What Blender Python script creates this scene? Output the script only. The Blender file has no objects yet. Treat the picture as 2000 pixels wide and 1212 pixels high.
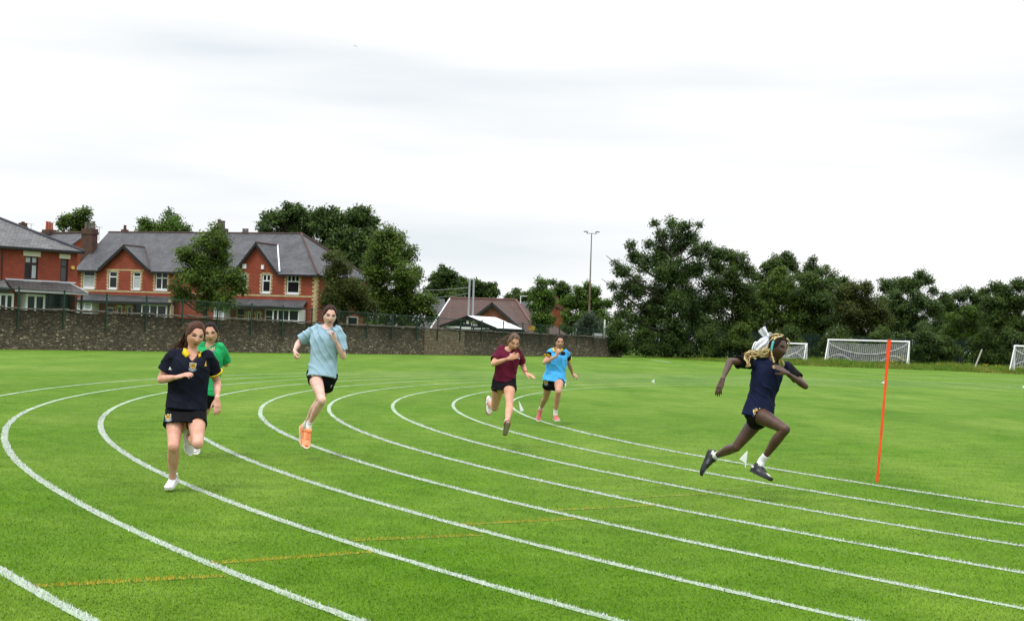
import bpy, math, random
import numpy as np
from mathutils import Vector, Matrix, noise as mnoise
from mathutils.bvhtree import BVHTree
R_ = math.radians
scene = bpy.context.scene
COL = scene.collection
# ------------------------------------------------------------------ camera
F_PX, PITCH, ROLL, CAM_H = 2803.3, 0.017182, 0.037903, 1.4916      # fitted to the lane lines, photo is 2000 px wide
_c, _s, _cp, _sp = math.cos(ROLL), math.sin(ROLL), math.cos(PITCH), math.sin(PITCH)
cam_d = bpy.data.cameras.new('camera'); cam = bpy.data.objects.new('camera', cam_d); COL.objects.link(cam)
cam_d.sensor_width = 36; cam_d.lens = F_PX/2000*36; cam_d.clip_end = 4000; cam_d.clip_start = 0.1
_r = Vector((_c, -_s*_sp, _s*_cp)); _u = Vector((-_s, -_c*_sp, _c*_cp)); _b = -Vector((0, _cp, _sp))
cam.matrix_world = Matrix(((_r.x, _u.x, _b.x, 0), (_r.y, _u.y, _b.y, 0), (_r.z, _u.z, _b.z, CAM_H), (0, 0, 0, 1)))
scene.camera = cam
def ray(px, py):
    X = (px-1000)/F_PX; Y = -(py-606)/F_PX
    X, Y = _c*X-_s*Y, _s*X+_c*Y
    return np.array([X, _cp-Y*_sp, _sp+Y*_cp])
def at(px, py, Y):
    d = ray(px, py); p = d*(Y/d[1]); p[2] += CAM_H
    return p
def gnd(px, py):
    d = ray(px, py); t = -CAM_H/d[2]
    return np.array([d[0]*t, d[1]*t, 0.])
# ------------------------------------------------------------------ sky and sun (overcast day)
w = bpy.data.worlds.new('World'); scene.world = w; w.use_nodes = True
nt = w.node_tree; nt.nodes.clear()
def N(t, **k):
    n = nt.nodes.new(t)
    for a, b in k.items(): setattr(n, a, b)
    return n
def LK(a, b): nt.links.new(a, b)
SUN_EL, SUN_AZ = 60, 205
sky = N('ShaderNodeTexSky', sky_type='NISHITA', sun_disc=False, sun_elevation=R_(SUN_EL), sun_rotation=R_(SUN_AZ))
skm = N('ShaderNodeMixRGB', blend_type='MULTIPLY'); skm.inputs[0].default_value = 1; skm.inputs[2].default_value = (.1, .1, .1, 1)
LK(sky.outputs[0], skm.inputs[1])
tc = N('ShaderNodeTexCoord'); sep = N('ShaderNodeSeparateXYZ'); LK(tc.outputs['Generated'], sep.inputs[0])
mp = N('ShaderNodeMapping'); mp.inputs['Scale'].default_value = (1.5, 1.5, 12); mp.inputs['Location'].default_value = (3.4, 1.2, .35); LK(tc.outputs['Generated'], mp.inputs[0])
n1 = N('ShaderNodeTexNoise'); n1.inputs['Scale'].default_value = 1.7; n1.inputs['Detail'].default_value = 5; n1.inputs['Roughness'].default_value = .45; LK(mp.outputs[0], n1.inputs['Vector'])
r1 = N('ShaderNodeValToRGB'); e = r1.color_ramp.elements
e[0].position = .34; e[0].color = (.80, .85, .888, 1); e[1].position = .60; e[1].color = (1.03, 1.03, 1.035, 1)
LK(n1.outputs['Fac'], r1.inputs[0])
# a real overcast sky is brightest overhead
r2 = N('ShaderNodeMapRange'); r2.inputs['From Min'].default_value = .24; r2.inputs['From Max'].default_value = .75; r2.inputs['To Min'].default_value = 1.06; r2.inputs['To Max'].default_value = 2.35; r2.interpolation_type = 'SMOOTHSTEP'
LK(sep.outputs['Z'], r2.inputs['Value'])
mz = N('ShaderNodeMixRGB', blend_type='MIX'); mz.inputs[0].default_value = .96; LK(skm.outputs[0], mz.inputs[1]); LK(r1.outputs[0], mz.inputs[2])
bg = N('ShaderNodeBackground'); LK(mz.outputs[0], bg.inputs[0])
LK(r2.outputs[0], bg.inputs[1])
ow = N('ShaderNodeOutputWorld'); LK(bg.outputs[0], ow.inputs[0])
sd = bpy.data.lights.new('sun', 'SUN'); sd.energy = 1.5; sd.angle = R_(12); sd.color = (1, .97, .92)
sun = bpy.data.objects.new('sun', sd); COL.objects.link(sun)
_az = R_(SUN_AZ); _sv = Vector((math.sin(_az)*math.cos(R_(SUN_EL)), math.cos(_az)*math.cos(R_(SUN_EL)), math.sin(R_(SUN_EL))))
sun.rotation_euler = _sv.to_track_quat('Z', 'Y').to_euler(); sun.location = (0, 0, 40)
scene.view_settings.view_transform = 'Standard'; scene.view_settings.look = 'None'
scene.view_settings.exposure = 0.0; scene.view_settings.gamma = 1
scene.render.film_transparent = False
scene.cycles.max_bounces = 6; scene.cycles.transparent_max_bounces = 12
# ------------------------------------------------------------------ materials
MATS = {}
def mat(name, col, rough=.6, col2=None, scale=8, lo=.35, hi=.65, bump=0, bscale=None, spec=.3, metal=0, stretch=(1, 1, 1), detail=4, sheen=0, sss=0):
    if name in MATS: return MATS[name]
    m = bpy.data.materials.new(name); m.use_nodes = True; t = m.node_tree; b = t.nodes['Principled BSDF']
    b.inputs['Base Color'].default_value = (*col, 1); b.inputs['Roughness'].default_value = rough
    b.inputs['Specular IOR Level'].default_value = spec; b.inputs['Metallic'].default_value = metal
    if sheen: b.inputs['Sheen Weight'].default_value = sheen
    if sss:
        b.inputs['Subsurface Weight'].default_value = sss; b.inputs['Subsurface Radius'].default_value = (.012, .005, .003); b.inputs['Subsurface Scale'].default_value = 1
    g = t.nodes.new('ShaderNodeNewGeometry'); mp = t.nodes.new('ShaderNodeMapping'); mp.inputs['Scale'].default_value = stretch
    t.links.new(g.outputs['Position'], mp.inputs[0])
    if col2:
        n = t.nodes.new('ShaderNodeTexNoise'); n.inputs['Scale'].default_value = scale; n.inputs['Detail'].default_value = detail
        t.links.new(mp.outputs[0], n.inputs['Vector'])
        r = t.nodes.new('ShaderNodeValToRGB'); r.color_ramp.elements[0].position = lo; r.color_ramp.elements[1].position = hi
        r.color_ramp.elements[0].color = (*col, 1); r.color_ramp.elements[1].color = (*col2, 1)
        t.links.new(n.outputs['Fac'], r.inputs[0]); t.links.new(r.outputs[0], b.inputs['Base Color'])
    if bump:
        n = t.nodes.new('ShaderNodeTexNoise'); n.inputs['Scale'].default_value = bscale or scale*3; n.inputs['Detail'].default_value = 4
        t.links.new(mp.outputs[0], n.inputs['Vector'])
        bp = t.nodes.new('ShaderNodeBump'); bp.inputs['Strength'].default_value = bump; bp.inputs['Distance'].default_value = .02
        t.links.new(n.outputs['Fac'], bp.inputs['Height']); t.links.new(bp.outputs[0], b.inputs['Normal'])
    MATS[name] = m; return m
def uvec(t, ud):      # (distance along the wall, height) as texture vector
    g = t.nodes.new('ShaderNodeNewGeometry')
    d = t.nodes.new('ShaderNodeVectorMath'); d.operation = 'DOT_PRODUCT'; t.links.new(g.outputs['Position'], d.inputs[0]); d.inputs[1].default_value = (ud[0], ud[1], 0)
    s = t.nodes.new('ShaderNodeSeparateXYZ'); t.links.new(g.outputs['Position'], s.inputs[0])
    c = t.nodes.new('ShaderNodeCombineXYZ'); t.links.new(d.outputs['Value'], c.inputs[0]); t.links.new(s.outputs['Z'], c.inputs[1])
    return c, g
def brickmat(name, ud, c1, c2, mortar, bw=.225, bh=.075, ms=.012, big=.25, rough=.85, zs=1.0, dirt=(.6, .6, .6)):
    if name in MATS: return MATS[name]
    m = bpy.data.materials.new(name); m.use_nodes = True; t = m.node_tree; b = t.nodes['Principled BSDF']; b.inputs['Roughness'].default_value = rough
    c, g = uvec(t, ud)
    mp = t.nodes.new('ShaderNodeMapping'); mp.inputs['Scale'].default_value = (1, zs, 1); t.links.new(c.outputs[0], mp.inputs[0])
    k = t.nodes.new('ShaderNodeTexBrick'); t.links.new(mp.outputs[0], k.inputs['Vector'])
    k.inputs['Scale'].default_value = 1; k.inputs['Brick Width'].default_value = bw; k.inputs['Row Height'].default_value = bh; k.inputs['Mortar Size'].default_value = ms
    k.inputs['Color1'].default_value = (*c1, 1); k.inputs['Color2'].default_value = (*c2, 1); k.inputs['Mortar'].default_value = (*mortar, 1); k.inputs['Mortar Smooth'].default_value = .3
    n = t.nodes.new('ShaderNodeTexNoise'); n.inputs['Scale'].default_value = 1.3; n.inputs['Detail'].default_value = 7; n.inputs['Roughness'].default_value = .65
    t.links.new(g.outputs['Position'], n.inputs['Vector'])
    r = t.nodes.new('ShaderNodeValToRGB'); r.color_ramp.elements[0].position = .35; r.color_ramp.elements[1].position = .62
    r.color_ramp.elements[0].color = (*dirt, 1); r.color_ramp.elements[1].color = (1, 1, 1, 1); t.links.new(n.outputs['Fac'], r.inputs[0])
    mx = t.nodes.new('ShaderNodeMixRGB'); mx.blend_type = 'MULTIPLY'; mx.inputs[0].default_value = 1
    t.links.new(k.outputs['Color'], mx.inputs[1]); t.links.new(r.outputs[0], mx.inputs[2]); t.links.new(mx.outputs[0], b.inputs['Base Color'])
    bp = t.nodes.new('ShaderNodeBump'); bp.inputs['Strength'].default_value = .5; bp.inputs['Distance'].default_value = .02; bp.invert = True
    t.links.new(k.outputs['Fac'], bp.inputs['Height']); t.links.new(bp.outputs[0], b.inputs['Normal'])
    MATS[name] = m; return m
# ------------------------------------------------------------------ mesh helpers
def tag(o, label=None, cat=None, group=None, kind=None):
    if label: o['label'] = label
    if cat: o['category'] = cat
    if group: o['group'] = group
    if kind: o['kind'] = kind
    return o
def mkobj(name, V, F, m=None, parent=None, smooth=False, mats=None, midx=None, tint=None, vnorm=None):
    me = bpy.data.meshes.new(name)
    V = np.asarray(V, dtype=np.float32).reshape(-1, 3)
    if isinstance(F, np.ndarray):
        nf, k = F.shape
        me.vertices.add(len(V)); me.vertices.foreach_set('co', V.ravel())
        me.loops.add(nf*k); me.loops.foreach_set('vertex_index', F.astype(np.int32).ravel())
        me.polygons.add(nf); me.polygons.foreach_set('loop_start', np.arange(0, nf*k, k, dtype=np.int32))
        me.polygons.foreach_set('loop_total', np.full(nf, k, dtype=np.int32))
        me.update(calc_edges=True)
    else:
        me.from_pydata(V.tolist(), [], F); me.update()
    if mats:
        for q in mats: me.materials.append(q)
        me.polygons.foreach_set('material_index', np.asarray(midx, dtype=np.int32))
    elif m: me.materials.append(m)
    if tint is not None:
        a = me.attributes.new('tint', 'FLOAT', 'POINT'); a.data.foreach_set('value', np.asarray(tint, dtype=np.float32))
    if vnorm is not None:
        a = me.attributes.new('leaf_normal', 'FLOAT_VECTOR', 'POINT'); a.data.foreach_set('vector', np.asarray(vnorm, dtype=np.float32).ravel())
    me.polygons.foreach_set('use_smooth', np.full(len(me.polygons), smooth))
    o = bpy.data.objects.new(name, me); COL.objects.link(o)
    if parent: o.parent = parent
    return o
def empty(name, label, cat, group=None):
    o = bpy.data.objects.new(name, None); o.empty_display_size = .1; COL.objects.link(o)
    return tag(o, label, cat, group)
class Fr:       # frame of a building: u along its front, v away from the camera, z up
    def __init__(s, O, u):
        s.O = np.array([O[0], O[1], O[2] if len(O) > 2 else 0.]); u = np.array([u[0], u[1], 0.]); s.u = u/np.linalg.norm(u)
        s.v = np.array([-s.u[1], s.u[0], 0.])
    def p(s, u, v, z): return s.O+s.u*u+s.v*v+np.array([0, 0, z])
    def hit(s, px, py, v=0.):      # where the front plane shows at this picture point
        d = ray(px, py); c = np.array([0, 0, CAM_H]); o = s.O+s.v*v
        t = ((o-c)@s.v)/(d@s.v); q = c+d*t-s.O
        return q@s.u, q[2]
W0 = Fr((0, 0), (1, 0))
class MB:
    def __init__(s): s.V = []; s.F = []; s.I = []
    def add(s, V, F, i=0):
        n = len(s.V); s.V.extend([tuple(map(float, v)) for v in V]); s.F.extend([tuple(n+j for j in f) for f in F]); s.I.extend([i]*len(F)); return s
    def box(s, fr, u0, u1, v0, v1, z0, z1, i=0):
        c = [fr.p(u, v, z) for z in (z0, z1) for v in (v0, v1) for u in (u0, u1)]
        return s.add(c, [(0, 2, 3, 1), (4, 5, 7, 6), (0, 1, 5, 4), (2, 6, 7, 3), (0, 4, 6, 2), (1, 3, 7, 5)], i)
    def quad(s, *p, i=0): return s.add(p, [tuple(range(len(p)))], i)
    def slab(s, pts, thick, i=0):      # polygon pts given thickness along its normal (downwards)
        P = [np.array(p, float) for p in pts]; n = np.cross(P[1]-P[0], P[2]-P[0]); n /= np.linalg.norm(n)
        if n[2] < 0: n = -n
        k = len(P); Q = [p-n*thick for p in P]
        return s.add(P+Q, [tuple(range(k)), tuple(range(2*k-1, k-1, -1))]+[(a, (a+1) % k, k+(a+1) % k, k+a) for a in range(k)], i)
    def tube(s, pts, r, seg=8, i=0, cap=True):
        P = [np.array(p, float) for p in pts]; r = [r]*len(P) if np.isscalar(r) else r
        V = []
        for k, p in enumerate(P):
            t = P[min(k+1, len(P)-1)]-P[max(k-1, 0)]; t /= (np.linalg.norm(t)+1e-9)
            a = np.cross(t, [0, 0, 1] if abs(t[2]) < .9 else [1, 0, 0]); a /= np.linalg.norm(a); b = np.cross(t, a)
            V += [p+r[k]*(a*math.cos(2*math.pi*j/seg)+b*math.sin(2*math.pi*j/seg)) for j in range(seg)]
        F = [(k*seg+j, k*seg+(j+1) % seg, (k+1)*seg+(j+1) % seg, (k+1)*seg+j) for k in range(len(P)-1) for j in range(seg)]
        if cap: F += [tuple(range(seg-1, -1, -1)), tuple((len(P)-1)*seg+j for j in range(seg))]
        return s.add(V, F, i)
    def obj(s, name, m, parent=None, smooth=False):
        if isinstance(m, (list, tuple)): return mkobj(name, s.V, s.F, parent=parent, smooth=smooth, mats=m, midx=s.I)
        return mkobj(name, s.V, s.F, m, parent, smooth)
# ------------------------------------------------------------------ the field
def grassmat(name, c1, c2, c3, att=False):
    m = bpy.data.materials.new(name); m.use_nodes = True; t = m.node_tree; b = t.nodes['Principled BSDF']
    b.inputs['Roughness'].default_value = .8; b.inputs['Specular IOR Level'].default_value = .07
    g = t.nodes.new('ShaderNodeNewGeometry')
    def nz(sc, det, st=(1, 1, 1), rot=0):
        mp = t.nodes.new('ShaderNodeMapping'); mp.inputs['Scale'].default_value = st; mp.inputs['Rotation'].default_value = (0, 0, rot); t.links.new(g.outputs['Position'], mp.inputs[0])
        n = t.nodes.new('ShaderNodeTexNoise'); n.inputs['Scale'].default_value = sc; n.inputs['Detail'].default_value = det; n.inputs['Roughness'].default_value = .6
        t.links.new(mp.outputs[0], n.inputs['Vector']); return n
    big = nz(.33, 4, (1, .6, 1), .6); mid = nz(2.2, 5); fine = nz(70, 5, (1.6, .8, 1)); mow = nz(.5, 2, (1, .12, 1), -.5)
    def ramp(f, a, b_, p0, p1):
        r = t.nodes.new('ShaderNodeValToRGB'); r.color_ramp.elements[0].position = p0; r.color_ramp.elements[1].position = p1
        r.color_ramp.elements[0].color = (*a, 1); r.color_ramp.elements[1].color = (*b_, 1); t.links.new(f, r.inputs[0]); return r
    def mix(a, b_, f=None, mode='MIX', v=.5):
        x = t.nodes.new('ShaderNodeMixRGB'); x.blend_type = mode; x.inputs[0].default_value = v; t.links.new(a, x.inputs[1]); t.links.new(b_, x.inputs[2])
        if f: t.links.new(f, x.inputs[0])
        return x
    base = ramp(big.outputs['Fac'], c1, c2, .36, .64)
    md = ramp(mid.outputs['Fac'], (.80, .84, .76), (1.18, 1.12, 1.24), .32, .68)
    mw = ramp(mow.outputs['Fac'], (.86, .90, .80), (1.13, 1.08, 1.20), .36, .64)
    x = mix(base.outputs[0], md.outputs[0], None, 'MULTIPLY', 1); x = mix(x.outputs[0], mw.outputs[0], None, 'MULTIPLY', 1)
    if att:
        a = t.nodes.new('ShaderNodeAttribute'); a.attribute_name = 'tint'
        f = ramp(a.outputs['Fac'], (1.26, 1.38, .9), (2.15, 2.12, 2.0), 0, 1)
    else:
        f = ramp(fine.outputs['Fac'], (.60, .65, .46), (1.22, 1.22, 1.28), .3, .7)
        bp = t.nodes.new('ShaderNodeBump'); bp.inputs['Strength'].default_value = .6; bp.inputs['Distance'].default_value = .02
        t.links.new(fine.outputs['Fac'], bp.inputs['Height']); t.links.new(bp.outputs[0], b.inputs['Normal'])
    x = mix(x.outputs[0], f.outputs[0], None, 'MULTIPLY', 1)
    t.links.new(x.outputs[0], b.inputs['Base Color'])
    if att:
        tr = t.nodes.new('ShaderNodeBsdfTranslucent'); t.links.new(x.outputs[0], tr.inputs[0])
        ms = t.nodes.new('ShaderNodeMixShader'); ms.inputs[0].default_value = .35; t.links.new(b.outputs[0], ms.inputs[1]); t.links.new(tr.outputs[0], ms.inputs[2])
        t.links.new(ms.outputs[0], t.nodes['Material Output'].inputs[0])
    return m
G1, G2 = (.081, .178, .009), (.128, .217, .026)
GM = grassmat('lawn', G1, G2, None); GB = grassmat('grass_blade', G1, G2, None, True)
# ground: one sheet to the horizon, a little higher beyond the far touchline
xs = np.concatenate([[-3000, -800, -300], np.arange(-120, 121, 6), [300, 800, 3000]]); ys = np.concatenate([[-60, -10], np.arange(0, 241, 4), [300, 500, 1000, 3000]])
gx, gy = np.meshgrid(xs, ys)
VX, VY = [8, 13, 16, 19.4, 23.6, 30.5, 38, 60, 80], [119, 117.5, 114.5, 111.7, 110, 111, 108.3, 104, 100]
VB = lambda x, y: np.clip((y-np.interp(x, VX, VY)-1)/8, 0, 1)*(x > 9)*.12
gz = np.where((gx > 2) & (gy > 110), VB(gx, gy), 0)
nx, ny = len(xs), len(ys); idx = np.arange(nx*ny).reshape(ny, nx)
mkobj('ground', np.stack([gx, gy, gz], -1).reshape(-1, 3), np.stack([idx[:-1, :-1], idx[:-1, 1:], idx[1:, 1:], idx[1:, :-1]], -1).reshape(-1, 4), GM)['kind'] = 'structure'
# track: concentric lane lines, half circle and straights
TC = np.array([31.4035, 31.0471]); TH = -.916374; TR = 31.3507; LS = 1.22
ud = np.array([math.cos(TH), math.sin(TH)]); vd = np.array([-ud[1], ud[0]])
def tdist(x, y):
    dx, dy = x-TC[0], y-TC[1]; u = dx*ud[0]+dy*ud[1]; v = dx*vd[0]+dy*vd[1]
    return np.where(u > 0, np.abs(v), np.hypot(u, v))
def track_line(R, s0=14, s1=8, step=.12):
    P = []
    for k in np.arange(s0, 0, -.3): P.append((TC+ud*k-vd*R, ud*-1))
    n = int(math.pi*R/step)
    for k in range(n+1):
        a = math.pi*k/n; P.append((TC-vd*R*math.cos(a)-ud*R*math.sin(a), None))
    for k in np.arange(.3, s1, .3): P.append((TC+ud*k+vd*R, None))
    return np.array([p[0] for p in P])
def paintmat(name, c1, c2, cov, sc=55):
    m = bpy.data.materials.new(name); m.use_nodes = True; t = m.node_tree; b = t.nodes['Principled BSDF']; b.inputs['Roughness'].default_value = .8
    g = t.nodes.new('ShaderNodeNewGeometry'); n = t.nodes.new('ShaderNodeTexNoise'); n.inputs['Scale'].default_value = sc; n.inputs['Detail'].default_value = 4; n.inputs['Roughness'].default_value = .7
    n2 = t.nodes.new('ShaderNodeTexNoise'); n2.inputs['Scale'].default_value = 1.4; n2.inputs['Detail'].default_value = 3
    t.links.new(g.outputs['Position'], n.inputs['Vector']); t.links.new(g.outputs['Position'], n2.inputs['Vector'])
    ad = t.nodes.new('ShaderNodeMath'); ad.operation = 'MULTIPLY_ADD'; ad.inputs[1].default_value = .5; t.links.new(n2.outputs['Fac'], ad.inputs[0]); t.links.new(n.outputs['Fac'], ad.inputs[2])
    r = t.nodes.new('ShaderNodeValToRGB'); r.color_ramp.elements[0].position = cov-.08; r.color_ramp.elements[1].position = cov+.1
    r.color_ramp.elements[0].color = (*c2, 1); r.color_ramp.elements[1].color = (*c1, 1); t.links.new(ad.outputs[0], r.inputs[0]); t.links.new(r.outputs[0], b.inputs['Base Color'])
    return m
PW = paintmat('white_line_paint', (.32, .40, .30), (.13, .24, .08), .68)
PY = paintmat('yellow_line_paint', (.27, .25, .012), (.10, .19, .006), .92)
rng = np.random.default_rng(5)
def blades(P, h, wd, tint, name, m, parent=None):
    n = len(P); a = rng.uniform(0, 2*math.pi, n); lean = rng.uniform(0, 1.1, n); la = rng.uniform(0, 2*math.pi, n)
    d = np.stack([np.cos(a), np.sin(a), 0*a], 1)*wd[:, None]/2
    tip = P+np.stack([np.cos(la)*np.sin(lean), np.sin(la)*np.sin(lean), np.cos(lean)], 1)*h[:, None]
    gn = np.cross(2*d, tip-P+d); fl = np.sum(gn*(np.array([0, 0, 1.49])-P), 1) < 0; d[fl] *= -1      # front sides face the field's open side
    V = np.stack([P-d, P+d, tip], 1).reshape(-1, 3)
    o = mkobj(name, V, np.arange(3*n).reshape(n, 3), m, parent, True, tint=np.repeat(tint, 3) if tint is not None else None)
    up = np.repeat(np.array([0, 0, 1.])+rng.normal(0, .28, (n, 3)), 3, axis=0); up /= np.linalg.norm(up, axis=1)[:, None]
    o.data.normals_split_custom_set_from_vertices(up.astype(np.float32).tolist())
    return o
BW_ = mat('painted_blade', (.46, .53, .45), .8, (.58, .64, .58), 90); BY_ = mat('yellow_painted_blade', (.36, .29, .012), .8)
LW = .072
for k in range(9):
    Rk = TR+(8-k)*LS; C = track_line(Rk); n = len(C)
    T = np.gradient(C, axis=0); T /= np.linalg.norm(T, axis=1)[:, None]; Nn = np.stack([-T[:, 1], T[:, 0]], 1)
    wl = LW/2*(1+.12*rng.normal(0, 1, n))*(1.08-.02*k); wr = LW/2*(1+.12*rng.normal(0, 1, n))*(1.08-.02*k)
    wob = np.convolve(rng.normal(0, .03, n+40), np.ones(41)/41, 'valid')[:n]
    A = C+Nn*(wl+wob)[:, None]; B = C-Nn*(wr-wob)[:, None]
    V = np.concatenate([np.c_[A, np.full(n, .004)], np.c_[B, np.full(n, .004)]])
    i = np.arange(n-1); F = np.stack([i+n, i+1+n, i+1, i], 1)
    o = mkobj('lane_line', V, F, PW); tag(o, kind='structure')
    # painted blades standing on the line near the camera
    t_ = rng.uniform(0, n-1.001, 60000); j = t_.astype(int); f = (t_-j)[:, None]
    off = rng.normal(0, LW*.28, len(t_)).clip(-LW*.56, LW*.56)+wob[j]
    Q = C[j]*(1-f)+C[j+1]*f+Nn[j]*off[:, None]
    d = np.hypot(Q[:, 0], Q[:, 1]); keep = (Q[:, 1] > 5.2) & (d < 24) & (np.abs(Q[:, 0]) < .39*Q[:, 1]+3.2) & (rng.uniform(0, 1, len(Q)) < np.clip(1.3-d/26, 0, 1))
    Q = Q[keep]; d = d[keep]
    if len(Q): blades(np.c_[Q, np.full(len(Q), .002)], rng.uniform(.008, .024, len(Q)), .004+.0003*d, None, 'painted_grass', BW_, o)
YL = [((65, 1146), (440, 1125)), ((413, 1101), (728, 1078)), ((688, 1056), (942, 1045)), ((898, 1025), (1132, 1013)), ((1078, 997), (1285, 986)), ((1240, 972), (1425, 962)), ((1385, 957), (1545, 947))]
for q, (a, b) in enumerate(YL):
    a = gnd(*a)[:2]; b = gnd(*b)[:2]; L = np.linalg.norm(b-a); n = max(8, int(L/.06)); s = np.linspace(0, 1, n)[:, None]; C = a+(b-a)*s
    T = (b-a)/L; Nn = np.array([-T[1], T[0]]); wv = (.026*(1+.3*rng.normal(0, 1, n)))[:, None]
    V = np.concatenate([np.c_[C+Nn*wv, np.full(n, .0035)], np.c_[C-Nn*wv, np.full(n, .0035)]]); i = np.arange(n-1)
    o = mkobj('stagger_line', V, np.stack([i+n, i+1+n, i+1, i], 1), PY); tag(o, kind='structure')
    cnt = int(L*480*max(.05, 1-.17*q)); s = rng.uniform(0, 1, cnt); Q = a+(b-a)*s[:, None]+Nn*rng.normal(0, .02, cnt)[:, None]
    blades(np.c_[Q, np.full(cnt, .002)], rng.uniform(.012, .03, cnt), np.full(cnt, .007), None, 'painted_grass', BY_, o)
# faint far pitch lines
for a, b in [((1272, 702), (1312, 708)), ((1322, 711), (1334, 711)), ((1338, 711), (1357, 712)), ((1598, 728), (1712, 733.5)), ((1716, 734), (1998, 741))]:
    a = gnd(*a)[:2]; b = gnd(*b)[:2]; T = (b-a)/np.linalg.norm(b-a); Nn = np.array([-T[1], T[0]])*.09
    o = mkobj('pitch_line', [(*(a+Nn), .004), (*(b+Nn), .004), (*(b-Nn), .004), (*(a-Nn), .004)], [(3, 2, 1, 0)], PW); tag(o, kind='structure')
# lawn blades: dense near the camera, thinning out with distance
def scatter(n, y0, y1):
    u = rng.uniform(0, 1, n); y = 1/(1/y0+(1/y1-1/y0)*u); x = rng.uniform(-1, 1, n)*(.375*y+3.2)
    return x, y
x, y = scatter(880000, 5.6, 42)
dl = np.abs((tdist(x, y)-TR)/LS-np.round(np.clip((tdist(x, y)-TR)/LS, 0, 8)))*LS
k_ = dl > LW*.42; x, y = x[k_], y[k_]
hh = rng.uniform(.006, .019, len(x))*np.clip(1-.022*(y-7), .25, 1); ww = .0035+.00045*y
o = blades(np.c_[x, y, np.zeros(len(x))], hh, ww*rng.uniform(.7, 1.3, len(x)), rng.beta(2, 2.2, len(x)), 'grass', GB)
tag(o, 'short mown green grass blades of the running track field', 'grass', kind='stuff')
# rough uncut verge along the far side
VG = grassmat('rough_grass', (.055, .12, .014), (.12, .14, .03), None, True)
n = 90000; x = 13+rng.uniform(0, 1, n)*48; yb = np.interp(x, VX, VY)+.25*np.sin(x*2.1)*np.sin(x*.7); y = yb+rng.uniform(0, 1, n)**1.3*13
hg = (.30+.10*np.sin(x*.9)*np.sin(x*.37+1)+.09*np.sin(x*3.1+y))*rng.uniform(.5, 1.35, n)*np.clip((y-yb)/1.2, .45, 1)*np.clip((x-12)/9, .3, 1.25)
o = blades(np.c_[x, y, VB(x, y)-.02], np.clip(hg, .06, .75), np.full(n, .075), rng.beta(2, 2, n), 'rough_grass', VG)
tag(o, 'long rough uncut grass along the far edge of the field', 'grass', kind='stuff')
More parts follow.
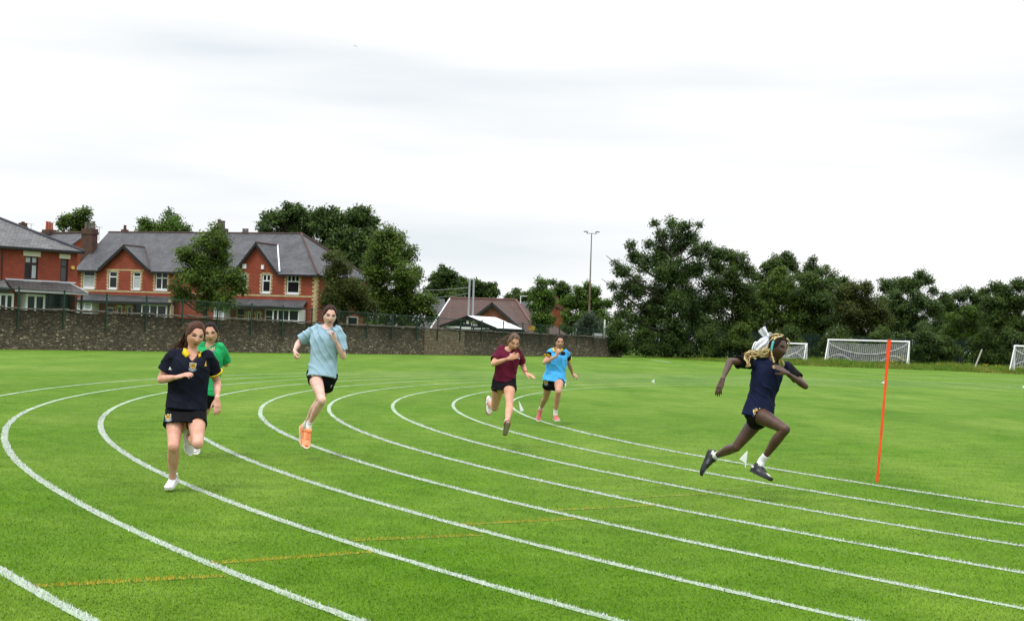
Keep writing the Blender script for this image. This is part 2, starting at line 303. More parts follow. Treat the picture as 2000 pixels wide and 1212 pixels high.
# ------------------------------------------------------------------ stone boundary wall and mesh fence
WA = np.array([-22.64, 63.72]); WBp = np.array([8.11, 117.64]); wdir = (WBp-WA)/np.linalg.norm(WBp-WA)
WF = Fr(WA, wdir)        # u along the wall away from the camera, v beyond it
def stonemat(name, c1, c2, mort, dark):
    m = bpy.data.materials.new(name); m.use_nodes = True; t = m.node_tree; b = t.nodes['Principled BSDF']; b.inputs['Roughness'].default_value = .9
    c, g = uvec(t, wdir)
    nd = t.nodes.new('ShaderNodeTexNoise'); nd.inputs['Scale'].default_value = 3; t.links.new(c.outputs[0], nd.inputs['Vector'])
    ad = t.nodes.new('ShaderNodeVectorMath'); ad.operation = 'MULTIPLY_ADD'; ad.inputs[1].default_value = (.12, .12, 0); t.links.new(nd.outputs['Color'], ad.inputs[0]); t.links.new(c.outputs[0], ad.inputs[2])
    mp = t.nodes.new('ShaderNodeMapping'); mp.inputs['Scale'].default_value = (5.6, 21, 1); t.links.new(ad.outputs[0], mp.inputs[0])
    v = t.nodes.new('ShaderNodeTexVoronoi'); v.inputs['Scale'].default_value = 1; t.links.new(mp.outputs[0], v.inputs['Vector'])
    v2 = t.nodes.new('ShaderNodeTexVoronoi'); v2.feature = 'DISTANCE_TO_EDGE'; v2.inputs['Scale'].default_value = 1; t.links.new(mp.outputs[0], v2.inputs['Vector'])
    sx = t.nodes.new('ShaderNodeSeparateXYZ'); t.links.new(v.outputs['Color'], sx.inputs[0])
    r = t.nodes.new('ShaderNodeValToRGB'); r.color_ramp.elements[0].color = (*c1, 1); r.color_ramp.elements[1].color = (*c2, 1); r.color_ramp.elements[0].position = .25; r.color_ramp.elements[1].position = .97
    t.links.new(sx.outputs[0], r.inputs[0])
    e2 = r.color_ramp.elements.new(.82); e2.color = (*[a*.62+q*.38*.8 for a, q in zip(c1, c2)], 1)
    mm = t.nodes.new('ShaderNodeMapRange'); mm.inputs['From Min'].default_value = .02; mm.inputs['From Max'].default_value = .10; t.links.new(v2.outputs['Distance'], mm.inputs['Value'])
    mx = t.nodes.new('ShaderNodeMixRGB'); mx.inputs[1].default_value = (*mort, 1); t.links.new(mm.outputs[0], mx.inputs[0]); t.links.new(r.outputs[0], mx.inputs[2])
    # damp weathered staining, heaviest in the courses under the coping
    n = t.nodes.new('ShaderNodeTexNoise'); n.inputs['Scale'].default_value = .55; n.inputs['Detail'].default_value = 6; n.inputs['Roughness'].default_value = .7; t.links.new(g.outputs['Position'], n.inputs['Vector'])
    s = t.nodes.new('ShaderNodeSeparateXYZ'); t.links.new(c.outputs[0], s.inputs[0])
    zz = t.nodes.new('ShaderNodeMath'); zz.operation = 'MULTIPLY_ADD'; zz.inputs[1].default_value = .26; zz.inputs[2].default_value = -.22; t.links.new(s.outputs[1], zz.inputs[0])
    aa = t.nodes.new('ShaderNodeMath'); aa.operation = 'ADD'; t.links.new(zz.outputs[0], aa.inputs[0]); t.links.new(n.outputs['Fac'], aa.inputs[1])
    rr = t.nodes.new('ShaderNodeValToRGB'); rr.color_ramp.elements[0].position = .38; rr.color_ramp.elements[1].position = .66; rr.color_ramp.elements[0].color = (1, 1, 1, 1); rr.color_ramp.elements[1].color = (*dark, 1)
    t.links.new(aa.outputs[0], rr.inputs[0])
    m2 = t.nodes.new('ShaderNodeMixRGB'); m2.blend_type = 'MULTIPLY'; m2.inputs[0].default_value = 1; t.links.new(mx.outputs[0], m2.inputs[1]); t.links.new(rr.outputs[0], m2.inputs[2])
    t.links.new(m2.outputs[0], b.inputs['Base Color'])
    bp = t.nodes.new('ShaderNodeBump'); bp.inputs['Strength'].default_value = 1; bp.inputs['Distance'].default_value = .05; t.links.new(mm.outputs[0], bp.inputs['Height']); t.links.new(bp.outputs[0], b.inputs['Normal'])
    return m
SM = stonemat('rubble_stone', (.085, .065, .040), (.46, .38, .26), (.065, .052, .034), (.36, .34, .31))
SM2 = stonemat('fresh_rubble_stone', (.20, .15, .09), (.44, .37, .26), (.055, .04, .025), (.8, .8, .8))
CM = mat('coping_stone', (.028, .027, .021), .95, (.085, .078, .058), 2.5, bump=.6)
def wall_top(u): return 1.79-.0042*u
wt = empty('stone_wall', 'long dark weathered rubble stone wall with rounded coping along the back of the field', 'wall')
ua, _ = WF.hit(828, 660); ub, _ = WF.hit(906, 660)
def wseg(u0, u1, v0, top=0, name='wall_section', m=SM, lab=None):
    b = MB(); n = max(1, int((u1-u0)/1.5)); rr = random.Random(3)
    us = np.linspace(u0, u1, n+1)
    V = []; 
    for u in us:
        z = wall_top(u)+top+rr.uniform(-.02, .02)
        V += [WF.p(u, v0, -.3), WF.p(u, v0, z), WF.p(u, v0+.42, z), WF.p(u, v0+.42, -.3)]
    F = [(4*k+a, 4*k+4+a, 4*k+5+a, 4*k+1+a) for k in range(n) for a in range(3)]+[(0, 1, 2, 3), (4*n+3, 4*n+2, 4*n+1, 4*n)]
    b.add(V, F); o = b.obj(name, m, wt)
    if lab: o['label'] = lab
    return o
wseg(-26, ua, 0); wseg(ua, ub, -.05, 0, 'rebuilt_section', SM2, 'paler rebuilt stretch of cream stone'); wseg(ub, 64.5, 0)
b = MB(); rr = random.Random(7); u = -26
while u < 64:      # irregular coping stones
    L = rr.uniform(.35, .8); z = wall_top(u)+rr.uniform(.0, .03); h = rr.uniform(.09, .15)
    pr = [(-.07, .022), (-.07, h*.6), (.05, h), (.34, h), (.48, h*.6), (.48, .022)]
    V = [WF.p(u+q*(L-.015), v, z+zz) for q in (0, 1) for v, zz in pr]; k = len(pr)
    b.add(V, [(j, (j+1) % k, k+(j+1) % k, k+j) for j in range(k)]+[tuple(range(k-1, -1, -1)), tuple(range(k, 2*k))]); u += L
b.obj('coping', CM, wt)
# green mesh fence standing against the wall
FG = mat('fence_green', (.008, .035, .022), .5)
def meshmat(name, col, dens, grid, ud_):
    m = bpy.data.materials.new(name); m.use_nodes = True; t = m.node_tree; b = t.nodes['Principled BSDF']; b.inputs['Base Color'].default_value = (*col, 1); b.inputs['Roughness'].default_value = .5
    c, g = uvec(t, ud_); s = t.nodes.new('ShaderNodeSeparateXYZ'); t.links.new(c.outputs[0], s.inputs[0]); outs = []
    for ax, gr in ((0, grid[0]), (1, grid[1])):
        f = t.nodes.new('ShaderNodeMath'); f.operation = 'MULTIPLY'; f.inputs[1].default_value = 1/gr; t.links.new(s.outputs[ax], f.inputs[0])
        q = t.nodes.new('ShaderNodeMath'); q.operation = 'FRACT'; t.links.new(f.outputs[0], q.inputs[0])
        l = t.nodes.new('ShaderNodeMath'); l.operation = 'LESS_THAN'; l.inputs[1].default_value = dens/gr; t.links.new(q.outputs[0], l.inputs[0]); outs.append(l)
    mxx = t.nodes.new('ShaderNodeMath'); mxx.operation = 'MAXIMUM'; t.links.new(outs[0].outputs[0], mxx.inputs[0]); t.links.new(outs[1].outputs[0], mxx.inputs[1])
    tr = t.nodes.new('ShaderNodeBsdfTransparent'); ms = t.nodes.new('ShaderNodeMixShader'); t.links.new(mxx.outputs[0], ms.inputs[0]); t.links.new(tr.outputs[0], ms.inputs[1]); t.links.new(b.outputs[0], ms.inputs[2])
    t.links.new(ms.outputs[0], t.nodes['Material Output'].inputs[0]); return m
FMESH = meshmat('fence_mesh', (.008, .035, .024), .0048, (.05, .05), wdir)
fpx = [34, 123, 206, 284, 355, 424, 490, 551, 608, 661, 717, 766, 814, 855, 899, 941, 983, 1021, 1057, 1093, 1128, 1160, 1190]
fu = [WF.hit(p, 620, -.06)[0] for p in fpx]; fu = [fu[0]-3.1] + fu
ft = empty('mesh_fence', 'tall dark green wire mesh fence bolted to the stone wall', 'fence')
for k, u in enumerate(fu):
    zt = wall_top(u)+.95-.004*u
    MB().box(WF, u-.035, u+.035, -.12, -.072, .95, zt+.1).obj('post', FG, ft)
    if k: 
        u0 = fu[k-1]; z0 = wall_top(u0)+.16; z1 = wall_top(u)+.16
        b = MB(); b.quad(WF.p(u0+.036, -.095, z0), WF.p(u-.036, -.095, z1), WF.p(u-.036, -.095, zt), WF.p(u0+.036, -.095, wall_top(u0)+.95-.004*u0))
        b.obj('mesh_panel', FMESH, ft)
        b = MB().tube([WF.p(u0+.036, -.097, wall_top(u0)+.95-.004*u0), WF.p(u-.036, -.097, zt)], .018, 5); b.obj('rail', FG, ft)
# ------------------------------------------------------------------ houses
WHT = mat('white_upvc', (.72, .74, .76), .35); GLS = mat('window_glass', (.012, .014, .017), .08, spec=.22); NETC = mat('net_curtain', (.30, .33, .36), .8, (.45, .48, .5), 6, stretch=(8, 8, .5))
LEAD = mat('lead_flashing', (.32, .33, .35), .6); BLK = mat('black_paint', (.012, .011, .012), .4); CRM = mat('cream_brick', (.50, .40, .22), .8, (.36, .28, .15), 5); MUL = mat('brown_frame', (.035, .018, .018), .4)
LINT = mat('pale_stone', (.62, .58, .48), .8); TERR = mat('ridge_terracotta', (.10, .052, .042), .8, (.065, .05, .048), 3); CUR = mat('drawn_curtain', (.035, .012, .012), .8, (.07, .03, .03), 9, stretch=(6, 6, .4))
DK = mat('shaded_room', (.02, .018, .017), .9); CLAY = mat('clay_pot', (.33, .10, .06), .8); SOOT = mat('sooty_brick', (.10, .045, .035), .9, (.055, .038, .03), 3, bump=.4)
BDOOR = mat('brown_door', (.03, .018, .013), .5); PORCHW = mat('porch_timber', (.012, .011, .010), .6)
def wall_holes(b, fr, u0, u1, z0, z1, holes, v=0, dep=.14, i=0, j=1):
    us = sorted({u0, u1, *[h[0] for h in holes], *[h[1] for h in holes]}); zs = sorted({z0, z1, *[h[2] for h in holes], *[h[3] for h in holes]})
    us = [u for u in us if u0 <= u <= u1]; zs = [z for z in zs if z0 <= z <= z1]
    for a, c in zip(us, us[1:]):
        for d, e in zip(zs, zs[1:]):
            mu, mz_ = (a+c)/2, (d+e)/2
            if any(h[0] < mu < h[1] and h[2] < mz_ < h[3] for h in holes): continue
            b.quad(fr.p(a, v, d), fr.p(c, v, d), fr.p(c, v, e), fr.p(a, v, e), i=i)
    for h in holes:
        a, c, d, e = h; k = v+dep
        b.quad(fr.p(a, v, d), fr.p(a, k, d), fr.p(a, k, e), fr.p(a, v, e), i=i); b.quad(fr.p(c, k, d), fr.p(c, v, d), fr.p(c, v, e), fr.p(c, k, e), i=i)
        b.quad(fr.p(a, v, e), fr.p(a, k, e), fr.p(c, k, e), fr.p(c, v, e), i=i); b.quad(fr.p(a, k, d), fr.p(a, v, d), fr.p(c, v, d), fr.p(c, k, d), i=i)
def window(par, fr, r, vb=(.5,), hb=(.7,), v=0., m=None, pane=None, fw=.085, name='window', cur=None, toponly=False, sill=True):
    """r=(u0,u1,z0,z1); vb: mullion fractions, hb: transom fractions"""
    u0, u1, z0, z1 = r; b = MB(); m = m or WHT; k = v+.07
    b.box(fr, u0, u1, k, k+.05, z0, z0+fw*1.3).box(fr, u0, u1, k, k+.05, z1-fw, z1).box(fr, u0, u0+fw, k-.002, k+.052, z0, z1).box(fr, u1-fw, u1, k-.002, k+.052, z0, z1)
    zt = z0+(z1-z0)*hb[0] if hb else z1
    for f in vb:
        u = u0+(u1-u0)*f; b.box(fr, u-fw*.45, u+fw*.45, k-.004, k+.046, z0 if not toponly else zt, z1)
    for f in hb:
        z = z0+(z1-z0)*f; b.box(fr, u0+.002, u1-.002, k-.007, k+.043, z-fw*.45, z+fw*.45)
    if sill: b.box(fr, u0-.05, u1+.05, v-.05, v+.1, z0-.07, z0-.004)
    o = b.obj(name, m, par)
    b = MB(); b.quad(fr.p(u0+.01, k+.03, z0+.01), fr.p(u1-.01, k+.03, z0+.01), fr.p(u1-.01, k+.03, z1-.01), fr.p(u0+.01, k+.03, z1-.01)); b.obj('pane', pane or GLS, o)
    if cur:
        b = MB()
        for a, c, d, e in cur:
            b.box(fr, u0+(u1-u0)*a+fw, u0+(u1-u0)*c-fw*.6, k+.02, k+.027, z0+(z1-z0)*d+fw, z0+(z1-z0)*e-fw)
        b.obj('curtain', NETC, o)
    return o
def surround(par, fr, r, v=-.012):      # toothed cream brick quoins round a window
    u0, u1, z0, z1 = r; b = MB(); n = 11; h = (z1-z0)/n
    for k in range(n):
        for s, e in ((-1, u0), (1, u1)):
            L = .18 if k % 2 == 0 else .08
            a, c = (e-L, e) if s < 0 else (e, e+L)
            b.box(fr, a, c, v, v+.05, z0+k*h, z0+(k+1)*h-.002)
    b.box(fr, u0-.02, u1+.02, v-.002, v+.05, z1, z1+.08)
    return b.obj('brick_surround', CRM, par)
def rect(fr, x0, x1, y0, y1, v=0):
    xm, ym = (x0+x1)/2, (y0+y1)/2
    return fr.hit(x0, ym, v)[0], fr.hit(x1, ym, v)[0], fr.hit(xm, y1, v)[1], fr.hit(xm, y0, v)[1]
def chimney(par, fr, u0, u1, v0, v1, z0, z1, pots=3, m=SOOT, pm=None, name='chimney', ph=.45):
    b = MB(); b.box(fr, u0, u1, v0, v1, z0, z1-.42).box(fr, u0-.06, u1+.06, v0-.06, v1+.06, z1-.42, z1-.24).box(fr, u0-.02, u1+.02, v0-.02, v1+.02, z1-.24, z1)
    o = b.obj(name, m, par)
    for k in range(pots):
        u = u0+(u1-u0)*(k+.5)/pots; rr = random.Random(k+int(u*7)); h = ph*rr.uniform(.75, 1.15)
        q = MB().tube([fr.p(u, (v0+v1)/2, z1), fr.p(u, (v0+v1)/2, z1+h*.85), fr.p(u, (v0+v1)/2, z1+h*.87), fr.p(u, (v0+v1)/2, z1+h)], [.13, .10, .13, .12], 8); q.obj('chimney_pot', pm or SOOT, o)
    return o
# --- terraced row: two houses end to end -------------------------------------------------
A = at(151, 524, 106.6); B = at(619, 531, 98.4)
TF = Fr((A[0], A[1]), (B[0]-A[0], B[1]-A[1])); TL = np.hypot(B[0]-A[0], B[1]-A[1])
EV = 5.22; DEP = 7.2; HD = 3.6; RZ = 8.2
tud = tuple(TF.u[:2]); tvd = tuple(TF.v[:2])
RB = brickmat('red_brick_front', tud, (.33, .055, .022), (.25, .038, .017), (.19, .06, .035), dirt=(.78, .76, .76))
RBs = brickmat('red_brick_side', tvd, (.33, .055, .022), (.25, .038, .017), (.19, .06, .035), dirt=(.78, .76, .76))
SL = brickmat('slate_front', tud, (.105, .108, .122), (.066, .068, .078), (.03, .03, .035), bw=.2, bh=.085, ms=.013, rough=.6, dirt=(.50, .50, .50))
SLs = brickmat('slate_side', tvd, (.105, .108, .122), (.066, .068, .078), (.03, .03, .035), bw=.2, bh=.085, ms=.013, rough=.6, dirt=(.50, .50, .50))
us, _ = TF.hit(397, 560)
def z3(x, y): return 140+.1732*x, 430+.1732*y
def z4(x, y): return 440+.1567*x, 450+.1567*y
def R3(a, b_, c, d, v=0): return rect(TF, z3(a, 0)[0], z3(b_, 0)[0], z3(0, c)[1], z3(0, d)[1], v)
def R4(a, b_, c, d, v=0): return rect(TF, z4(a, 0)[0], z4(b_, 0)[0], z4(0, c)[1], z4(0, d)[1], v)
ep = .25
def gable(par, ax, ay, lx, rx, wl=None):
    """front gable: brick triangle flush with the wall, black bargeboards and its own little roof running back"""
    ua_, za = TF.hit(ax, ay, -.25); ul, _ = TF.hit(lx, 526, -.25); ur, _ = TF.hit(rx, 528, -.25); zb = EV-.02
    b = MB(); b.quad(TF.p(ul+.1, -.003, zb+.0), TF.p(ur-.1, -.003, zb), TF.p(ua_, -.003, za-.12)); b.obj('gable_wall', RB, par)
    # roof slopes go back until they meet the main slope
    vr = (za-EV)*HD/(RZ-EV)
    b = MB(); b.slab([TF.p(ul, -.28, zb), TF.p(ua_, -.28, za), TF.p(ua_, vr, za), TF.p(ul, -.0, zb)], .08); b.slab([TF.p(ua_, -.28, za), TF.p(ur, -.28, zb), TF.p(ur, 0, zb), TF.p(ua_, vr, za)], .08)
    o = b.obj('gable_roof', SLs, par)
    b = MB()
    for (p, q) in (((ul, zb), (ua_, za)), ((ur, zb), (ua_, za))):
        b.add([TF.p(p[0], -.33, p[1]-.26), TF.p(p[0], -.33, p[1]+.02), TF.p(q[0], -.33, q[1]+.03), TF.p(q[0], -.33, q[1]-.24)]+[TF.p(p[0], -.284, p[1]-.26), TF.p(p[0], -.284, p[1]+.02), TF.p(q[0], -.284, q[1]+.03), TF.p(q[0], -.284, q[1]-.24)],
              [(0, 1, 2, 3), (7, 6, 5, 4), (0, 4, 5, 1), (3, 2, 6, 7), (0, 3, 7, 4), (1, 5, 6, 2)])
    b.obj('bargeboard', BLK, o)
    MB().tube([TF.p(ua_, -.3, za+.02), TF.p(ua_, vr, za+.02)], .07, 6).obj('ridge_tiles', TERR, o)
    return ua_, za, ur, vr
def bay(T, fr, r, vb, hb, kw, out=.88, mm=None):
    u0, u1, z0, z1 = r; o = MB().box(fr, u0, u1, -out+.04, -.004, -.2, z0-.075).obj('bay_base', mm or RB, T); MB().box(fr, u0+.02, u1-.02, -out+.13, -.004, z1+.002, z1+.22).obj('bay_head', mm or RB, T)
    for a in (u0, u1-.1): MB().box(fr, a, a+.1, -out+.13, -.004, z0, z1).obj('bay_cheek', WHT, T)
    window(T, fr, r, vb, hb, v=-out, **kw)
def terrace(u0, u1, name, label, wins, gnd_, gab, hip):
    T = empty(name, label, 'house', 'red brick houses of the terrace behind the wall')
    holes = [r for r, *_ in wins]+[g_[0] for g_ in gnd_ if g_[1] != 'bay']
    b = MB(); wall_holes(b, TF, u0, u1, -.3, EV, holes); 
    # side and back walls
    if hip:
        b2 = MB(); b2.quad(TF.p(u1, 0, -.3), TF.p(u1, DEP, -.3), TF.p(u1, DEP, EV), TF.p(u1, 0, EV)); b2.obj('side_wall', RBs, T)
    else:
        b2 = MB(); b2.quad(TF.p(u0, 0, -.3), TF.p(u0, DEP, -.3), TF.p(u0, DEP, EV), TF.p(u0, HD, RZ-.1), TF.p(u0, 0, EV)); b2.obj('side_wall', RBs, T)
    b.quad(TF.p(u0, DEP, -.3), TF.p(u1, DEP, -.3), TF.p(u1, DEP, EV), TF.p(u0, DEP, EV)); b.obj('front_wall', RB, T)
    gL = TF.hit(gab[2], 526, -.25)[0]; gR = TF.hit(gab[3], 528, -.25)[0]
    e = EV; o_ = .28; sl = (RZ-EV)/HD; zo = e-o_*sl*.5
    if hip:
        b = MB(); b.slab([TF.p(u0+.003, .02, e+.012), TF.p(u1+o_-.29, .02, e+.012), TF.p(u1-3.62, HD, RZ), TF.p(u0+.003, HD, RZ)], .07); b.slab([TF.p(u0+.003, -o_, zo), TF.p(gL, -o_, zo), TF.p(gL, .018, e+.01), TF.p(u0+.003, .018, e+.01)], .07); b.slab([TF.p(gR, -o_, zo), TF.p(u1+o_, -o_, zo), TF.p(u1+o_-.3, .018, e+.01), TF.p(gR, .018, e+.01)], .07); b.slab([TF.p(u0+.003, HD, RZ), TF.p(u1-3.62, HD, RZ), TF.p(u1+o_, DEP+o_, zo), TF.p(u0+.003, DEP+o_, zo)], .07); ro = b.obj('roof', SL, T)
        MB().slab([TF.p(u1+o_, -o_, zo), TF.p(u1+o_, DEP+o_, zo), TF.p(u1-3.62, HD, RZ)], .07).obj('hip_slope', SLs, ro)
        MB().tube([TF.p(u1+o_, -o_, zo+.03), TF.p(u1-3.62, HD, RZ+.03)], .085, 6).tube([TF.p(u1+o_, DEP+o_, zo+.03), TF.p(u1-3.62, HD, RZ+.03)], .1, 6).obj('hip_tiles', TERR, ro)
        MB().tube([TF.p(u0+.003, HD, RZ+.03), TF.p(u1-3.62, HD, RZ+.03)], .055, 6).obj('ridge_tiles', TERR, ro)
        MB().box(TF, u0+.01, gL, -o_-.1, -o_-.0, zo-.14, zo-.03).obj('gutter', BLK, T); g = MB().box(TF, gR, u1+o_, -o_-.1, -o_-.0, zo-.14, zo-.03).box(TF, u1+o_, u1+o_+.1, -o_-.1, DEP+o_, zo-.142, zo-.032)
    else:
        b = MB(); b.slab([TF.p(u0-.2, .02, e+.012), TF.p(u1, .02, e+.012), TF.p(u1, HD, RZ), TF.p(u0-.2, HD, RZ)], .07); b.slab([TF.p(u0-.2, -o_, zo), TF.p(gL, -o_, zo), TF.p(gL, .018, e+.01), TF.p(u0-.2, .018, e+.01)], .07); b.slab([TF.p(gR, -o_, zo), TF.p(u1, -o_, zo), TF.p(u1, .018, e+.01), TF.p(gR, .018, e+.01)], .07); b.slab([TF.p(u0-.2, HD, RZ), TF.p(u1, HD, RZ), TF.p(u1, DEP+o_, zo), TF.p(u0-.2, DEP+o_, zo)], .07); ro = b.obj('roof', SL, T)
        MB().tube([TF.p(u0-.2, HD, RZ+.03), TF.p(u1, HD, RZ+.03)], .055, 6).obj('ridge_tiles', TERR, ro)
        MB().box(TF, u0-.2, gL, -o_-.1, -o_-.0, zo-.14, zo-.03).obj('gutter', BLK, T); g = MB().box(TF, gR, u1-.01, -o_-.1, -o_-.0, zo-.14, zo-.03)
    g.obj('gutter', BLK, T); 

    gu = gable(T, *gab)
    for r, vb, hb, kw in wins:
        surround(T, TF, r); window(T, TF, r, vb, hb, **kw)
    for r, kind, vb, hb, kw in gnd_:
        if kind == 'door':
            u0_, u1_, a, c = r; zc = a+(c-a)*.8
            d = MB().box(TF, u0_, u1_, .1, .14, a, c).obj('door', kw.get('m', BDOOR), T)
            MB().box(TF, u0_+.12, u1_-.12, .085, .1, zc, c-.08).obj('door_light', GLS, d)
            MB().box(TF, u0_, u0_+.07, .04, .1, a, c).box(TF, u1_-.07, u1_, .04, .1, a, c).box(TF, u0_+.07, u1_-.07, .04, .1, c-.07, c).box(TF, u0_+.07, u1_-.07, .05, .098, zc-.06, zc).obj('door_frame', kw.get('f', WHT), d)
        elif kind == 'bay': bay(T, TF, r, vb, hb, kw)
        else:
            surround(T, TF, r); window(T, TF, r, vb, hb, **kw)
    return T, gu
GZ = .2
def g0(r): return (r[0], r[1], GZ if r[2] > GZ else GZ, r[3])
winL = [(R3(124, 258, 565, 766), (), (.68,), dict(cur=[(0, 1, 0, .68)])), (R3(414, 510, 573, 772), (), (.68,), dict()), (R3(685, 775, 580, 778), (), (.72,), dict(cur=[(0, 1, 0, .72)])), (R3(940, 1082, 584, 786), (.5,), (.67,), dict())]
_r = R3(865, 1150, 955, 1090); 
gndL = [((*R3(140, 310, 925, 1035)[:2], .9, R3(140, 310, 925, 1035)[3]), 'bay', (.52,), (.7,), dict(cur=[(0, 1, 0, 1)])), ((*R3(388, 470, 980, 1045)[:2], .3, R3(388, 470, 980, 1045)[3]), 'door', 0, 0, {}), ((*R3(505, 560, 965, 1050)[:2], .3, R3(505, 560, 965, 1050)[3]), 'w', (), (.5,), dict()), ((*R3(618, 672, 965, 1055)[:2], .5, R3(618, 672, 965, 1055)[3]), 'w', (), (.6,), dict()),
        ((*R3(702, 802, 930, 1055)[:2], .2, R3(702, 802, 930, 1055)[3]), 'door', 0, 0, dict(f=BLK, m=BLK)), ((_r[0], _r[1], .8, _r[3]), 'bay', (.33, .63), (.62,), dict(cur=[(0, .33, 0, .6), (.33, .63, 0, .6), (.63, 1, 0, .6)]))]
T1, gl = terrace(0, us, 'terraced_house', 'red brick house with slate roof and one wide front gable, left half of the terrace', winL, gndL, (242, 478.5, 192, 292.5), False)
MB().slab([TF.p(gl[2]-.03, -.28, EV+.05), TF.p(gl[2]+.08, -.28, EV+.05), TF.p(gl[0]+.06, gl[3], gl[1]+.03), TF.p(gl[0]-.0, gl[3], gl[1]+.03)], .02).obj('valley_flashing', TERR, T1)
_r = R4(668, 1000, 985, 1135); _q = R4(-60, 65, 960, 1095)
winR = [(R4(185, 270, 540, 730), (), (.7,), dict()), (R4(455, 562, 542, 776), (.5,), (.64,), dict(toponly=True, fw=.085)), (R4(762, 920, 550, 788), (.34, .66), (.64,), dict(toponly=True, fw=.08))]
gndR = [((_q[0], _q[1], .8, _q[3]), 'bay', (.5,), (.6,), dict(cur=[(0, .5, 0, 1), (.5, 1, 0, 1)])), ((*R4(135, 245, 960, 1105)[:2], .2, R4(135, 245, 960, 1105)[3]), 'door', 0, 0, dict(f=CRM)), ((*R4(275, 315, 1015, 1105)[:2], .5, R4(275, 315, 1015, 1105)[3]), 'w', (), (.6,), {}), ((*R4(387, 435, 1015, 1110)[:2], .5, R4(387, 435, 1015, 1110)[3]), 'w', (), (.62,), {}),
        ((*R4(488, 605, 980, 1120)[:2], .2, R4(488, 605, 980, 1120)[3]), 'door', 0, 0, {}), ((_r[0], _r[1], .8, _r[3]), 'bay', (.2, .4, .62), (.58,), dict(fw=.1))]
T2, gr_ = terrace(us, TL, 'terraced_house', 'corner red brick house with taller front gable, hipped roof and cream corner quoins', winR, gndR, (500.3, 473.5, 456.5, 542.5), True)
MB().slab([TF.p(gr_[2]-.05, -.27, EV+.06), TF.p(gr_[2]+.10, -.27, EV+.06), TF.p(gr_[2]+.12, gr_[3]*.96, gr_[1]+.05), TF.p(gr_[2]-.03, gr_[3]*.96, gr_[1]+.05)], .02)
# pale lead valley on the right slope of the corner gable
_a = TF.p(gr_[2], -.02, EV+.09); _b = TF.p(gr_[0], gr_[3], gr_[1]+.09)
q_ = MB(); q_.slab([_a+TF.u*-.06, _a+TF.u*.06, _b+TF.u*.06, _b+TF.u*-.06], .03); q_.obj('valley_flashing', WHT, T2)
def boxpx(par, name, m, r, v0, v1): return MB().box(TF, r[0], r[1], v0, v1, r[2], r[3]).obj(name, m, par)
boxpx(T2, 'alarm_box', WHT, R4(222, 268, 418, 475), -.12, -.01); boxpx(T2, 'alarm_box', WHT, R4(458, 490, 430, 482), -.12, -.01)
# cream string courses
def band(par, r, h=.11): MB().box(TF, r[0], r[1], -.016, .03, r[2]-h/2, r[2]+h/2).obj('string_course', CRM, par)
_l = R3(60, 1190, 770, 770); zc = 3.70
MB().box(TF, 0, us, -.0165, .03, 3.55, 3.66).obj('string_course', CRM, T1); MB().box(TF, us+.002, TL-.02, -.0165, .03, 3.55, 3.66).obj('string_course', CRM, T2)
MB().box(TF, gl[0]-1.7, gl[0]+1.7, -.018, .03, EV-.1, EV+.0).obj('string_course', CRM, T1)
b = MB()
for k in range(36):      # corner quoins
    L = .32 if k % 2 else .18; z = k*.145; b.box(TF, TL-L, TL+.014, -.02, .002, z, z+.142); b.box(TF, TL-.0, TL+.0145, .002, .5-L, z, z+.142)
b.obj('corner_quoins', CRM, T2)
Sf = Fr(TF.p(TL, 0, 0)[:2], TF.v[:2])
for (a, c, z0_, z1_) in ((1.6, 2.6, 3.75, 5.0), (4.6, 5.5, 3.75, 5.0), (1.6, 2.8, .8, 2.5), (4.4, 5.8, .8, 2.4)):
    b = MB().box(Sf, a-.2, a, -.02, .01, z0_, z1_).box(Sf, c, c+.2, -.02, .01, z0_, z1_); b.obj('brick_surround', CRM, T2)
    o = MB().box(Sf, a, c, -.03, .01, z0_, z1_).obj('window', WHT, T2); MB().box(Sf, a+.08, c-.08, -.036, -.031, z0_+.08, z1_-.08).obj('pane', GLS, o)
MB().box(Sf, .5, DEP, -.018, .01, zc-.05, zc+.08).obj('string_course', CRM, T2)
# porch roofs
def porch(par, fr, u0, u1, zt, zb, out, m, posts=(), fascia=BLK, el=0, name='porch_roof'):
    b = MB().slab([fr.p(u0, -out, zb), fr.p(u1, -out, zb), fr.p(u1-el, -.003, zt), fr.p(u0, -.003, zt)], .08); o = b.obj(name, m, par)
    MB().box(fr, u0, u1, -out-.05, -out-.0, zb-(.09 if fascia.name == 'grey_fascia' else .17), zb+.01).obj('fascia', fascia, o)
    for u in posts: MB().box(fr, u-.06, u+.06, -out+.05, -out+.17, -.2, zb-.1).obj('porch_post', PORCHW, par)
    return o
ur0 = R3(170, 1190, 830, 930, 0); porch(T1, TF, .8, us-1.0 if False else R3(1100, 1215, 850, 930)[1], 3.33, 2.86, 1.0, SL, (R3(1225, 1235, 0, 10)[0],))
porch(T2, TF, TF.hit(432, 580)[0], TL-.45, 3.33, 2.82, 1.0, SL, (), BLK, .25)
MB().box(TF, R3(1215, 1240, 0, 10)[0], R3(1240, 1245, 0, 10)[0]+.08, -.9, -.8, 0, 3.1).obj('porch_post', CRM, T1)
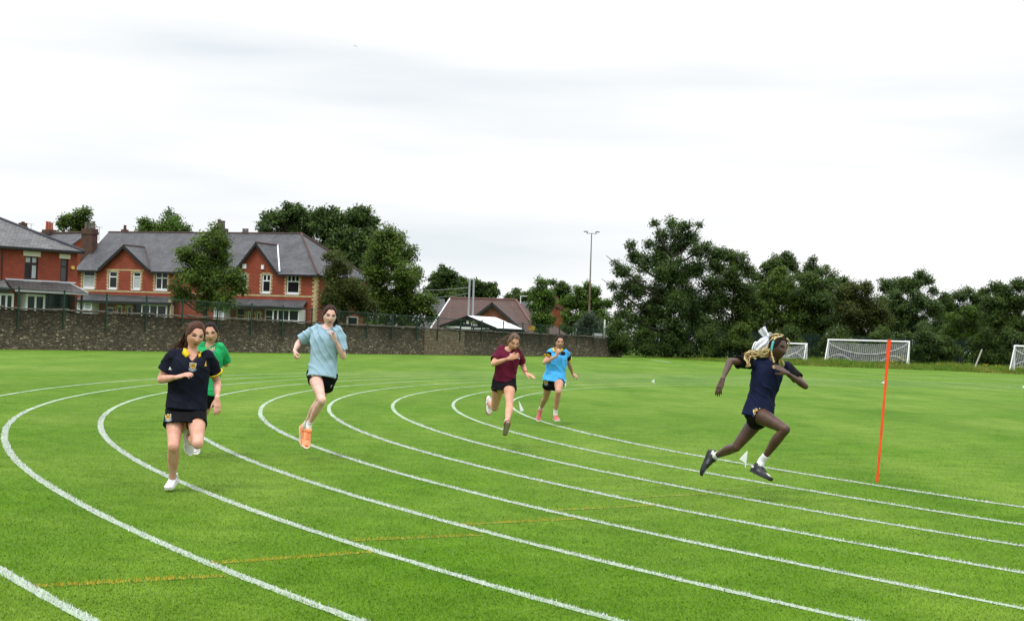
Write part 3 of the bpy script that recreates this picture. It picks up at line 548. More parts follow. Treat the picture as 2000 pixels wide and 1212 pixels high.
# chimneys of the row
uc0, _ = TF.hit(163, 470, 1.6); uc1, _ = TF.hit(191, 470, 1.6); chimney(T1, TF, uc0-.05, uc1-.36, 1.4, 2.0, 5.8, 8.3, 3, SOOT, mat('grey_pot', (.12, .10, .09), .9), ph=.5)
uc0, _ = TF.hit(424, 450, HD); chimney(T2, TF, uc0, uc0+.62, 3.2, 4.1, 7.6, 8.55, 3, mat('old_chimney', (.09, .075, .06), .9), mat('grey_pot', (.12, .10, .09), .9), ph=.65)
uc0, _ = TF.hit(237, 450, HD+1); chimney(T1, TF, uc0, uc0+.35, 4.6, 5.0, 7.0, 8.5, 1, SOOT, SOOT, ph=.3)
uc0, _ = TF.hit(471, 450, HD+1); chimney(T2, TF, uc0, uc0+.55, 4.5, 5.0, 7.0, 8.35, 2, SOOT, mat('grey_pot', (.12, .10, .09), .9), ph=.35)
# small aerials
for px, py, py2, D in ((194, 444, 462, 107), (61, 438, 455, 122)):
    a = at(px, py, D); c = at(px-1, py2+8, D); o = MB().tube([c, a], .025, 5).tube([a+np.array([-.35, 0, .05]), a+np.array([.25, 0, 0])], .02, 4).obj('tv_aerial', mat('aerial_metal', (.3, .3, .32), .4, metal=.5))
    tag(o, 'thin tv aerial rising beside the ' + ('dark left chimney of the terrace' if px > 100 else 'red chimney pots behind the left house'), 'aerial')
# --- left house in the foreground -------------------------------------------------------
A2 = at(0, 478, 84.0); B2 = at(151.5, 489, 87.3)
LF = Fr(A2[:2], (B2-A2)[:2]); LLn = np.hypot(*(B2-A2)[:2]); lud = tuple(LF.u[:2]); lvd = tuple(LF.v[:2])
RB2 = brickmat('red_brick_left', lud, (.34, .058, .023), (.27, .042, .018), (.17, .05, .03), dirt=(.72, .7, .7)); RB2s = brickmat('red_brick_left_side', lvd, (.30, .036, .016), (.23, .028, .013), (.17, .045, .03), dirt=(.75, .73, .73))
ORB = brickmat('orange_brick_left', lud, (.40, .085, .028), (.33, .065, .022), (.2, .07, .04), dirt=(.8, .78, .78))
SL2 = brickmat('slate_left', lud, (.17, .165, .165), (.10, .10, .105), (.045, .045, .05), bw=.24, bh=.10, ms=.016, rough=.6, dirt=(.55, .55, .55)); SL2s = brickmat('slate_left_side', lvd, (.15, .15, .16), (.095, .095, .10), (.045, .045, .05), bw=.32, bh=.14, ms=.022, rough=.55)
H2 = empty('corner_house', 'red brick house at the far left with cream lintels and a hipped slate roof', 'house')
def R2(x0, x1, y0, y1, v=0): return rect(LF, x0*.1815, x1*.1815, 400+y0*.1815, 400+y1*.1815, v)
E2 = 5.66; D2 = 9; ud_ = R2(45, 50, 0, 10)[0]
w1 = R2(265, 410, 552, 806); w2 = R2(650, 733, 578, 830)
gw = R2(215, 425, 960, 1110); gw = (gw[0], gw[1], 1.0, gw[3]); gl2 = R2(-60, 100, 950, 1100); gl2 = (gl2[0], gl2[1], 1.0, gl2[3]); gd = R2(490, 830, 965, 1110); gd = (gd[0], gd[1], .2, gd[3])
b = MB(); wall_holes(b, LF, ud_, LLn, -.3, E2, [w1, w2, gd]); b.quad(LF.p(-9, D2, -.3), LF.p(LLn, D2, -.3), LF.p(LLn, D2, E2), LF.p(-9, D2, E2)); b.obj('front_wall', RB2, H2)
b = MB(); wall_holes(b, LF, -9, ud_-.002, -.3, E2, []); q_ = b.obj('neighbouring_front_wall', ORB, H2)
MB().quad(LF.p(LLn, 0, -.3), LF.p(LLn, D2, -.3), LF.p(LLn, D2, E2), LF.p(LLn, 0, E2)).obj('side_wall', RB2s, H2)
zr = E2+4.5*.50; oo = .3; zo = E2-.08
b = MB(); b.slab([LF.p(-9, -oo, zo), LF.p(LLn+oo, -oo, zo), LF.p(LLn-4.5, 4.5, zr), LF.p(-9, 4.5, zr)], .08); b.slab([LF.p(-9, 4.5, zr), LF.p(LLn-4.5, 4.5, zr), LF.p(LLn+oo, D2+oo, zo), LF.p(-9, D2+oo, zo)], .08); ro = b.obj('roof', SL2, H2)
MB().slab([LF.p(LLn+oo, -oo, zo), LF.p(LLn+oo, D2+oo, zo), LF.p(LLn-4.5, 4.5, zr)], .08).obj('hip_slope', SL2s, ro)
MB().tube([LF.p(LLn+oo, -oo, zo+.03), LF.p(LLn-4.5, 4.5, zr+.03)], .09, 6).tube([LF.p(LLn-4.5, 4.5, zr+.03), LF.p(-9, 4.5, zr+.03)], .09, 6).tube([LF.p(LLn+oo, D2+oo, zo+.03), LF.p(LLn-4.5, 4.5, zr+.03)], .08, 6).obj('hip_tiles', mat('dark_ridge', (.03, .032, .05), .6), ro)
MB().box(LF, -9, LLn+oo, -oo-.1, -oo, zo-.16, zo-.05).obj('gutter', BLK, H2)
MB().tube([LF.p(ud_, -.08, -.2), LF.p(ud_, -.08, E2-.2)], .05, 8).obj('downpipe', mat('downpipe_brown', (.05, .018, .02), .4), H2)
window(H2, LF, w1, (.5,), (.68,), m=MUL, cur=[(.5, 1, 0, .68), (0, .5, .68, 1), (.5, 1, .68, 1)], sill=False, v=.02); window(H2, LF, w2, (), (.66,), m=MUL, cur=[], pane=mat('grey_blind', (.075, .085, .09), .5), sill=False, v=.02)
for r in (R2(250, 437, 500, 553), R2(638, 757, 530, 579)): MB().box(LF, r[0], r[1], -.03, .06, r[2], r[3]).obj('lintel', LINT, H2)
for r in (R2(245, 437, 814, 853), R2(634, 760, 838, 869)): MB().box(LF, r[0], r[1], -.09, .08, r[2], r[3]).obj('window_sill', WHT, H2)
bay(H2, LF, gw, (.5,), (.3,), dict(fw=.13), .85, RB2); bay(H2, LF, gl2, (.5,), (.3,), dict(fw=.13), .7, ORB)
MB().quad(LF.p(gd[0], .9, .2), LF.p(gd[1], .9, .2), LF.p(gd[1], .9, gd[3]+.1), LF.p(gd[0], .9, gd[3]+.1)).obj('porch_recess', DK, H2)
for a, c in ((.12, .45), (.6, .92)):
    o = MB().box(LF, gd[0]+(gd[1]-gd[0])*a, gd[0]+(gd[1]-gd[0])*c, .55, .6, .9, gd[3]-.1).obj('porch_window', GLS, H2)
    MB().box(LF, gd[0]+(gd[1]-gd[0])*a, gd[0]+(gd[1]-gd[0])*c, .5, .548, .9, 1.0).box(LF, gd[0]+(gd[1]-gd[0])*a, gd[0]+(gd[1]-gd[0])*c, .5, .548, 1.75, 1.81).obj('porch_window_frame', mat('grey_frame', (.16, .2, .2), .5), o)
al = R2(758, 795, 655, 695); MB().tube([LF.p((al[0]+al[1])/2, -.14, (al[2]+al[3])/2), LF.p((al[0]+al[1])/2, .0, (al[2]+al[3])/2)], .11, 14).obj('alarm_box', mat('alarm_yellow', (.62, .42, .10), .5), H2)
PT = brickmat('porch_tiles', lud, (.042, .036, .036), (.028, .025, .026), (.10, .09, .09), bw=.3, bh=.16, ms=.02, rough=.6)
zt = R2(100, 800, 850, 850)[3]; 
zt1 = 3.62; porch(H2, LF, R2(90, 100, 0, 10)[0], LF.hit(172, 576, -1.45)[0], zt1, 3.02, 1.45, PT, (), mat('grey_fascia', (.34, .35, .35), .6), .55)
porch(H2, LF, -4, R2(78, 85, 0, 10)[0], zt1, 3.06, .9, SL2, (), BLK, 0)
pe = LF.hit(172, 576, -1.45)[0]; MB().tube([LF.p(pe+.01, -1.45, 3.05), LF.p(pe-.54, 0, zt1+.03)], .05, 6).obj('verge_trim', mat('grey_fascia', (.34, .35, .35), .6), H2)
MB().box(LF, pe-.35, pe-.25, -1.3, -1.2, 0, 2.9).box(LF, R2(470, 478, 0, 10)[0], R2(470, 478, 0, 10)[0]+.1, -1.3, -1.2, 0, 2.9).obj('porch_post', PORCHW, H2)
MB().slab([LF.p(R2(90, 100, 0, 10)[0], -.12, zt1+.0), LF.p(LLn-.05, -.12, zt1+.0), LF.p(LLn-.05, -.004, zt1+.08), LF.p(R2(90, 100, 0, 10)[0], -.004, zt1+.08)], .02).obj('lead_flashing', LEAD, H2)
cl, _ = LF.hit(42, 440, 6.5); zc_ = LF.hit(42, 434.5, 6.5)[1]; chimney(H2, LF, cl, cl+.36, 6.5, 6.9, 6.5, zc_, 1, SOOT, SOOT, ph=.08)
# --- house roofs further back -----------------------------------------------------------
a = at(84, 456, 124); b_ = at(162, 456.5, 121); BF = Fr(a[:2], (b_-a)[:2]); L = np.hypot(*(b_-a)[:2]); H3 = empty('house', 'house with plain slate roof and red chimney pots peeping between the two nearer houses', 'house')
zr_ = a[2]; b = MB(); b.slab([BF.p(-4, -4.2, zr_-2.9), BF.p(L+.6, -4.2, zr_-2.9), BF.p(L+.6, 0, zr_), BF.p(-4, 0, zr_)], .1); b.slab([BF.p(-4, 0, zr_), BF.p(L+.6, 0, zr_), BF.p(L+.6, 4.2, zr_-2.9), BF.p(-4, 4.2, zr_-2.9)], .1); b.obj('roof', SL, H3)
MB().tube([BF.p(-4, 0, zr_+.05), BF.p(L+.6, 0, zr_+.05)], .1, 6).obj('ridge_tiles', TERR, H3)
b = MB().box(BF, -4, L+.4, -3.9, 3.9, -.2, zr_-3).add([BF.p(L+.4, -3.9, zr_-3), BF.p(L+.4, 3.9, zr_-3), BF.p(L+.4, 0, zr_-.15), BF.p(-4, -3.9, zr_-3), BF.p(-4, 3.9, zr_-3), BF.p(-4, 0, zr_-.15)], [(0, 1, 2), (5, 4, 3), (0, 2, 5, 3), (1, 4, 5, 2)]); b.obj('wall', RBs, H3)
c0, _ = BF.hit(88, 450, 0); chimney(H3, BF, c0, c0+1.0, -.3, .4, zr_-.6, zr_+.32, 3, CLAY if False else SOOT, CLAY, ph=.65)
# --- brown tiled bungalow ----------------------------------------------------------------
BT = brickmat('brown_tiles', (1, 0), (.066, .030, .024), (.048, .023, .019), (.15, .095, .075), bw=6, bh=.19, ms=.022, rough=.8, dirt=(.75, .75, .75))
BN = empty('bungalow', 'bungalow with brown tiled roof and a red brick gable behind the wall', 'house')
a = at(879, 582, 140); c = at(1000, 588.5, 138); NF = Fr(a[:2], (c-a)[:2]); L = np.hypot(*(c-a)[:2]); zr_ = a[2]; sl = .62
b = MB(); b.slab([NF.p(-.0, -5, zr_-5*sl), NF.p(L+4.2, -5, zr_-5*sl), NF.p(L+.4, 0, zr_), NF.p(0, 0, zr_)], .1); b.slab([NF.p(0, 0, zr_), NF.p(L+.4, 0, zr_), NF.p(L+4.2, 5, zr_-5*sl), NF.p(0, 5, zr_-5*sl)], .1); b.slab([NF.p(L+4.2, -5, zr_-5*sl), NF.p(L+4.2, 5, zr_-5*sl), NF.p(L+.4, 0, zr_)], .1); ro = b.obj('roof', BT, BN)
MB().tube([NF.p(0, 0, zr_+.05), NF.p(L+.4, 0, zr_+.05)], .1, 6).tube([NF.p(L+.4, 0, zr_+.05), NF.p(L+4.2, -5, zr_-5*sl+.05)], .1, 6).obj('ridge_tiles', mat('brown_ridge', (.16, .09, .075), .8), ro)
MB().tube([NF.p(0, -5, zr_-5*sl), NF.p(0, 0, zr_)], .07, 6).obj('verge', WHT, ro)
ORR = brickmat('orange_brick_gable', (1, 0), (.27, .075, .04), (.20, .055, .032), (.2, .12, .09))
MB().box(NF, .3, L+3.8, -4.7, 4.7, -.2, zr_-5*sl-.05).add([NF.p(.3, -4.7, zr_-3.1), NF.p(.3, 4.7, zr_-3.1), NF.p(.3, 0, zr_-.2)], [(0, 1, 2)]).obj('wall', ORR, BN)
gx_, gz_ = NF.hit(962, 591, -6); hw = 3.3; gs = .78
b = MB().quad(NF.p(gx_-hw+.2, -5.8, -.2), NF.p(gx_+hw-.2, -5.8, -.2), NF.p(gx_+hw-.2, -5.8, gz_-hw*gs), NF.p(gx_, -5.8, gz_-.15), NF.p(gx_-hw+.2, -5.8, gz_-hw*gs)); b.obj('gable_wall', ORR, BN)
vb_ = -(zr_-gz_)/sl
b = MB().slab([NF.p(gx_-hw, -6.1, gz_-hw*gs), NF.p(gx_, -6.1, gz_), NF.p(gx_, vb_, gz_), NF.p(gx_-hw, vb_-3.4, gz_-hw*gs)], .1).slab([NF.p(gx_, -6.1, gz_), NF.p(gx_+hw, -6.1, gz_-hw*gs), NF.p(gx_+hw, vb_-3.4, gz_-hw*gs), NF.p(gx_, vb_, gz_)], .1); ro = b.obj('gable_roof', BT, BN)
b = MB()
for s in (-1, 1): b.slab([NF.p(gx_, -6.17, gz_+.06), NF.p(gx_+s*hw, -6.17, gz_-hw*gs+.06), NF.p(gx_+s*hw, -6.105, gz_-hw*gs+.06), NF.p(gx_, -6.105, gz_+.06)], .24)
b.obj('bargeboard', mat('dark_grey_paint', (.025, .028, .032), .5), ro)
# grey roofs beside / behind it
for (x0, y0, x1, D, lab, dy) in ((843, 582, 868, 150, 'grey slate roofed house behind the pale verge of the bungalow', 4), (1002, 588, 1034, 152, 'grey roofed house with a small aerial right of the bungalow', 3.2)):
    a = at(x0, y0, D); c = at(x1, y0+1, D); f = Fr(a[:2], (c-a)[:2]); L = np.hypot(*(c-a)[:2]); h = empty('house', lab, 'house')
    MB().slab([f.p(-1 if x0 < 900 else 0, -4, a[2]-dy), f.p(L+1, -4, a[2]-dy), f.p(L, 0, a[2]), f.p(0, 0, a[2])], .1).slab([f.p(0, 0, a[2]), f.p(L, 0, a[2]), f.p(L+1, 4, a[2]-dy), f.p(0, 4, a[2]-dy)], .1).obj('roof', SL, h)
    MB().box(f, 0, L+.7, -3.7, 3.7, -.2, a[2]-dy-.1).obj('wall', ORR, h)
a = at(1017, 578, 151); MBq = MB().tube([a+np.array([0, 0, -2]), a], .05, 5).tube([a, a+np.array([.7, 0, 0])], .03, 4); o = MBq.obj('tv_aerial', WHT); tag(o, 'white bracket shaped aerial on the grey roof right of the bungalow', 'aerial')
# red brick house end showing between the trees, and a pale shed by the boundary
a = at(1080, 583, 160); f = Fr(a[:2], (1, 0)); h = empty('house', 'sliver of red brick house with a white gutter seen between two garden trees', 'house')
MB().box(f, 0, 1.8, 0, 6, -.2, a[2]-.4).obj('wall', RB, h); MB().slab([f.p(-.2, -.2, a[2]-.5), f.p(2.2, -.2, a[2]-1.6), f.p(2.2, 6, a[2]-1.6), f.p(-.2, 6, a[2]-.5)], .12).obj('roof', SL, h)
MB().box(f, .2, .6, 1, 1.6, a[2]-.9, a[2]+.3).obj('chimney', ORR, h)
# --- black clubhouse shed with white corrugated roof --------------------------------------
SHD = mat('black_cladding', (.010, .011, .014), .5); CORR = mat('white_corrugated', (.80, .82, .84), .4)
SH = empty('clubhouse', 'low black clubhouse with a white corrugated roof and white lettering just behind the wall', 'building')
a = at(864, 636, 114); c = at(965, 640, 112); SF = Fr(a[:2], (c-a)[:2]); L = np.hypot(*(c-a)[:2]); ux, zx = SF.hit(915, 617, 0); ze = SF.hit(966, 639.5, 0)[1]
al_, zl = SF.hit(862, 636, 0); dpt = 5.0
b = MB().add([SF.p(0.1, 0, -.2), SF.p(L, 0, -.2), SF.p(L, 0, ze-.12), SF.p(ux, 0, zx-.12), SF.p(.1, 0, zl-.12)]+[SF.p(0.1, dpt, -.2), SF.p(L, dpt, -.2), SF.p(L, dpt, ze-.12), SF.p(ux, dpt, zx-.12), SF.p(.1, dpt, zl-.12)], [(0, 1, 2, 3, 4), (9, 8, 7, 6, 5), (0, 4, 9, 5), (1, 6, 7, 2)]); b.obj('wall', SHD, SH)
b = MB(); n = 26
for k in range(n):      # corrugations run down the slope
    v0, v1 = -.15+dpt*k/n, -.15+dpt*(k+1)/n; vm = (v0+v1)/2
    b.slab([SF.p(ux, v0, zx), SF.p(L+.25, v0, ze-.05), SF.p(L+.25, vm, ze), SF.p(ux, vm, zx+.05)], .03); b.slab([SF.p(ux, vm, zx+.05), SF.p(L+.25, vm, ze), SF.p(L+.25, v1, ze-.05), SF.p(ux, v1, zx)], .03)
    b.slab([SF.p(ux-.003, v0, zx), SF.p(-.1, v0, zl), SF.p(-.1, v1, zl), SF.p(ux-.003, v1, zx)], .04)
ro = b.obj('roof', CORR, SH)
b = MB().slab([SF.p(ux, -.22, zx+.05), SF.p(L+.3, -.22, ze+.02), SF.p(L+.3, -.155, ze+.02), SF.p(ux, -.155, zx+.05)], .2).slab([SF.p(ux, -.22, zx+.05), SF.p(-.2, -.22, zl+.02), SF.p(-.2, -.155, zl+.02), SF.p(ux, -.155, zx+.05)], .2); b.obj('bargeboard', BLK, ro)
MB().box(SF, L+.26, L+.34, -.2, dpt-.2, ze-.22, ze-.03).obj('gutter', BLK, ro)
def RS(x0, x1, y0, y1): return rect(SF, 850+x0/8, 850+x1/8, 570+y0/8, 570+y1/8)
def sbox(name, r, m, v=-.03): MB().box(SF, r[0], r[1], v, v+.02, r[2], r[3]).obj(name, m, SH)
sbox('notice', RS(490, 528, 450, 495), WHT); sbox('notice', RS(440, 466, 478, 496), LEAD); sbox('light_panel', RS(172, 385, 534, 560), WHT); sbox('light_panel', RS(412, 560, 545, 578), WHT); sbox('yellow_mark', RS(556, 584, 462, 486), mat('dull_yellow', (.45, .36, .08), .6))
# blurred white sign lettering: two lines, strokes only as far as they can be read
b = MB()
for (x, y, w_, h_) in [(592, 445, 10, 30), (592, 445, 26, 8), (610, 455, 8, 20), (626, 447, 8, 28), (640, 447, 18, 7), (640, 462, 8, 14), (654, 450, 7, 24), (560, 490, 22, 8), (568, 492, 8, 34), (596, 490, 9, 40), (612, 490, 8, 40), (598, 506, 20, 8), (628, 490, 8, 40), (628, 522, 16, 8), (648, 490, 8, 40), (648, 490, 16, 8), (648, 508, 14, 7), (648, 524, 16, 8)]:
    r = RS(x, x+w_, y, y+h_); b.box(SF, r[0], r[1], -.035, -.01, r[2], r[3])
b.obj('sign_lettering', WHT, SH)
b = MB()
for (x, w_) in [(575, 12), (612, 18), (634, 22), (660, 26), (690, 26), (735, 20), (760, 22), (804, 16), (826, 20)]:
    r = RS(x, x+w_, 562, 578); b.box(SF, r[0], r[1], -.035, -.01, r[2], r[3])
b.obj('small_lettering', WHT, SH)
YB = mat('banner_yellow', (.36, .30, .03), .7, (.28, .11, .03), 2.6); a = at(1030, 640, 112); f = Fr(a[:2], (1, 0)); bn = MB().box(f, 0, .6, 0, .03, a[2]-.15, a[2]+.17).obj('banner', YB); tag(bn, 'small yellow and orange banner just above the wall right of the clubhouse', 'banner')
# --- poles, signs, mast ---------------------------------------------------------------------
GAL = mat('galvanised_steel', (.30, .32, .33), .45, metal=.3); RUST = mat('rusty_brown_pole', (.13, .07, .045), .8, (.18, .13, .10), .5, .4, .6)
for k, (xt, yt, xb, yb, lab) in enumerate(((917.5, 547, 914.5, 617, 'left one of two tall pale grey poles standing behind the clubhouse'), (925.5, 548.5, 923.5, 617, 'right one of two tall pale grey poles standing behind the clubhouse'))):
    p = at(xb, yb, 118); q = at(xt, yt, 118); o = empty('steel_pole', lab, 'pole', 'pair of pale poles behind the clubhouse')
    MB().tube([np.array([p[0], p[1], 0]), q], .09, 10).obj('shaft', GAL, o); MB().tube([q, q+np.array([0, 0, .12])], [.10, .08], 10).obj('cap', GAL, o)
p = at(825.5, 637, 104); q = at(827.5, 588, 104); o = empty('road_sign', 'grey pole with two round road sign discs seen from the back above the wall', 'road sign')
MB().tube([np.array([p[0], p[1], 0]), q], .045, 8).obj('pole', GAL, o)
for (px, py, r_) in ((826.8, 592.5, .27), (822.5, 604, .22)):
    c = at(px, py, 103.93); MB().tube([c, c+np.array([0, .02, 0])], r_, 24).obj('sign_disc', mat('sign_back_grey', (.19, .20, .21), .6), o)
p = at(1150.5, 616, 150); q = at(1155.5, 456, 150); o = empty('floodlight_mast', 'tall slim mast with two floodlights standing among the trees', 'floodlight'); pm = p+(q-p)*.42
MB().tube([np.array([p[0]-.1, p[1], 0]), p, pm], [.11, .10, .085], 8).obj('lower_pole', RUST, o); MB().tube([pm, q], [.08, .05], 8).obj('upper_pole', mat('grey_pole', (.16, .15, .14), .6), o)
MB().tube([q+np.array([-.55, 0, .02]), q+np.array([.55, 0, .02])], .05, 6).obj('crossbar', GAL, o)
for s in (-1, 1): f = Fr((q+np.array([s*.62, 0, 0]))[:2], (1, .1*s)); MB().box(f, -.2, .2, -.15, .15, q[2]+.14, q[2]+.23).box(f, -.03-s*.2, .03-s*.2, -.02, .02, q[2]+.02, q[2]+.14).obj('floodlight', mat('lamp_grey', (.10, .10, .11), .4), o)
a = at(1181, 632, 120.5); o = MB().tube([np.array([a[0], a[1], 0]), a+np.array([0, 0, .35])], .07, 8).obj('post', WHT); tag(o, 'pale post at the right end of the mesh fence beside the big tree', 'post')
# grey end-on shed and white rail by the wall
a = at(1060, 620, 122); 
f = Fr(at(1158, 655, 120)[:2], (1, 0)); o = MB().box(f, 0, .8, 0, 1.2, .3, at(1158, 650, 120)[2]).obj('cabinet', mat('pale_grey_cabinet', (.42, .44, .44), .5)); tag(o, 'pale grey cabinet top showing through the mesh fence near its right end', 'cabinet')
# overhead wires
for k, (x0, y0, x1, y1) in enumerate(((835, 554, 915, 561), (835, 573, 915, 573))):
    p = at(x0-110, y0-4, 150); q = at(x1, y1, 118); pts = [p+(q-p)*s+np.array([0, 0, -.5*4*s*(1-s)]) for s in np.linspace(0, 1, 9)]
    o = MB().tube(pts, .018, 4).obj('overhead_wire', mat('wire_grey', (.25, .26, .27), .6)); tag(o, ('upper' if k == 0 else 'lower')+' thin overhead wire running to the pale poles behind the clubhouse', 'wire')
# --- football goals in the long grass ---------------------------------------------------------
GW = mat('goal_white', (.75, .76, .77), .4); NET = mat('net_cord', (.55, .57, .55), .8)
def net(fr, P, nu, nv, r=.011, sag=0, bow=0):
    """P: four corners (bilinear) -> cords"""
    b = MB(); P = [np.array(p, float) for p in P]
    def q(s, t):
        x = (P[0]*(1-s)+P[1]*s)*(1-t)+(P[3]*(1-s)+P[2]*s)*t; x = x.copy(); x[2] -= sag*4*s*(1-s)*(1-.6*t); x += fr.v*bow*math.sin(math.pi*s)*t; return x
    for k in range(nu+1): b.tube([q(k/nu, t) for t in np.linspace(0, 1, 5)], r, 3, cap=False)
    for k in range(nv+1): b.tube([q(s, k/nv) for s in np.linspace(0, 1, 9)], r, 3, cap=False)
    return b
def goal(label, pl, pr, D0, D1, H, dep, lab_dx, curved=False):
    a = at(pl[0], pl[1], D0); c = at(pr[0], pr[1], D1); f = Fr((a[0], a[1], (a[2]+c[2])/2-H), (c-a)[:2]); L = np.hypot(*(c-a)[:2])
    f.O[2] = a[2]-H; G = empty('football_goal', label, 'goal', 'white football goals in the long grass'); tl = (c[2]-a[2])/L
    pz = lambda u: u*tl
    for u in (0, L): MB().tube([f.p(u, 0, pz(u)-.1), f.p(u, 0, H+pz(u))], .065, 8).obj('goal_post', GW, G)
    MB().tube([f.p(-.06, 0, H), f.p(L+.06, 0, H+pz(L))], .065, 8).obj('crossbar', GW, G)
    for u in (0, L):
        s = [f.p(u-lab_dx*(1 if u == 0 else .5)*t, dep*(t if not curved else t**.6), H-(H)*t*(1 if not curved else t)+pz(u)) for t in np.linspace(0, 1, 8)]
        MB().tube(s, .045, 6).obj('side_stay', GW, G)
    nb = net(f, [f.p(0, .05, H-.05), f.p(L, .05, H-.05+pz(L)), f.p(L-lab_dx*.5, dep*.75, .55+pz(L)), f.p(-lab_dx*.8, dep*.75, .55)], int(L/.16), 15, .009, .25, .3)
    nb.obj('net', NET, G)
    for u in (0, L): net(f, [f.p(u, 0, H-.05+pz(u)), f.p(u, 0, .1+pz(u)), f.p(u-lab_dx*.8, dep*.75, .3+pz(u)), f.p(u-lab_dx*.1, dep*.1, H-.3+pz(u))], 14, 6, .008).obj('side_net', NET, G)
    b = MB(); pts = [f.p(L*s-lab_dx*.3, dep*.4, H-.08-1.15*math.sin(math.pi*s)**.7*.9+pz(L*s)) for s in np.linspace(0, 1, 20)]; b.tube(pts, .022, 4)
    for s0, s1 in ((0, .33), (.68, 1)): b.tube([f.p(L*(s0+(s1-s0)*s)-lab_dx*.6, dep*.7, .45+.5*math.sin(math.pi*s)+pz(L*s0)) for s in np.linspace(0, 1, 10)], .02, 4)
    b.obj('net_rope', NET, G)
    return G
goal('full size white goal with sagging net, between the orange pole and the runner with braids', (1618, 663), (1776, 667), 120, 118, 2.13, -1.5, .15)
goal('smaller white goal with a curved side stay partly hidden behind the runner with braids', (1476, 668), (1576, 671.5), 119, 118, 1.70, -1.2, .35, True)
goal('white goal cut off by the right edge of the picture', (1982, 675), (2150, 682), 111, 108, 2.13, -1.3, .15)
# leaning stick in the verge
p = at(1904, 717, 113.5); q = at(1918, 682, 113.5); o = MB().tube([p, q], [.07, .055], 7).obj('leaning_post', mat('weathered_wood', (.42, .40, .33), .8)); tag(o, 'pale wooden post leaning over in the rough grass at the right', 'post')
# steel palisade fence behind the goals
PF = mat('palisade_green', (.006, .022, .016), .5); pf = empty('palisade_fence', 'dark green palisade fence half lost under the trees behind the goals', 'fence')
pa, pb = np.array([11., 124.]), np.array([66., 124.]); f = Fr(pa, pb-pa); L = np.linalg.norm(pb-pa)
k = 0; u = 0
while u < L:
    b = MB()
    for j in range(16):
        if u+j*.155 > L: break
        b.box(f, u+j*.155, u+j*.155+.07, 0, .02, .3, 2.55)
    b.box(f, u, min(u+2.45, L), .022, .06, .7, .75).box(f, u, min(u+2.45, L), .022, .06, 2.15, 2.2); b.obj('pale_panel', PF, pf)
    MB().box(f, u+2.45, u+2.52, .0, .08, .2, 2.4).obj('post', PF, pf); u += 2.5
# orange slalom pole and the small line flags
ORG = mat('orange_plastic', (.80, .060, .010), .45, (.88, .09, .016), 6); p = gnd(1713, 941); q = at(1737, 663, p[1]+.05); d = (q-p); f = Fr(p[:2], (1, 0)); o = empty('slalom_pole', 'tall bright orange flat pole leaning slightly, pushed into the grass', 'pole')
rr = random.Random(2); b = MB(); n = 22
pts = [p+d*t for t in np.linspace(0, 1, n)]; V = []
for k, c in enumerate(pts):
    hw_ = .0128+rr.uniform(-.001, .001)+(.006 if k > n-4 else 0)+(.002 if n-7 < k else 0); dp = .008+(.006 if k > n-5 else 0)
    V += [c+np.array([-hw_, -dp, 0]), c+np.array([hw_, -dp*.6, 0]), c+np.array([hw_, dp, 0]), c+np.array([-hw_, dp*.7, 0])]
b.add(V, [(4*k+j, 4*k+(j+1) % 4, 4*k+4+(j+1) % 4, 4*k+4+j) for k in range(n-1) for j in range(4)]+[(3, 2, 1, 0), (4*n-4, 4*n-3, 4*n-2, 4*n-1)]); b.obj('pole', ORG, o)
FW = mat('white_flag', (.74, .76, .76), .6, sheen=.2)
flags = [((1455.5, 912), .068, -1, 'white pennant flag on the inner lane line behind the heels of the runner with braids', 32, 15), ((1019.5, 803), 0, -1, 'white pennant flag at the tip of the innermost lane bend', 20, 8), ((1104, 757), 0, -1, 'white pennant flag just behind the knee of the runner in the blue bib', 16, 6), ((1277, 749), 0, -1, 'white pennant flag alone on the infield beyond the bend', 9, 7), ((1727, 751), 0, -1, 'white pennant flag half hidden by the orange pole', 8, 8), ((2001, 760), 0, -1, 'white pennant flag clipped by the right edge of the picture', 9, 7)]
for (fx, fy), _z, s, lab, hp, wp in flags:
    g = gnd(fx, fy); sc = g[1]/F_PX; H = hp*sc; Wd = wp*sc; T = empty('line_flag', lab, 'flag', 'small white flags along the inside of the track')
    f = Fr(g, (1, .25)); lean = .10*H if fx != 1019.5 else -.15*H
    if fx == 1019.5:
        tipu = -.32*H
        b = MB().add([f.p(-.12*H, 0, .0), f.p(tipu, 0, H), f.p(.20*H, 0, .02)]+[f.p(-.12*H, .006, .0), f.p(tipu, .006, H), f.p(.20*H, .006, .02)], [(0, 1, 2), (5, 4, 3), (0, 3, 4, 1), (1, 4, 5, 2), (0, 2, 5, 3)]); b.obj('pennant', FW, T); b = MB().tube([f.p(-.14*H, .003, -.02), f.p(tipu-.005, .003, H*1.02)], .005, 6); b.obj('rod', WHT, T)
    else:
        tip = lean
        b = MB().add([f.p(tip*.35, 0, H*.25), f.p(tip, 0, H), f.p(s*Wd*.8, 0, H*.48)]+[f.p(tip*.35, .006, H*.25), f.p(tip, .006, H), f.p(s*Wd*.8, .012, H*.48)], [(0, 1, 2), (5, 4, 3), (0, 3, 4, 1), (1, 4, 5, 2), (0, 2, 5, 3)]); b.obj('pennant', FW, T)
        b = MB().tube([f.p(0, .003, -.02), f.p(tip, .003, H)], .0065, 6); b.obj('rod', WHT, T)
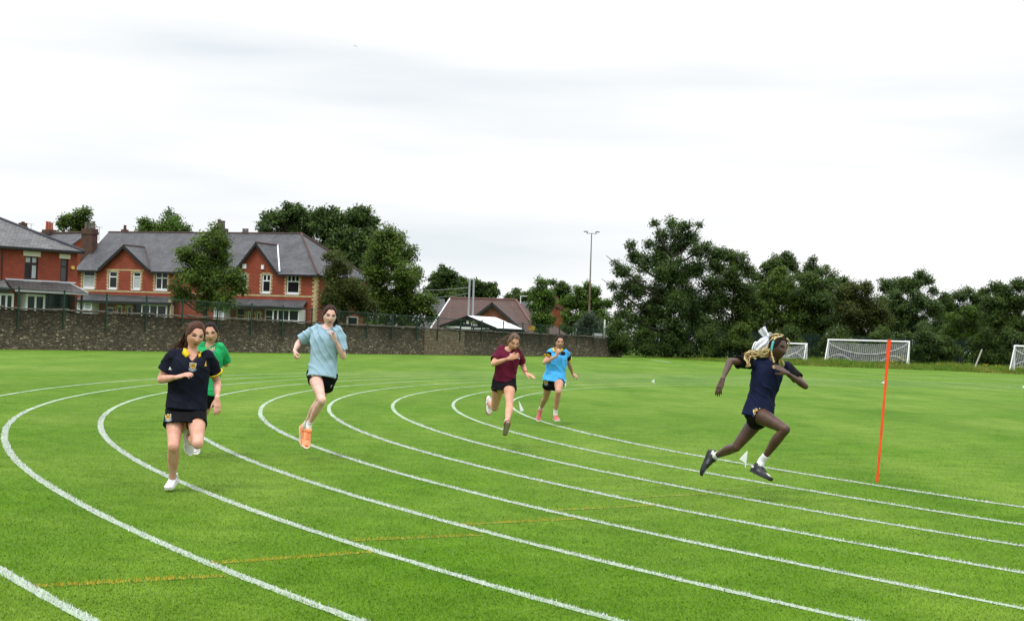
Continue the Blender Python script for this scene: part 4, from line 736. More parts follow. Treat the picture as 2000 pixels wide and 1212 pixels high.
# bird high in the sky
c = at(694, 89.5, 70); b = MB(); V = [c+np.array(v)*1.0 for v in [(-.115, 0, .012), (-.03, -.05, .0), (.03, 0, -.03), (.06, -.02, -.028), (0, .03, -.02), (-.05, .05, .012), (.14, .02, -.02), (.05, .07, -.03), (.02, .0, -.045)]]
b.add(V, [(0, 1, 4, 5), (1, 2, 8), (1, 8, 4), (2, 3, 8), (3, 6, 7), (3, 7, 4), (4, 8, 3)]); o = b.obj('bird', mat('bird_grey', (.16, .16, .16), .8)); tag(o, 'tiny grey bird gliding high in the pale sky', 'bird')
# ------------------------------------------------------------------ trees
def leafmat(name, c1, c2, c3):
    if name in MATS: return MATS[name]
    m = bpy.data.materials.new(name); m.use_nodes = True; t = m.node_tree; b = t.nodes['Principled BSDF']; b.inputs['Roughness'].default_value = .5; b.inputs['Specular IOR Level'].default_value = .25
    a = t.nodes.new('ShaderNodeAttribute'); a.attribute_name = 'tint'; r = t.nodes.new('ShaderNodeValToRGB'); e = r.color_ramp.elements
    e[0].position = .1; e[0].color = (*c1, 1); e[1].position = .95; e[1].color = (*c3, 1); q = e.new(.5); q.color = (*c2, 1)
    t.links.new(a.outputs['Fac'], r.inputs[0]); t.links.new(r.outputs[0], b.inputs['Base Color'])
    tr = t.nodes.new('ShaderNodeBsdfTranslucent'); t.links.new(r.outputs[0], tr.inputs[0]); ms = t.nodes.new('ShaderNodeMixShader'); ms.inputs[0].default_value = .42
    na = t.nodes.new('ShaderNodeAttribute'); na.attribute_name = 'leaf_normal'; t.links.new(na.outputs['Vector'], b.inputs['Normal'])
    t.links.new(b.outputs[0], ms.inputs[1]); t.links.new(tr.outputs[0], ms.inputs[2]); t.links.new(ms.outputs[0], t.nodes['Material Output'].inputs[0])
    MATS[name] = m; return m
LEAF = {'mid': leafmat('leaf_mid_green', (.048, .088, .012), (.108, .180, .023), (.22, .31, .046)),
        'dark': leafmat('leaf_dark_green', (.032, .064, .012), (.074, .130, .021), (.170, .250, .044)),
        'bright': leafmat('leaf_bright_green', (.050, .105, .012), (.100, .190, .022), (.18, .29, .04)),
        'olive': leafmat('leaf_olive_green', (.040, .060, .010), (.078, .106, .016), (.145, .175, .03)),
        'blue': leafmat('leaf_blue_green', (.034, .070, .016), (.080, .143, .030), (.180, .265, .056)),
        'grey': leafmat('leaf_grey_green', (.05, .075, .04), (.09, .13, .075), (.15, .20, .12))}
BARK = mat('bark', (.035, .028, .02), .9, (.07, .06, .045), 3, bump=.5)
def tree(label, px, D, ytop, ybot, hw, kind='mid', n=14000, ls=.24, blobs=None, ytrunk=None, name='tree', group=None, seed=None, top=.35, trunkr=None, gap=.0, nb=34, depth=.8, spiky=.0, lean=0):
    """crown filling the picture box px +- hw by ytop..ybot at distance D; clusters of leaf sized faces on real limbs"""
    seed = seed if seed is not None else int(px*7+ytop); g = np.random.default_rng(seed)
    s = D/F_PX; base = at(px-lean, ybot, D); W = hw*s; zt = at(px, ytop, D)[2]; zb = max(at(px, ybot, D)[2], .25); H = zt-zb
    bx = base[0]; T = empty(name, label, 'tree' if name == 'tree' else name.replace('_', ' '), group)
    cx = at(px, (ytop+ybot)/2, D)[0]
    # cluster centres: uneven egg-shaped envelope
    C = []; R = []
    if blobs is None:
        ph = g.uniform(0, 6.28, 4)
        for k in range(nb):
            h = (k+.5)/nb; h = h**.9; a = g.uniform(0, 2*math.pi)
            env = (math.sin(math.pi*min(1, (h*.93+.07))**(.75+top))**.62) if h < .97 else .2
            env *= 1+.22*math.sin(a*2+ph[0])+.14*math.sin(h*9+ph[1]+a)
            rr_ = W*.80*env*math.sqrt(g.uniform(.15, 1))
            cr = W*g.uniform(.22, .36)*(1-.35*h)
            C.append([cx+rr_*math.cos(a)+(lean*s)*(h-.5), D+rr_*math.sin(a)*depth, zb+cr*.6+h*(H-cr*1.35)]); R.append(cr)
    else:
        for (bxp, byp, brp) in blobs:
            c = at(bxp, byp, D+g.uniform(-.4, .4)*hw*s*depth); r_ = brp*s
            for q in range(7):
                v = g.normal(0, 1, 3); v /= np.linalg.norm(v); C.append(list(c+v*r_*g.uniform(.45, .85)*np.array([1, depth*1.3, 1]))); R.append(r_*g.uniform(.35, .62))
            C.append(list(c)); R.append(r_*.85)
    C = np.array(C); R = np.array(R)
    # sub-clusters (twig sprays) on the surface of each cluster, then leaves in each spray
    w_ = R**2/np.sum(R**2); n = int(n*1.5); ls = ls*.86; ns = int(n/16); ci = g.choice(len(C), ns, p=w_)
    v = g.normal(0, 1, (ns, 3)); v /= np.linalg.norm(v, axis=1)[:, None]; v[:, 2] = v[:, 2]*.9+.12
    sr = R[ci]*g.uniform(.25, 1.15, ns)
    SC = C[ci]+v*sr[:, None]
    st = np.clip(.42+.16*g.normal(0, 1, ns)+.12*(g.uniform(-1, 1, len(C))[ci]), 0, 1)
    li = g.integers(0, ns, n); spray = min(ls*1.9, .34)
    d = g.normal(0, 1, (n, 3)); d /= np.linalg.norm(d, axis=1)[:, None]; d = d*np.array([1.15, 1.15, .85+spiky])*spray*(g.uniform(.02, 1.0, n)**.5)[:, None]*1.25
    P = SC[li]+d; P[:, 2] = np.maximum(P[:, 2], .05)
    # leaf quads, mostly facing up / outward
    nn = g.normal(0, .75, (n, 3))+np.array([0, 0, .75])+.6*v[li]; nn /= np.linalg.norm(nn, axis=1)[:, None]
    t1 = np.cross(nn, g.normal(0, 1, (n, 3))); t1 /= np.linalg.norm(t1, axis=1)[:, None]; t2 = np.cross(nn, t1)
    L = (ls*g.uniform(.5, 1.15, n))[:, None]; Wd = L*.55
    V = np.stack([P-t1*L/2, P+t2*Wd/2, P+t1*L/2+nn*L*.1, P-t2*Wd/2], 1).reshape(-1, 3)
    tint = np.clip(st[li]+g.normal(0, .12, n), 0, 1)
    ln_ = v[li]*.75+np.array([0, -.12, .55])+g.normal(0, .38, (n, 3)); ln_ /= np.linalg.norm(ln_, axis=1)[:, None]
    o = mkobj('crown', V, np.arange(4*n).reshape(n, 4), LEAF[kind], T, False, tint=np.repeat(tint, 4), vnorm=np.repeat(ln_, 4, axis=0))
    # trunk and limbs
    r0 = trunkr or max(.12, W*.07); b = MB(); gz_ = 0.
    top_ = np.array([cx+lean*s*.3, D, zb+H*.72]); bs = np.array([cx-lean*s, D, gz_-.1]); n_ = 7
    tp = [bs+(top_-bs)*q+np.array([math.sin(q*5+seed)*.12*W*.3, 0, 0])*q for q in np.linspace(0, 1, n_)]; b.tube(tp, [r0*(1.25 if q == 0 else 1-.85*q) for q in np.linspace(0, 1, n_)], 8); b.obj('trunk', BARK, T, True)
    b = MB()
    for k in g.choice(len(C), min(16, len(C)), replace=False):
        c = C[k]; q = np.clip((c[2]-.8*math.hypot(c[0]-cx, c[1]-D)*.7-tp[0][2])/(top_[2]-tp[0][2]), .18, .95); s0 = bs+(top_-bs)*q
        mid = (s0+c)/2+np.array([0, 0, -.06*W]); b.tube([s0, mid, c, c+(c-mid)*.35], [r0*.45*(1-.6*q), r0*.28, r0*.13, .02], 6)
    b.obj('limbs', BARK, T, True)
    return T
GH = 'trees behind the terrace'
tree('small leafy tree top sticking up between the left house and the terrace chimney', 149, 132, 404, 505, 34, 'mid', 5200, .30, [(126, 432, 13), (148, 428, 19), (162, 416, 15), (150, 448, 20), (122, 442, 9), (168, 440, 14), (148, 475, 22)], seed=4)
tree('pair of bright green tree tops above the slate ridge of the terrace', 322, 135, 412, 500, 50, 'bright', 8000, .30, [(290, 444, 17), (335, 432, 20), (340, 448, 26), (318, 456, 22), (360, 452, 14), (276, 452, 10), (330, 480, 30)], seed=5)
tree('dark broad sycamore rising behind the corner house, left of its tall neighbour', 560, 128, 402, 560, 70, 'blue', 17000, .34, [(530, 428, 22), (560, 436, 28), (585, 420, 24), (560, 416, 18), (520, 446, 16), (605, 440, 26), (580, 470, 36), (540, 480, 30), (600, 500, 36)], seed=6)
tree('tall dark tree with ragged top behind the hipped roof of the corner house', 665, 126, 399, 600, 80, 'blue', 26000, .34, [(632, 420, 22), (655, 424, 22), (640, 450, 32), (690, 428, 26), (712, 424, 22), (725, 440, 18), (680, 470, 38), (640, 500, 34), (700, 505, 38), (725, 470, 22), (660, 540, 36), (700, 560, 34)], seed=7)
tree('bushy green street tree with open limbs in front of the terrace', 405, 86, 441, 606, 76, 'mid', 17000, .20, [(418, 455, 16), (432, 470, 18), (400, 480, 22), (360, 500, 20), (385, 510, 24), (425, 505, 30), (375, 545, 28), (415, 550, 36), (455, 545, 26), (360, 580, 18), (400, 590, 24), (440, 588, 24), (468, 560, 16), (344, 560, 10)], seed=9, trunkr=.2)
tree('smaller olive green street tree right of the corner house', 676, 91, 487, 626, 58, 'olive', 15000, .19, [(652, 502, 15), (668, 520, 18), (648, 535, 18), (662, 560, 24), (690, 560, 22), (640, 580, 20), (670, 595, 28), (706, 580, 20), (712, 605, 18), (650, 612, 16), (724, 596, 10)], seed=10, trunkr=.16)
tree('large rounded green tree beyond the smaller street tree', 772, 101, 441, 650, 78, 'mid', 30000, .23, [(752, 458, 20), (775, 468, 20), (735, 480, 22), (765, 495, 30), (795, 500, 22), (740, 525, 34), (785, 535, 34), (812, 545, 20), (735, 575, 36), (785, 585, 38), (820, 590, 22), (745, 620, 30), (800, 625, 32), (838, 615, 16), (846, 590, 9)], seed=11)
GF = 'distant trees beyond the bungalow'
tree('dark dense conifer like tree left behind the bungalow ridge', 868, 185, 519, 600, 42, 'blue', 11000, .42, [(868, 534, 16), (850, 548, 17), (880, 545, 20), (860, 565, 22), (888, 568, 20), (845, 575, 16), (870, 585, 26)], group=GF, seed=12)
tree('loose dark tree right of the two pale poles', 930, 192, 542, 600, 42, 'dark', 8500, .42, [(905, 556, 14), (925, 560, 16), (945, 565, 12), (958, 560, 10), (962, 572, 14), (935, 580, 20), (905, 580, 20)], group=GF, seed=13)
tree('low dark spreading conifer top behind the right end of the bungalow ridge', 1008, 182, 564, 605, 28, 'blue', 4500, .38, [(1008, 574, 9), (995, 582, 10), (1020, 580, 12), (1008, 592, 14), (1032, 578, 10)], group=GF, seed=14)
tree('thin dark tree top just right of the upright bright green tree', 1096, 172, 544, 610, 20, 'dark', 3800, .34, [(1096, 556, 9), (1088, 566, 8), (1104, 564, 9), (1096, 578, 13), (1098, 596, 14), (1078, 552, 6)], group=GF, seed=15)
tree('upright narrow bright green garden tree', 1058, 117, 541, 648, 28, 'bright', 10500, .22, [(1058, 556, 10), (1050, 574, 14), (1066, 574, 14), (1045, 596, 14), (1060, 598, 18), (1076, 590, 10), (1050, 620, 15), (1068, 622, 14), (1057, 642, 13)], seed=16)
tree('bright green rounded tree behind the floodlight mast', 1142, 156, 552, 660, 44, 'bright', 16000, .30, [(1148, 562, 13), (1135, 570, 15), (1163, 572, 12), (1112, 590, 17), (1140, 592, 22), (1168, 600, 18), (1112, 618, 18), (1145, 625, 26), (1178, 620, 14), (1110, 640, 16), (1160, 650, 20), (1186, 592, 10)], seed=17)
tree('pale grey green shrub showing above the wall below the mast', 1150, 121, 606, 668, 22, 'grey', 5200, .2, [(1150, 622, 12), (1138, 634, 12), (1162, 636, 13), (1150, 650, 16), (1135, 655, 12), (1165, 658, 12)], name='shrub', seed=18)
GR = 'trees along the far side of the field'
tree('tallest dark green tree of the row, with a ragged stepped top', 1310, 124, 415, 690, 128, 'blue', 60000, .25,
     [(1335, 440, 15), (1312, 436, 14), (1290, 460, 16), (1352, 462, 16), (1366, 440, 7), (1278, 436, 7), (1325, 475, 26), (1368, 490, 20), (1295, 495, 24), (1270, 478, 12), (1232, 478, 10), (1240, 505, 16), (1265, 520, 22), (1310, 530, 32), (1360, 530, 30), (1218, 530, 16), (1205, 515, 7), (1395, 500, 20), (1240, 560, 26), (1290, 575, 34), (1345, 585, 34), (1392, 565, 28), (1212, 585, 16), (1225, 615, 24), (1265, 630, 32), (1315, 640, 36), (1370, 635, 34), (1200, 560, 9), (1318, 600, 30), (1330, 555, 24), (1290, 540, 20), (1350, 620, 30), (1280, 605, 26), (1385, 600, 26)], group=GR, seed=20, trunkr=.35)
tree('dark round tree joined to the right side of the tallest tree', 1432, 127, 482, 690, 56, 'dark', 26000, .25, [(1422, 500, 16), (1442, 508, 18), (1400, 520, 20), (1460, 530, 16), (1425, 545, 28), (1455, 565, 24), (1405, 590, 28), (1445, 605, 30), (1410, 640, 30), (1460, 645, 28)], group=GR, seed=21)
tree('dark leaning tree top behind the bright green one', 1528, 142, 490, 640, 36, 'dark', 12000, .28, [(1520, 512, 17), (1540, 506, 13), (1548, 522, 12), (1500, 522, 13), (1515, 540, 20), (1490, 545, 14), (1530, 570, 26), (1500, 600, 28)], group=GR, seed=22)
tree('bright green bushy tree above the head of the runner with braids', 1512, 128, 519, 690, 48, 'mid', 20000, .24, [(1528, 532, 12), (1515, 545, 18), (1540, 552, 16), (1495, 570, 20), (1525, 580, 26), (1550, 590, 18), (1490, 610, 24), (1525, 625, 28), (1555, 630, 18), (1500, 655, 26)], group=GR, seed=23)
tree('pointed dark tree with a thin spire top', 1588, 136, 498, 680, 42, 'blue', 15000, .25, [(1588, 508, 7), (1584, 522, 11), (1596, 532, 14), (1570, 545, 14), (1590, 560, 22), (1562, 580, 20), (1600, 600, 26), (1575, 640, 30)], group=GR, seed=24)
tree('thin feathery light tree top beside the spire', 1625, 138, 516, 640, 26, 'mid', 4200, .24, [(1612, 530, 10), (1630, 535, 9), (1622, 550, 13), (1638, 560, 10), (1620, 580, 18), (1640, 600, 18)], group=GR, seed=25)
tree('broad mid green tree left behind the full size goal', 1600, 128, 535, 690, 46, 'dark', 19000, .24, [(1585, 550, 18), (1612, 555, 16), (1575, 580, 22), (1605, 590, 26), (1580, 620, 28), (1615, 630, 26), (1590, 660, 26), (1560, 650, 20)], group=GR, seed=26)
tree('olive coloured spreading tree right behind the orange pole', 1678, 129, 540, 690, 62, 'olive', 23000, .24, [(1665, 562, 16), (1690, 566, 14), (1650, 580, 20), (1685, 590, 24), (1715, 600, 20), (1655, 615, 24), (1690, 625, 28), (1725, 625, 18), (1660, 650, 26), (1705, 655, 26)], group=GR, seed=27)
tree('tall loose grey green tree with sparse crown top', 1775, 138, 524, 690, 64, 'blue', 22000, .26, [(1735, 560, 17), (1760, 556, 16), (1795, 540, 13), (1810, 546, 12), (1782, 560, 18), (1822, 570, 10), (1750, 590, 24), (1790, 595, 28), (1822, 605, 18), (1845, 575, 6), (1760, 630, 28), (1800, 640, 30), (1830, 640, 20)], group=GR, seed=28)
tree('low dark tree in the dip of the skyline', 1862, 140, 565, 690, 46, 'dark', 14000, .26, [(1850, 590, 14), (1875, 580, 14), (1892, 572, 10), (1905, 582, 12), (1860, 610, 20), (1890, 610, 20), (1850, 640, 24), (1885, 645, 24), (1912, 620, 16)], group=GR, seed=29)
tree('bright lime green bush standing out in front of the dark hedge', 1880, 126, 592, 700, 42, 'bright', 14000, .20, [(1892, 604, 11), (1900, 618, 12), (1870, 632, 18), (1893, 640, 20), (1858, 650, 18), (1880, 665, 22), (1912, 655, 14), (1856, 618, 7)], name='bush', seed=30)
tree('dark heavy tree at the right edge of the picture', 1968, 125, 548, 700, 58, 'dark', 24000, .24, [(1945, 562, 12), (1962, 568, 16), (1990, 556, 16), (1935, 590, 16), (1965, 600, 26), (1998, 595, 24), (1940, 625, 22), (1975, 640, 30), (2010, 640, 26), (1950, 665, 24), (1925, 570, 8)], group=GR, seed=31)
for px_, yt_, hw_, lab_ in ((1478, 522, 32, 'background tree filling the dip right of the dark round tree'), (1563, 520, 30, 'background tree filling the dip left of the spire topped tree'), (1652, 540, 34, 'background tree filling the dip behind the feathery and olive trees'), (1738, 548, 30, 'background tree filling the dip right of the olive coloured tree'), (1846, 578, 36, 'background tree filling the dip beyond the sparse topped tree'), (1925, 568, 34, 'background tree filling the dip left of the heavy tree at the edge')):
    tree(lab_, px_, 146, yt_, 700, hw_, 'dark', 11000, .27, [(px_+a_*hw_, yt_+(700-yt_)*b_, r_*hw_) for a_, b_, r_ in ((-.1, .10, .42), (.35, .2, .42), (-.5, .25, .45), (0, .35, .7), (.5, .45, .55), (-.5, .5, .6), (.1, .6, .8), (-.4, .8, .7), (.5, .8, .7))], group=GR, seed=int(px_))
GU = 'dark bushes under the row of trees'
# undergrowth closing the foot of the row, each bush a thing
spec = [(1208, 'dark ivy covered bush swallowing the right end of the stone wall', 'dark', 622, 702, 34, 118.0), (1262, 'dark low bush second from the stone wall under the tallest tree', 'dark', 640, 703, 36, 122), (1325, 'dark shaded bush directly under the tallest tree', 'blue', 640, 704, 40, 123),
        (1390, 'dark bush with a few pale sprigs left of the runner with braids', 'dark', 636, 704, 38, 122.6), (1450, 'leafy mid green bush right behind the bow of the runner with braids', 'mid', 630, 690, 34, 122.6), (1590, 'small light green sapling bush between the two left goals', 'mid', 678, 708, 11, 125),
        (1640, 'dark bush behind the net of the full size goal', 'dark', 640, 700, 44, 122.6), (1720, 'dark bush behind the orange pole', 'dark', 640, 700, 40, 122.6), (1800, 'dark bush right behind the right post of the full size goal', 'blue', 630, 704, 42, 122.6), (1845, 'dark low bush left beneath the lime green bush', 'dark', 655, 708, 30, 122.6),
        (1925, 'dark bush behind the leaning wooden post', 'dark', 640, 712, 34, 122.6), (1975, 'dark bush behind the goal at the right edge', 'blue', 640, 714, 40, 122.6), (1545, 'dark bush behind the goal with the curved stay', 'dark', 636, 700, 40, 122.6)]
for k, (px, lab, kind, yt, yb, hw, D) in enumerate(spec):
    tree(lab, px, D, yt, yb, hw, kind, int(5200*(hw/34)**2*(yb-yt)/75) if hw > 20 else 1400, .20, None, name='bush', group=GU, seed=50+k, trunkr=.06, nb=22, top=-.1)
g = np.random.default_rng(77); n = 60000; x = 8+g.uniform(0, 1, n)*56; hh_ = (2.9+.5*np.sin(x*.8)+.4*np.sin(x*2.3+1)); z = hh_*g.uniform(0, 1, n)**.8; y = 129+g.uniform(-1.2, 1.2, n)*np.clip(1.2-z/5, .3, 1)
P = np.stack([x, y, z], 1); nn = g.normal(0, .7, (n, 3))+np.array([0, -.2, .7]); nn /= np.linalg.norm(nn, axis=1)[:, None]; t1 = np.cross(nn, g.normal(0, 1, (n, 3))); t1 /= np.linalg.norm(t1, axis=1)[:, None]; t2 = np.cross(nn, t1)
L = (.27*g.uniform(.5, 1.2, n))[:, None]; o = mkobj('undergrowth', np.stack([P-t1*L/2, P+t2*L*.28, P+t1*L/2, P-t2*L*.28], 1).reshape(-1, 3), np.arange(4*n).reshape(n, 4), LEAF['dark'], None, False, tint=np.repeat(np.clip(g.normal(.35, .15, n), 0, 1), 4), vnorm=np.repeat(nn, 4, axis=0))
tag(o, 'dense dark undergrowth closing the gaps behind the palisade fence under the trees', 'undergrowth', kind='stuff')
# small yellow-flowered weeds in the verge
YF = mat('ragwort_yellow', (.50, .42, .03), .7); WG = LEAF['mid']; rr = random.Random(4)
for k, (px, py) in enumerate(((1758, 699), (1770, 703), (1745, 706), (1835, 712), (1868, 713), (1925, 714), (1946, 716))):
    p = at(px, py, 115.5); b = MB(); gz_ = .3
    for j in range(6): a = rr.uniform(0, 6.28); b.tube([np.array([p[0], p[1], 0.]), p+np.array([math.cos(a)*.15, math.sin(a)*.15, rr.uniform(-.1, .12)])], .015, 3)
    o = empty('ragwort', 'yellow flowered weed, '+['just right of the full size goal net', 'under the right post of the full size goal', 'inside the full size goal mouth', 'midway between the full size goal and the leaning post', 'left of the leaning wooden post', 'just right of the leaning wooden post', 'between the leaning post and the right edge goal'][k], 'weed', 'yellow flowered weeds in the far verge'); b.obj('stem', WG, o)
    b = MB()
    for j in range(14): a = rr.uniform(0, 6.28); r = rr.uniform(0, .22); c = p+np.array([math.cos(a)*r, math.sin(a)*r, rr.uniform(-.08, .14)]); b.tube([c, c+np.array([0, 0, .03])], .04, 5)
    b.obj('flower_head', YF, o)
# ------------------------------------------------------------------ people
def nrm(v): v = np.asarray(v, float); return v/(np.linalg.norm(v)+1e-12)
def loft(st, side, seg=20, power=2.0, cap0=True, cap1=True, hollow1=0, hollow0=0):
    """st: list of (point, half width along side, half depth across) -> closed tube with rounded caps"""
    P = [np.array(s[0], float) for s in st]; n = len(P); V = []; F = []; rings = []
    sides = side if isinstance(side, list) else [side]*n
    def ring(c, t, sd, a, b):
        s_ = sd-t*(sd@t); s_ = nrm(s_); f = np.cross(t, s_); i0 = len(V)
        for j in range(seg):
            an = 2*math.pi*j/seg; x, y = math.cos(an), math.sin(an)
            if power != 2: x = math.copysign(abs(x)**(2/power), x); y = math.copysign(abs(y)**(2/power), y)
            V.append(c+s_*a*x+f*b*y)
        rings.append(i0)
    T = [nrm(P[min(k+1, n-1)]-P[max(k-1, 0)]) for k in range(n)]
    r0 = min(st[0][1], st[0][2]); r1 = min(st[-1][1], st[-1][2])
    if cap0 and not hollow0:
        for q in (.15, .6, .92): ring(P[0]-T[0]*r0*math.sqrt(1-q*q)*.9, T[0], sides[0], st[0][1]*q, st[0][2]*q)
    if hollow0:
        for d, sh in ((hollow0, .55), (hollow0, .80), (0.0, .86)): ring(P[0]+T[0]*d, T[0], sides[0], st[0][1]*sh, st[0][2]*sh)
    for k in range(n): ring(P[k], T[k], sides[k], st[k][1], st[k][2])
    if cap1 and not hollow1:
        for q in (.92, .6, .15): ring(P[-1]+T[-1]*r1*math.sqrt(1-q*q)*.9, T[-1], sides[-1], st[-1][1]*q, st[-1][2]*q)
    if hollow1:
        for d, sh in ((0.0, .86), (hollow1, .80), (hollow1, .55)): ring(P[-1]-T[-1]*d, T[-1], sides[-1], st[-1][1]*sh, st[-1][2]*sh)
    for a, b in zip(rings, rings[1:]):
        for j in range(seg): F.append((a+j, a+(j+1) % seg, b+(j+1) % seg, b+j))
    F.append(tuple(rings[0]+j for j in range(seg-1, -1, -1))); F.append(tuple(rings[-1]+j for j in range(seg)))
    return V, F
def spline(pts, n=24):
    """Catmull-Rom through rows of numbers"""
    P = np.array(pts, float); out = []
    t = np.linspace(0, len(P)-1, n)
    for u in t:
        k = min(int(u), len(P)-2); f = u-k; a, b, c, d = P[max(k-1, 0)], P[k], P[k+1], P[min(k+2, len(P)-1)]
        out.append(.5*((2*b)+(c-a)*f+(2*a-5*b+4*c-d)*f*f+(-a+3*b-3*c+d)*f**3))
    return np.array(out)
def sloft(rows, side, n=24, **k):
    """rows: (x,y,z,a,b[,sx,sy,sz]) smoothed then lofted"""
    R = spline(rows, n); st = [(r[:3], max(r[3], .002), max(r[4], .002)) for r in R]
    sd = [nrm(r[5:8]) for r in R] if R.shape[1] >= 8 else side
    return loft(st, sd, **k)
def ellipsoid(c, M, rad, nu=20, nv=14):
    V = []; F = []
    for i in range(nv+1):
        th = math.pi*i/nv
        for j in range(nu):
            ph = 2*math.pi*j/nu; V.append(c+M@np.array([rad[0]*math.sin(th)*math.cos(ph), rad[1]*math.sin(th)*math.sin(ph), rad[2]*math.cos(th)]))
    for i in range(nv):
        for j in range(nu): F.append((i*nu+j, (i+1)*nu+j, (i+1)*nu+(j+1) % nu, i*nu+(j+1) % nu))
    return V, F
def fuse(parts, voxel, smooth_it=3, sm=.5):
    b = MB()
    for V, F in parts: b.add(V, F)
    me = bpy.data.meshes.new('tmp'); me.from_pydata(b.V, [], b.F); o = bpy.data.objects.new('tmp', me); COL.objects.link(o)
    m = o.modifiers.new('r', 'REMESH'); m.mode = 'VOXEL'; m.voxel_size = voxel; m.adaptivity = 0
    if smooth_it: s = o.modifiers.new('s', 'SMOOTH'); s.iterations = smooth_it; s.factor = sm
    dg = bpy.context.evaluated_depsgraph_get(); ev = o.evaluated_get(dg); m2 = ev.to_mesh()
    V = np.empty(len(m2.vertices)*3, np.float32); m2.vertices.foreach_get('co', V); V = V.reshape(-1, 3).astype(float)
    Nn = np.empty(len(m2.vertices)*3, np.float32); m2.vertices.foreach_get('normal', Nn); Nn = Nn.reshape(-1, 3).astype(float)
    F = [tuple(p.vertices) for p in m2.polygons]; ev.to_mesh_clear(); bpy.data.objects.remove(o); bpy.data.meshes.remove(me)
    return V, F, Nn
def rotz(a): c, s = math.cos(a), math.sin(a); return np.array([[c, -s, 0], [s, c, 0], [0, 0, 1]])
def rotx(a): c, s = math.cos(a), math.sin(a); return np.array([[1, 0, 0], [0, c, -s], [0, s, c]])
def roty(a): c, s = math.cos(a), math.sin(a); return np.array([[c, 0, s], [0, 1, 0], [-s, 0, c]])
def headrot(yaw, pitch, roll): return rotz(R_(yaw))@rotx(R_(pitch))@roty(R_(roll))
def G(x, s): return math.exp(-(x/s)**2)
def headpt(d, hair=0, hairline=None):
    """unit direction in head space (x across, -y forward, z up) -> point on the head, metres for a 0.222 m head"""
    x, y, z = d; f = -y
    X = .073*x; Y = .092*y; Z = .111*z
    if z < 0:      # narrow to the jaw and chin
        k = -z; X *= 1-.27*k**2.0; Y *= (1-.10*k) if f > 0 else (1-.36*k**1.2); 
        if f > 0: X *= 1-.10*k*f
    else:
        X *= 1+.03*z; 
        if f > 0: Y *= 1-.05*z
    if f > 0:
        Y *= .97
        e = 0
        e += .0200*G(X, .0095)*G(Z+.030, .014)*(1 if f > .6 else 0)        # nose tip
        e += .0110*G(X, .0065)*G(Z+.006, .022)*(f > .6)
        e += .0050*G(abs(X)-.010, .006)*G(Z+.036, .008)
        e += .0030*G(Z-.022, .010)*G(X, .045)                               # brow
        e -= .0115*G(abs(X)-.030, .016)*G(Z-.004, .013)                     # sockets
        e += .0055*G(X, .022)*G(Z+.062, .011)                               # mouth mound
        e -= .0030*G(X, .020)*G(Z+.0615, .0025)
        e -= .0030*G(X, .020)*G(Z+.078, .006)
        e += .0075*G(X, .020)*G(Z+.096, .013)                               # chin
        e += .0045*G(abs(X)-.040, .018)*G(Z+.028, .020)                     # cheeks
        Y -= e*f**.5
    return np.array([X, Y, Z])
def headmesh(c, M, sc, off=None, nu=72, nv=60):
    V = []; F = []
    for i in range(nv+1):
        th = math.pi*i/nv
        for j in range(nu):
            ph = 2*math.pi*j/nu; d = np.array([math.sin(th)*math.cos(ph), math.sin(th)*math.sin(ph), math.cos(th)])
            p = headpt(d)
            if off: p = p+d*off(d, p)
            V.append(c+M@(p*sc))
    for i in range(nv):
        for j in range(nu): F.append((i*nu+j, (i+1)*nu+j, (i+1)*nu+(j+1) % nu, i*nu+(j+1) % nu))
    return V, F
def hand(wr, di, pn, sc=1., curl=.5, thumb=1, spread=.06, pinch=0):
    """wrist, direction, palm normal (the side fingers close towards); thumb = sign of the thumb side along di x pn"""
    di = nrm(di); pn = nrm(pn-di*(pn@di)); sd = np.cross(di, pn); out = []
    L = .078*sc
    rows = [(*(wr-di*.015*sc), .024*sc, .019*sc), (*(wr+di*.012*sc), .028*sc, .017*sc), (*(wr+di*.045*sc+pn*.002), .037*sc, .0155*sc), (*(wr+di*L), .038*sc, .013*sc)]
    out.append(sloft(rows, sd, 10, seg=14, power=2.6))
    fl = [(.88, -.029, .0080), (1.0, -.0098, .0086), (.96, .0098, .0084), (.78, .0285, .0076)]       # little .. index order set by thumb side
    fl = fl if thumb < 0 else fl
    for k, (ln, off, r) in enumerate([(.76, -.0290, .0074), (.94, -.0100, .0082), (1.0, .0098, .0084), (.92, .0290, .0082)]):
        o_ = off*thumb; b = wr+di*(L-.004*sc)+sd*o_*sc; d = nrm(di+sd*spread*(o_/.03)); seg = np.array([.043, .027, .021])*ln*sc; cu = curl*(1+.12*(1-k)) if pinch == 0 else curl*(1.1-.12*k)
        pts = [b, ]; a = .35*cu
        for q in range(3):
            dd = nrm(d*math.cos(a)+pn*math.sin(a)); pts.append(pts[-1]+dd*seg[q]); a += (1.15 if q == 0 else .85)*cu
        rr = [r, r*.96, r*.9, r*.78]; out.append(sloft([(*p, q*sc, q*sc) for p, q in zip(pts, rr)], sd, 12, seg=10))
    b = wr+di*.022*sc+sd*.024*sc*thumb+pn*.006*sc; d = nrm(di*.82+sd*.48*thumb+pn*.30); pts = [b, b+d*.040*sc]; d2 = nrm(d+di*.35+pn*.3*curl-sd*.25*thumb*curl); pts += [pts[-1]+d2*.030*sc, pts[-1]+d2*.030*sc+nrm(d2+pn*.3*curl)*.024*sc]
    out.append(sloft([(*p, q*sc, q*sc) for p, q in zip(pts, (.0135, .0110, .0095, .0078))], pn, 12, seg=10))
    return out
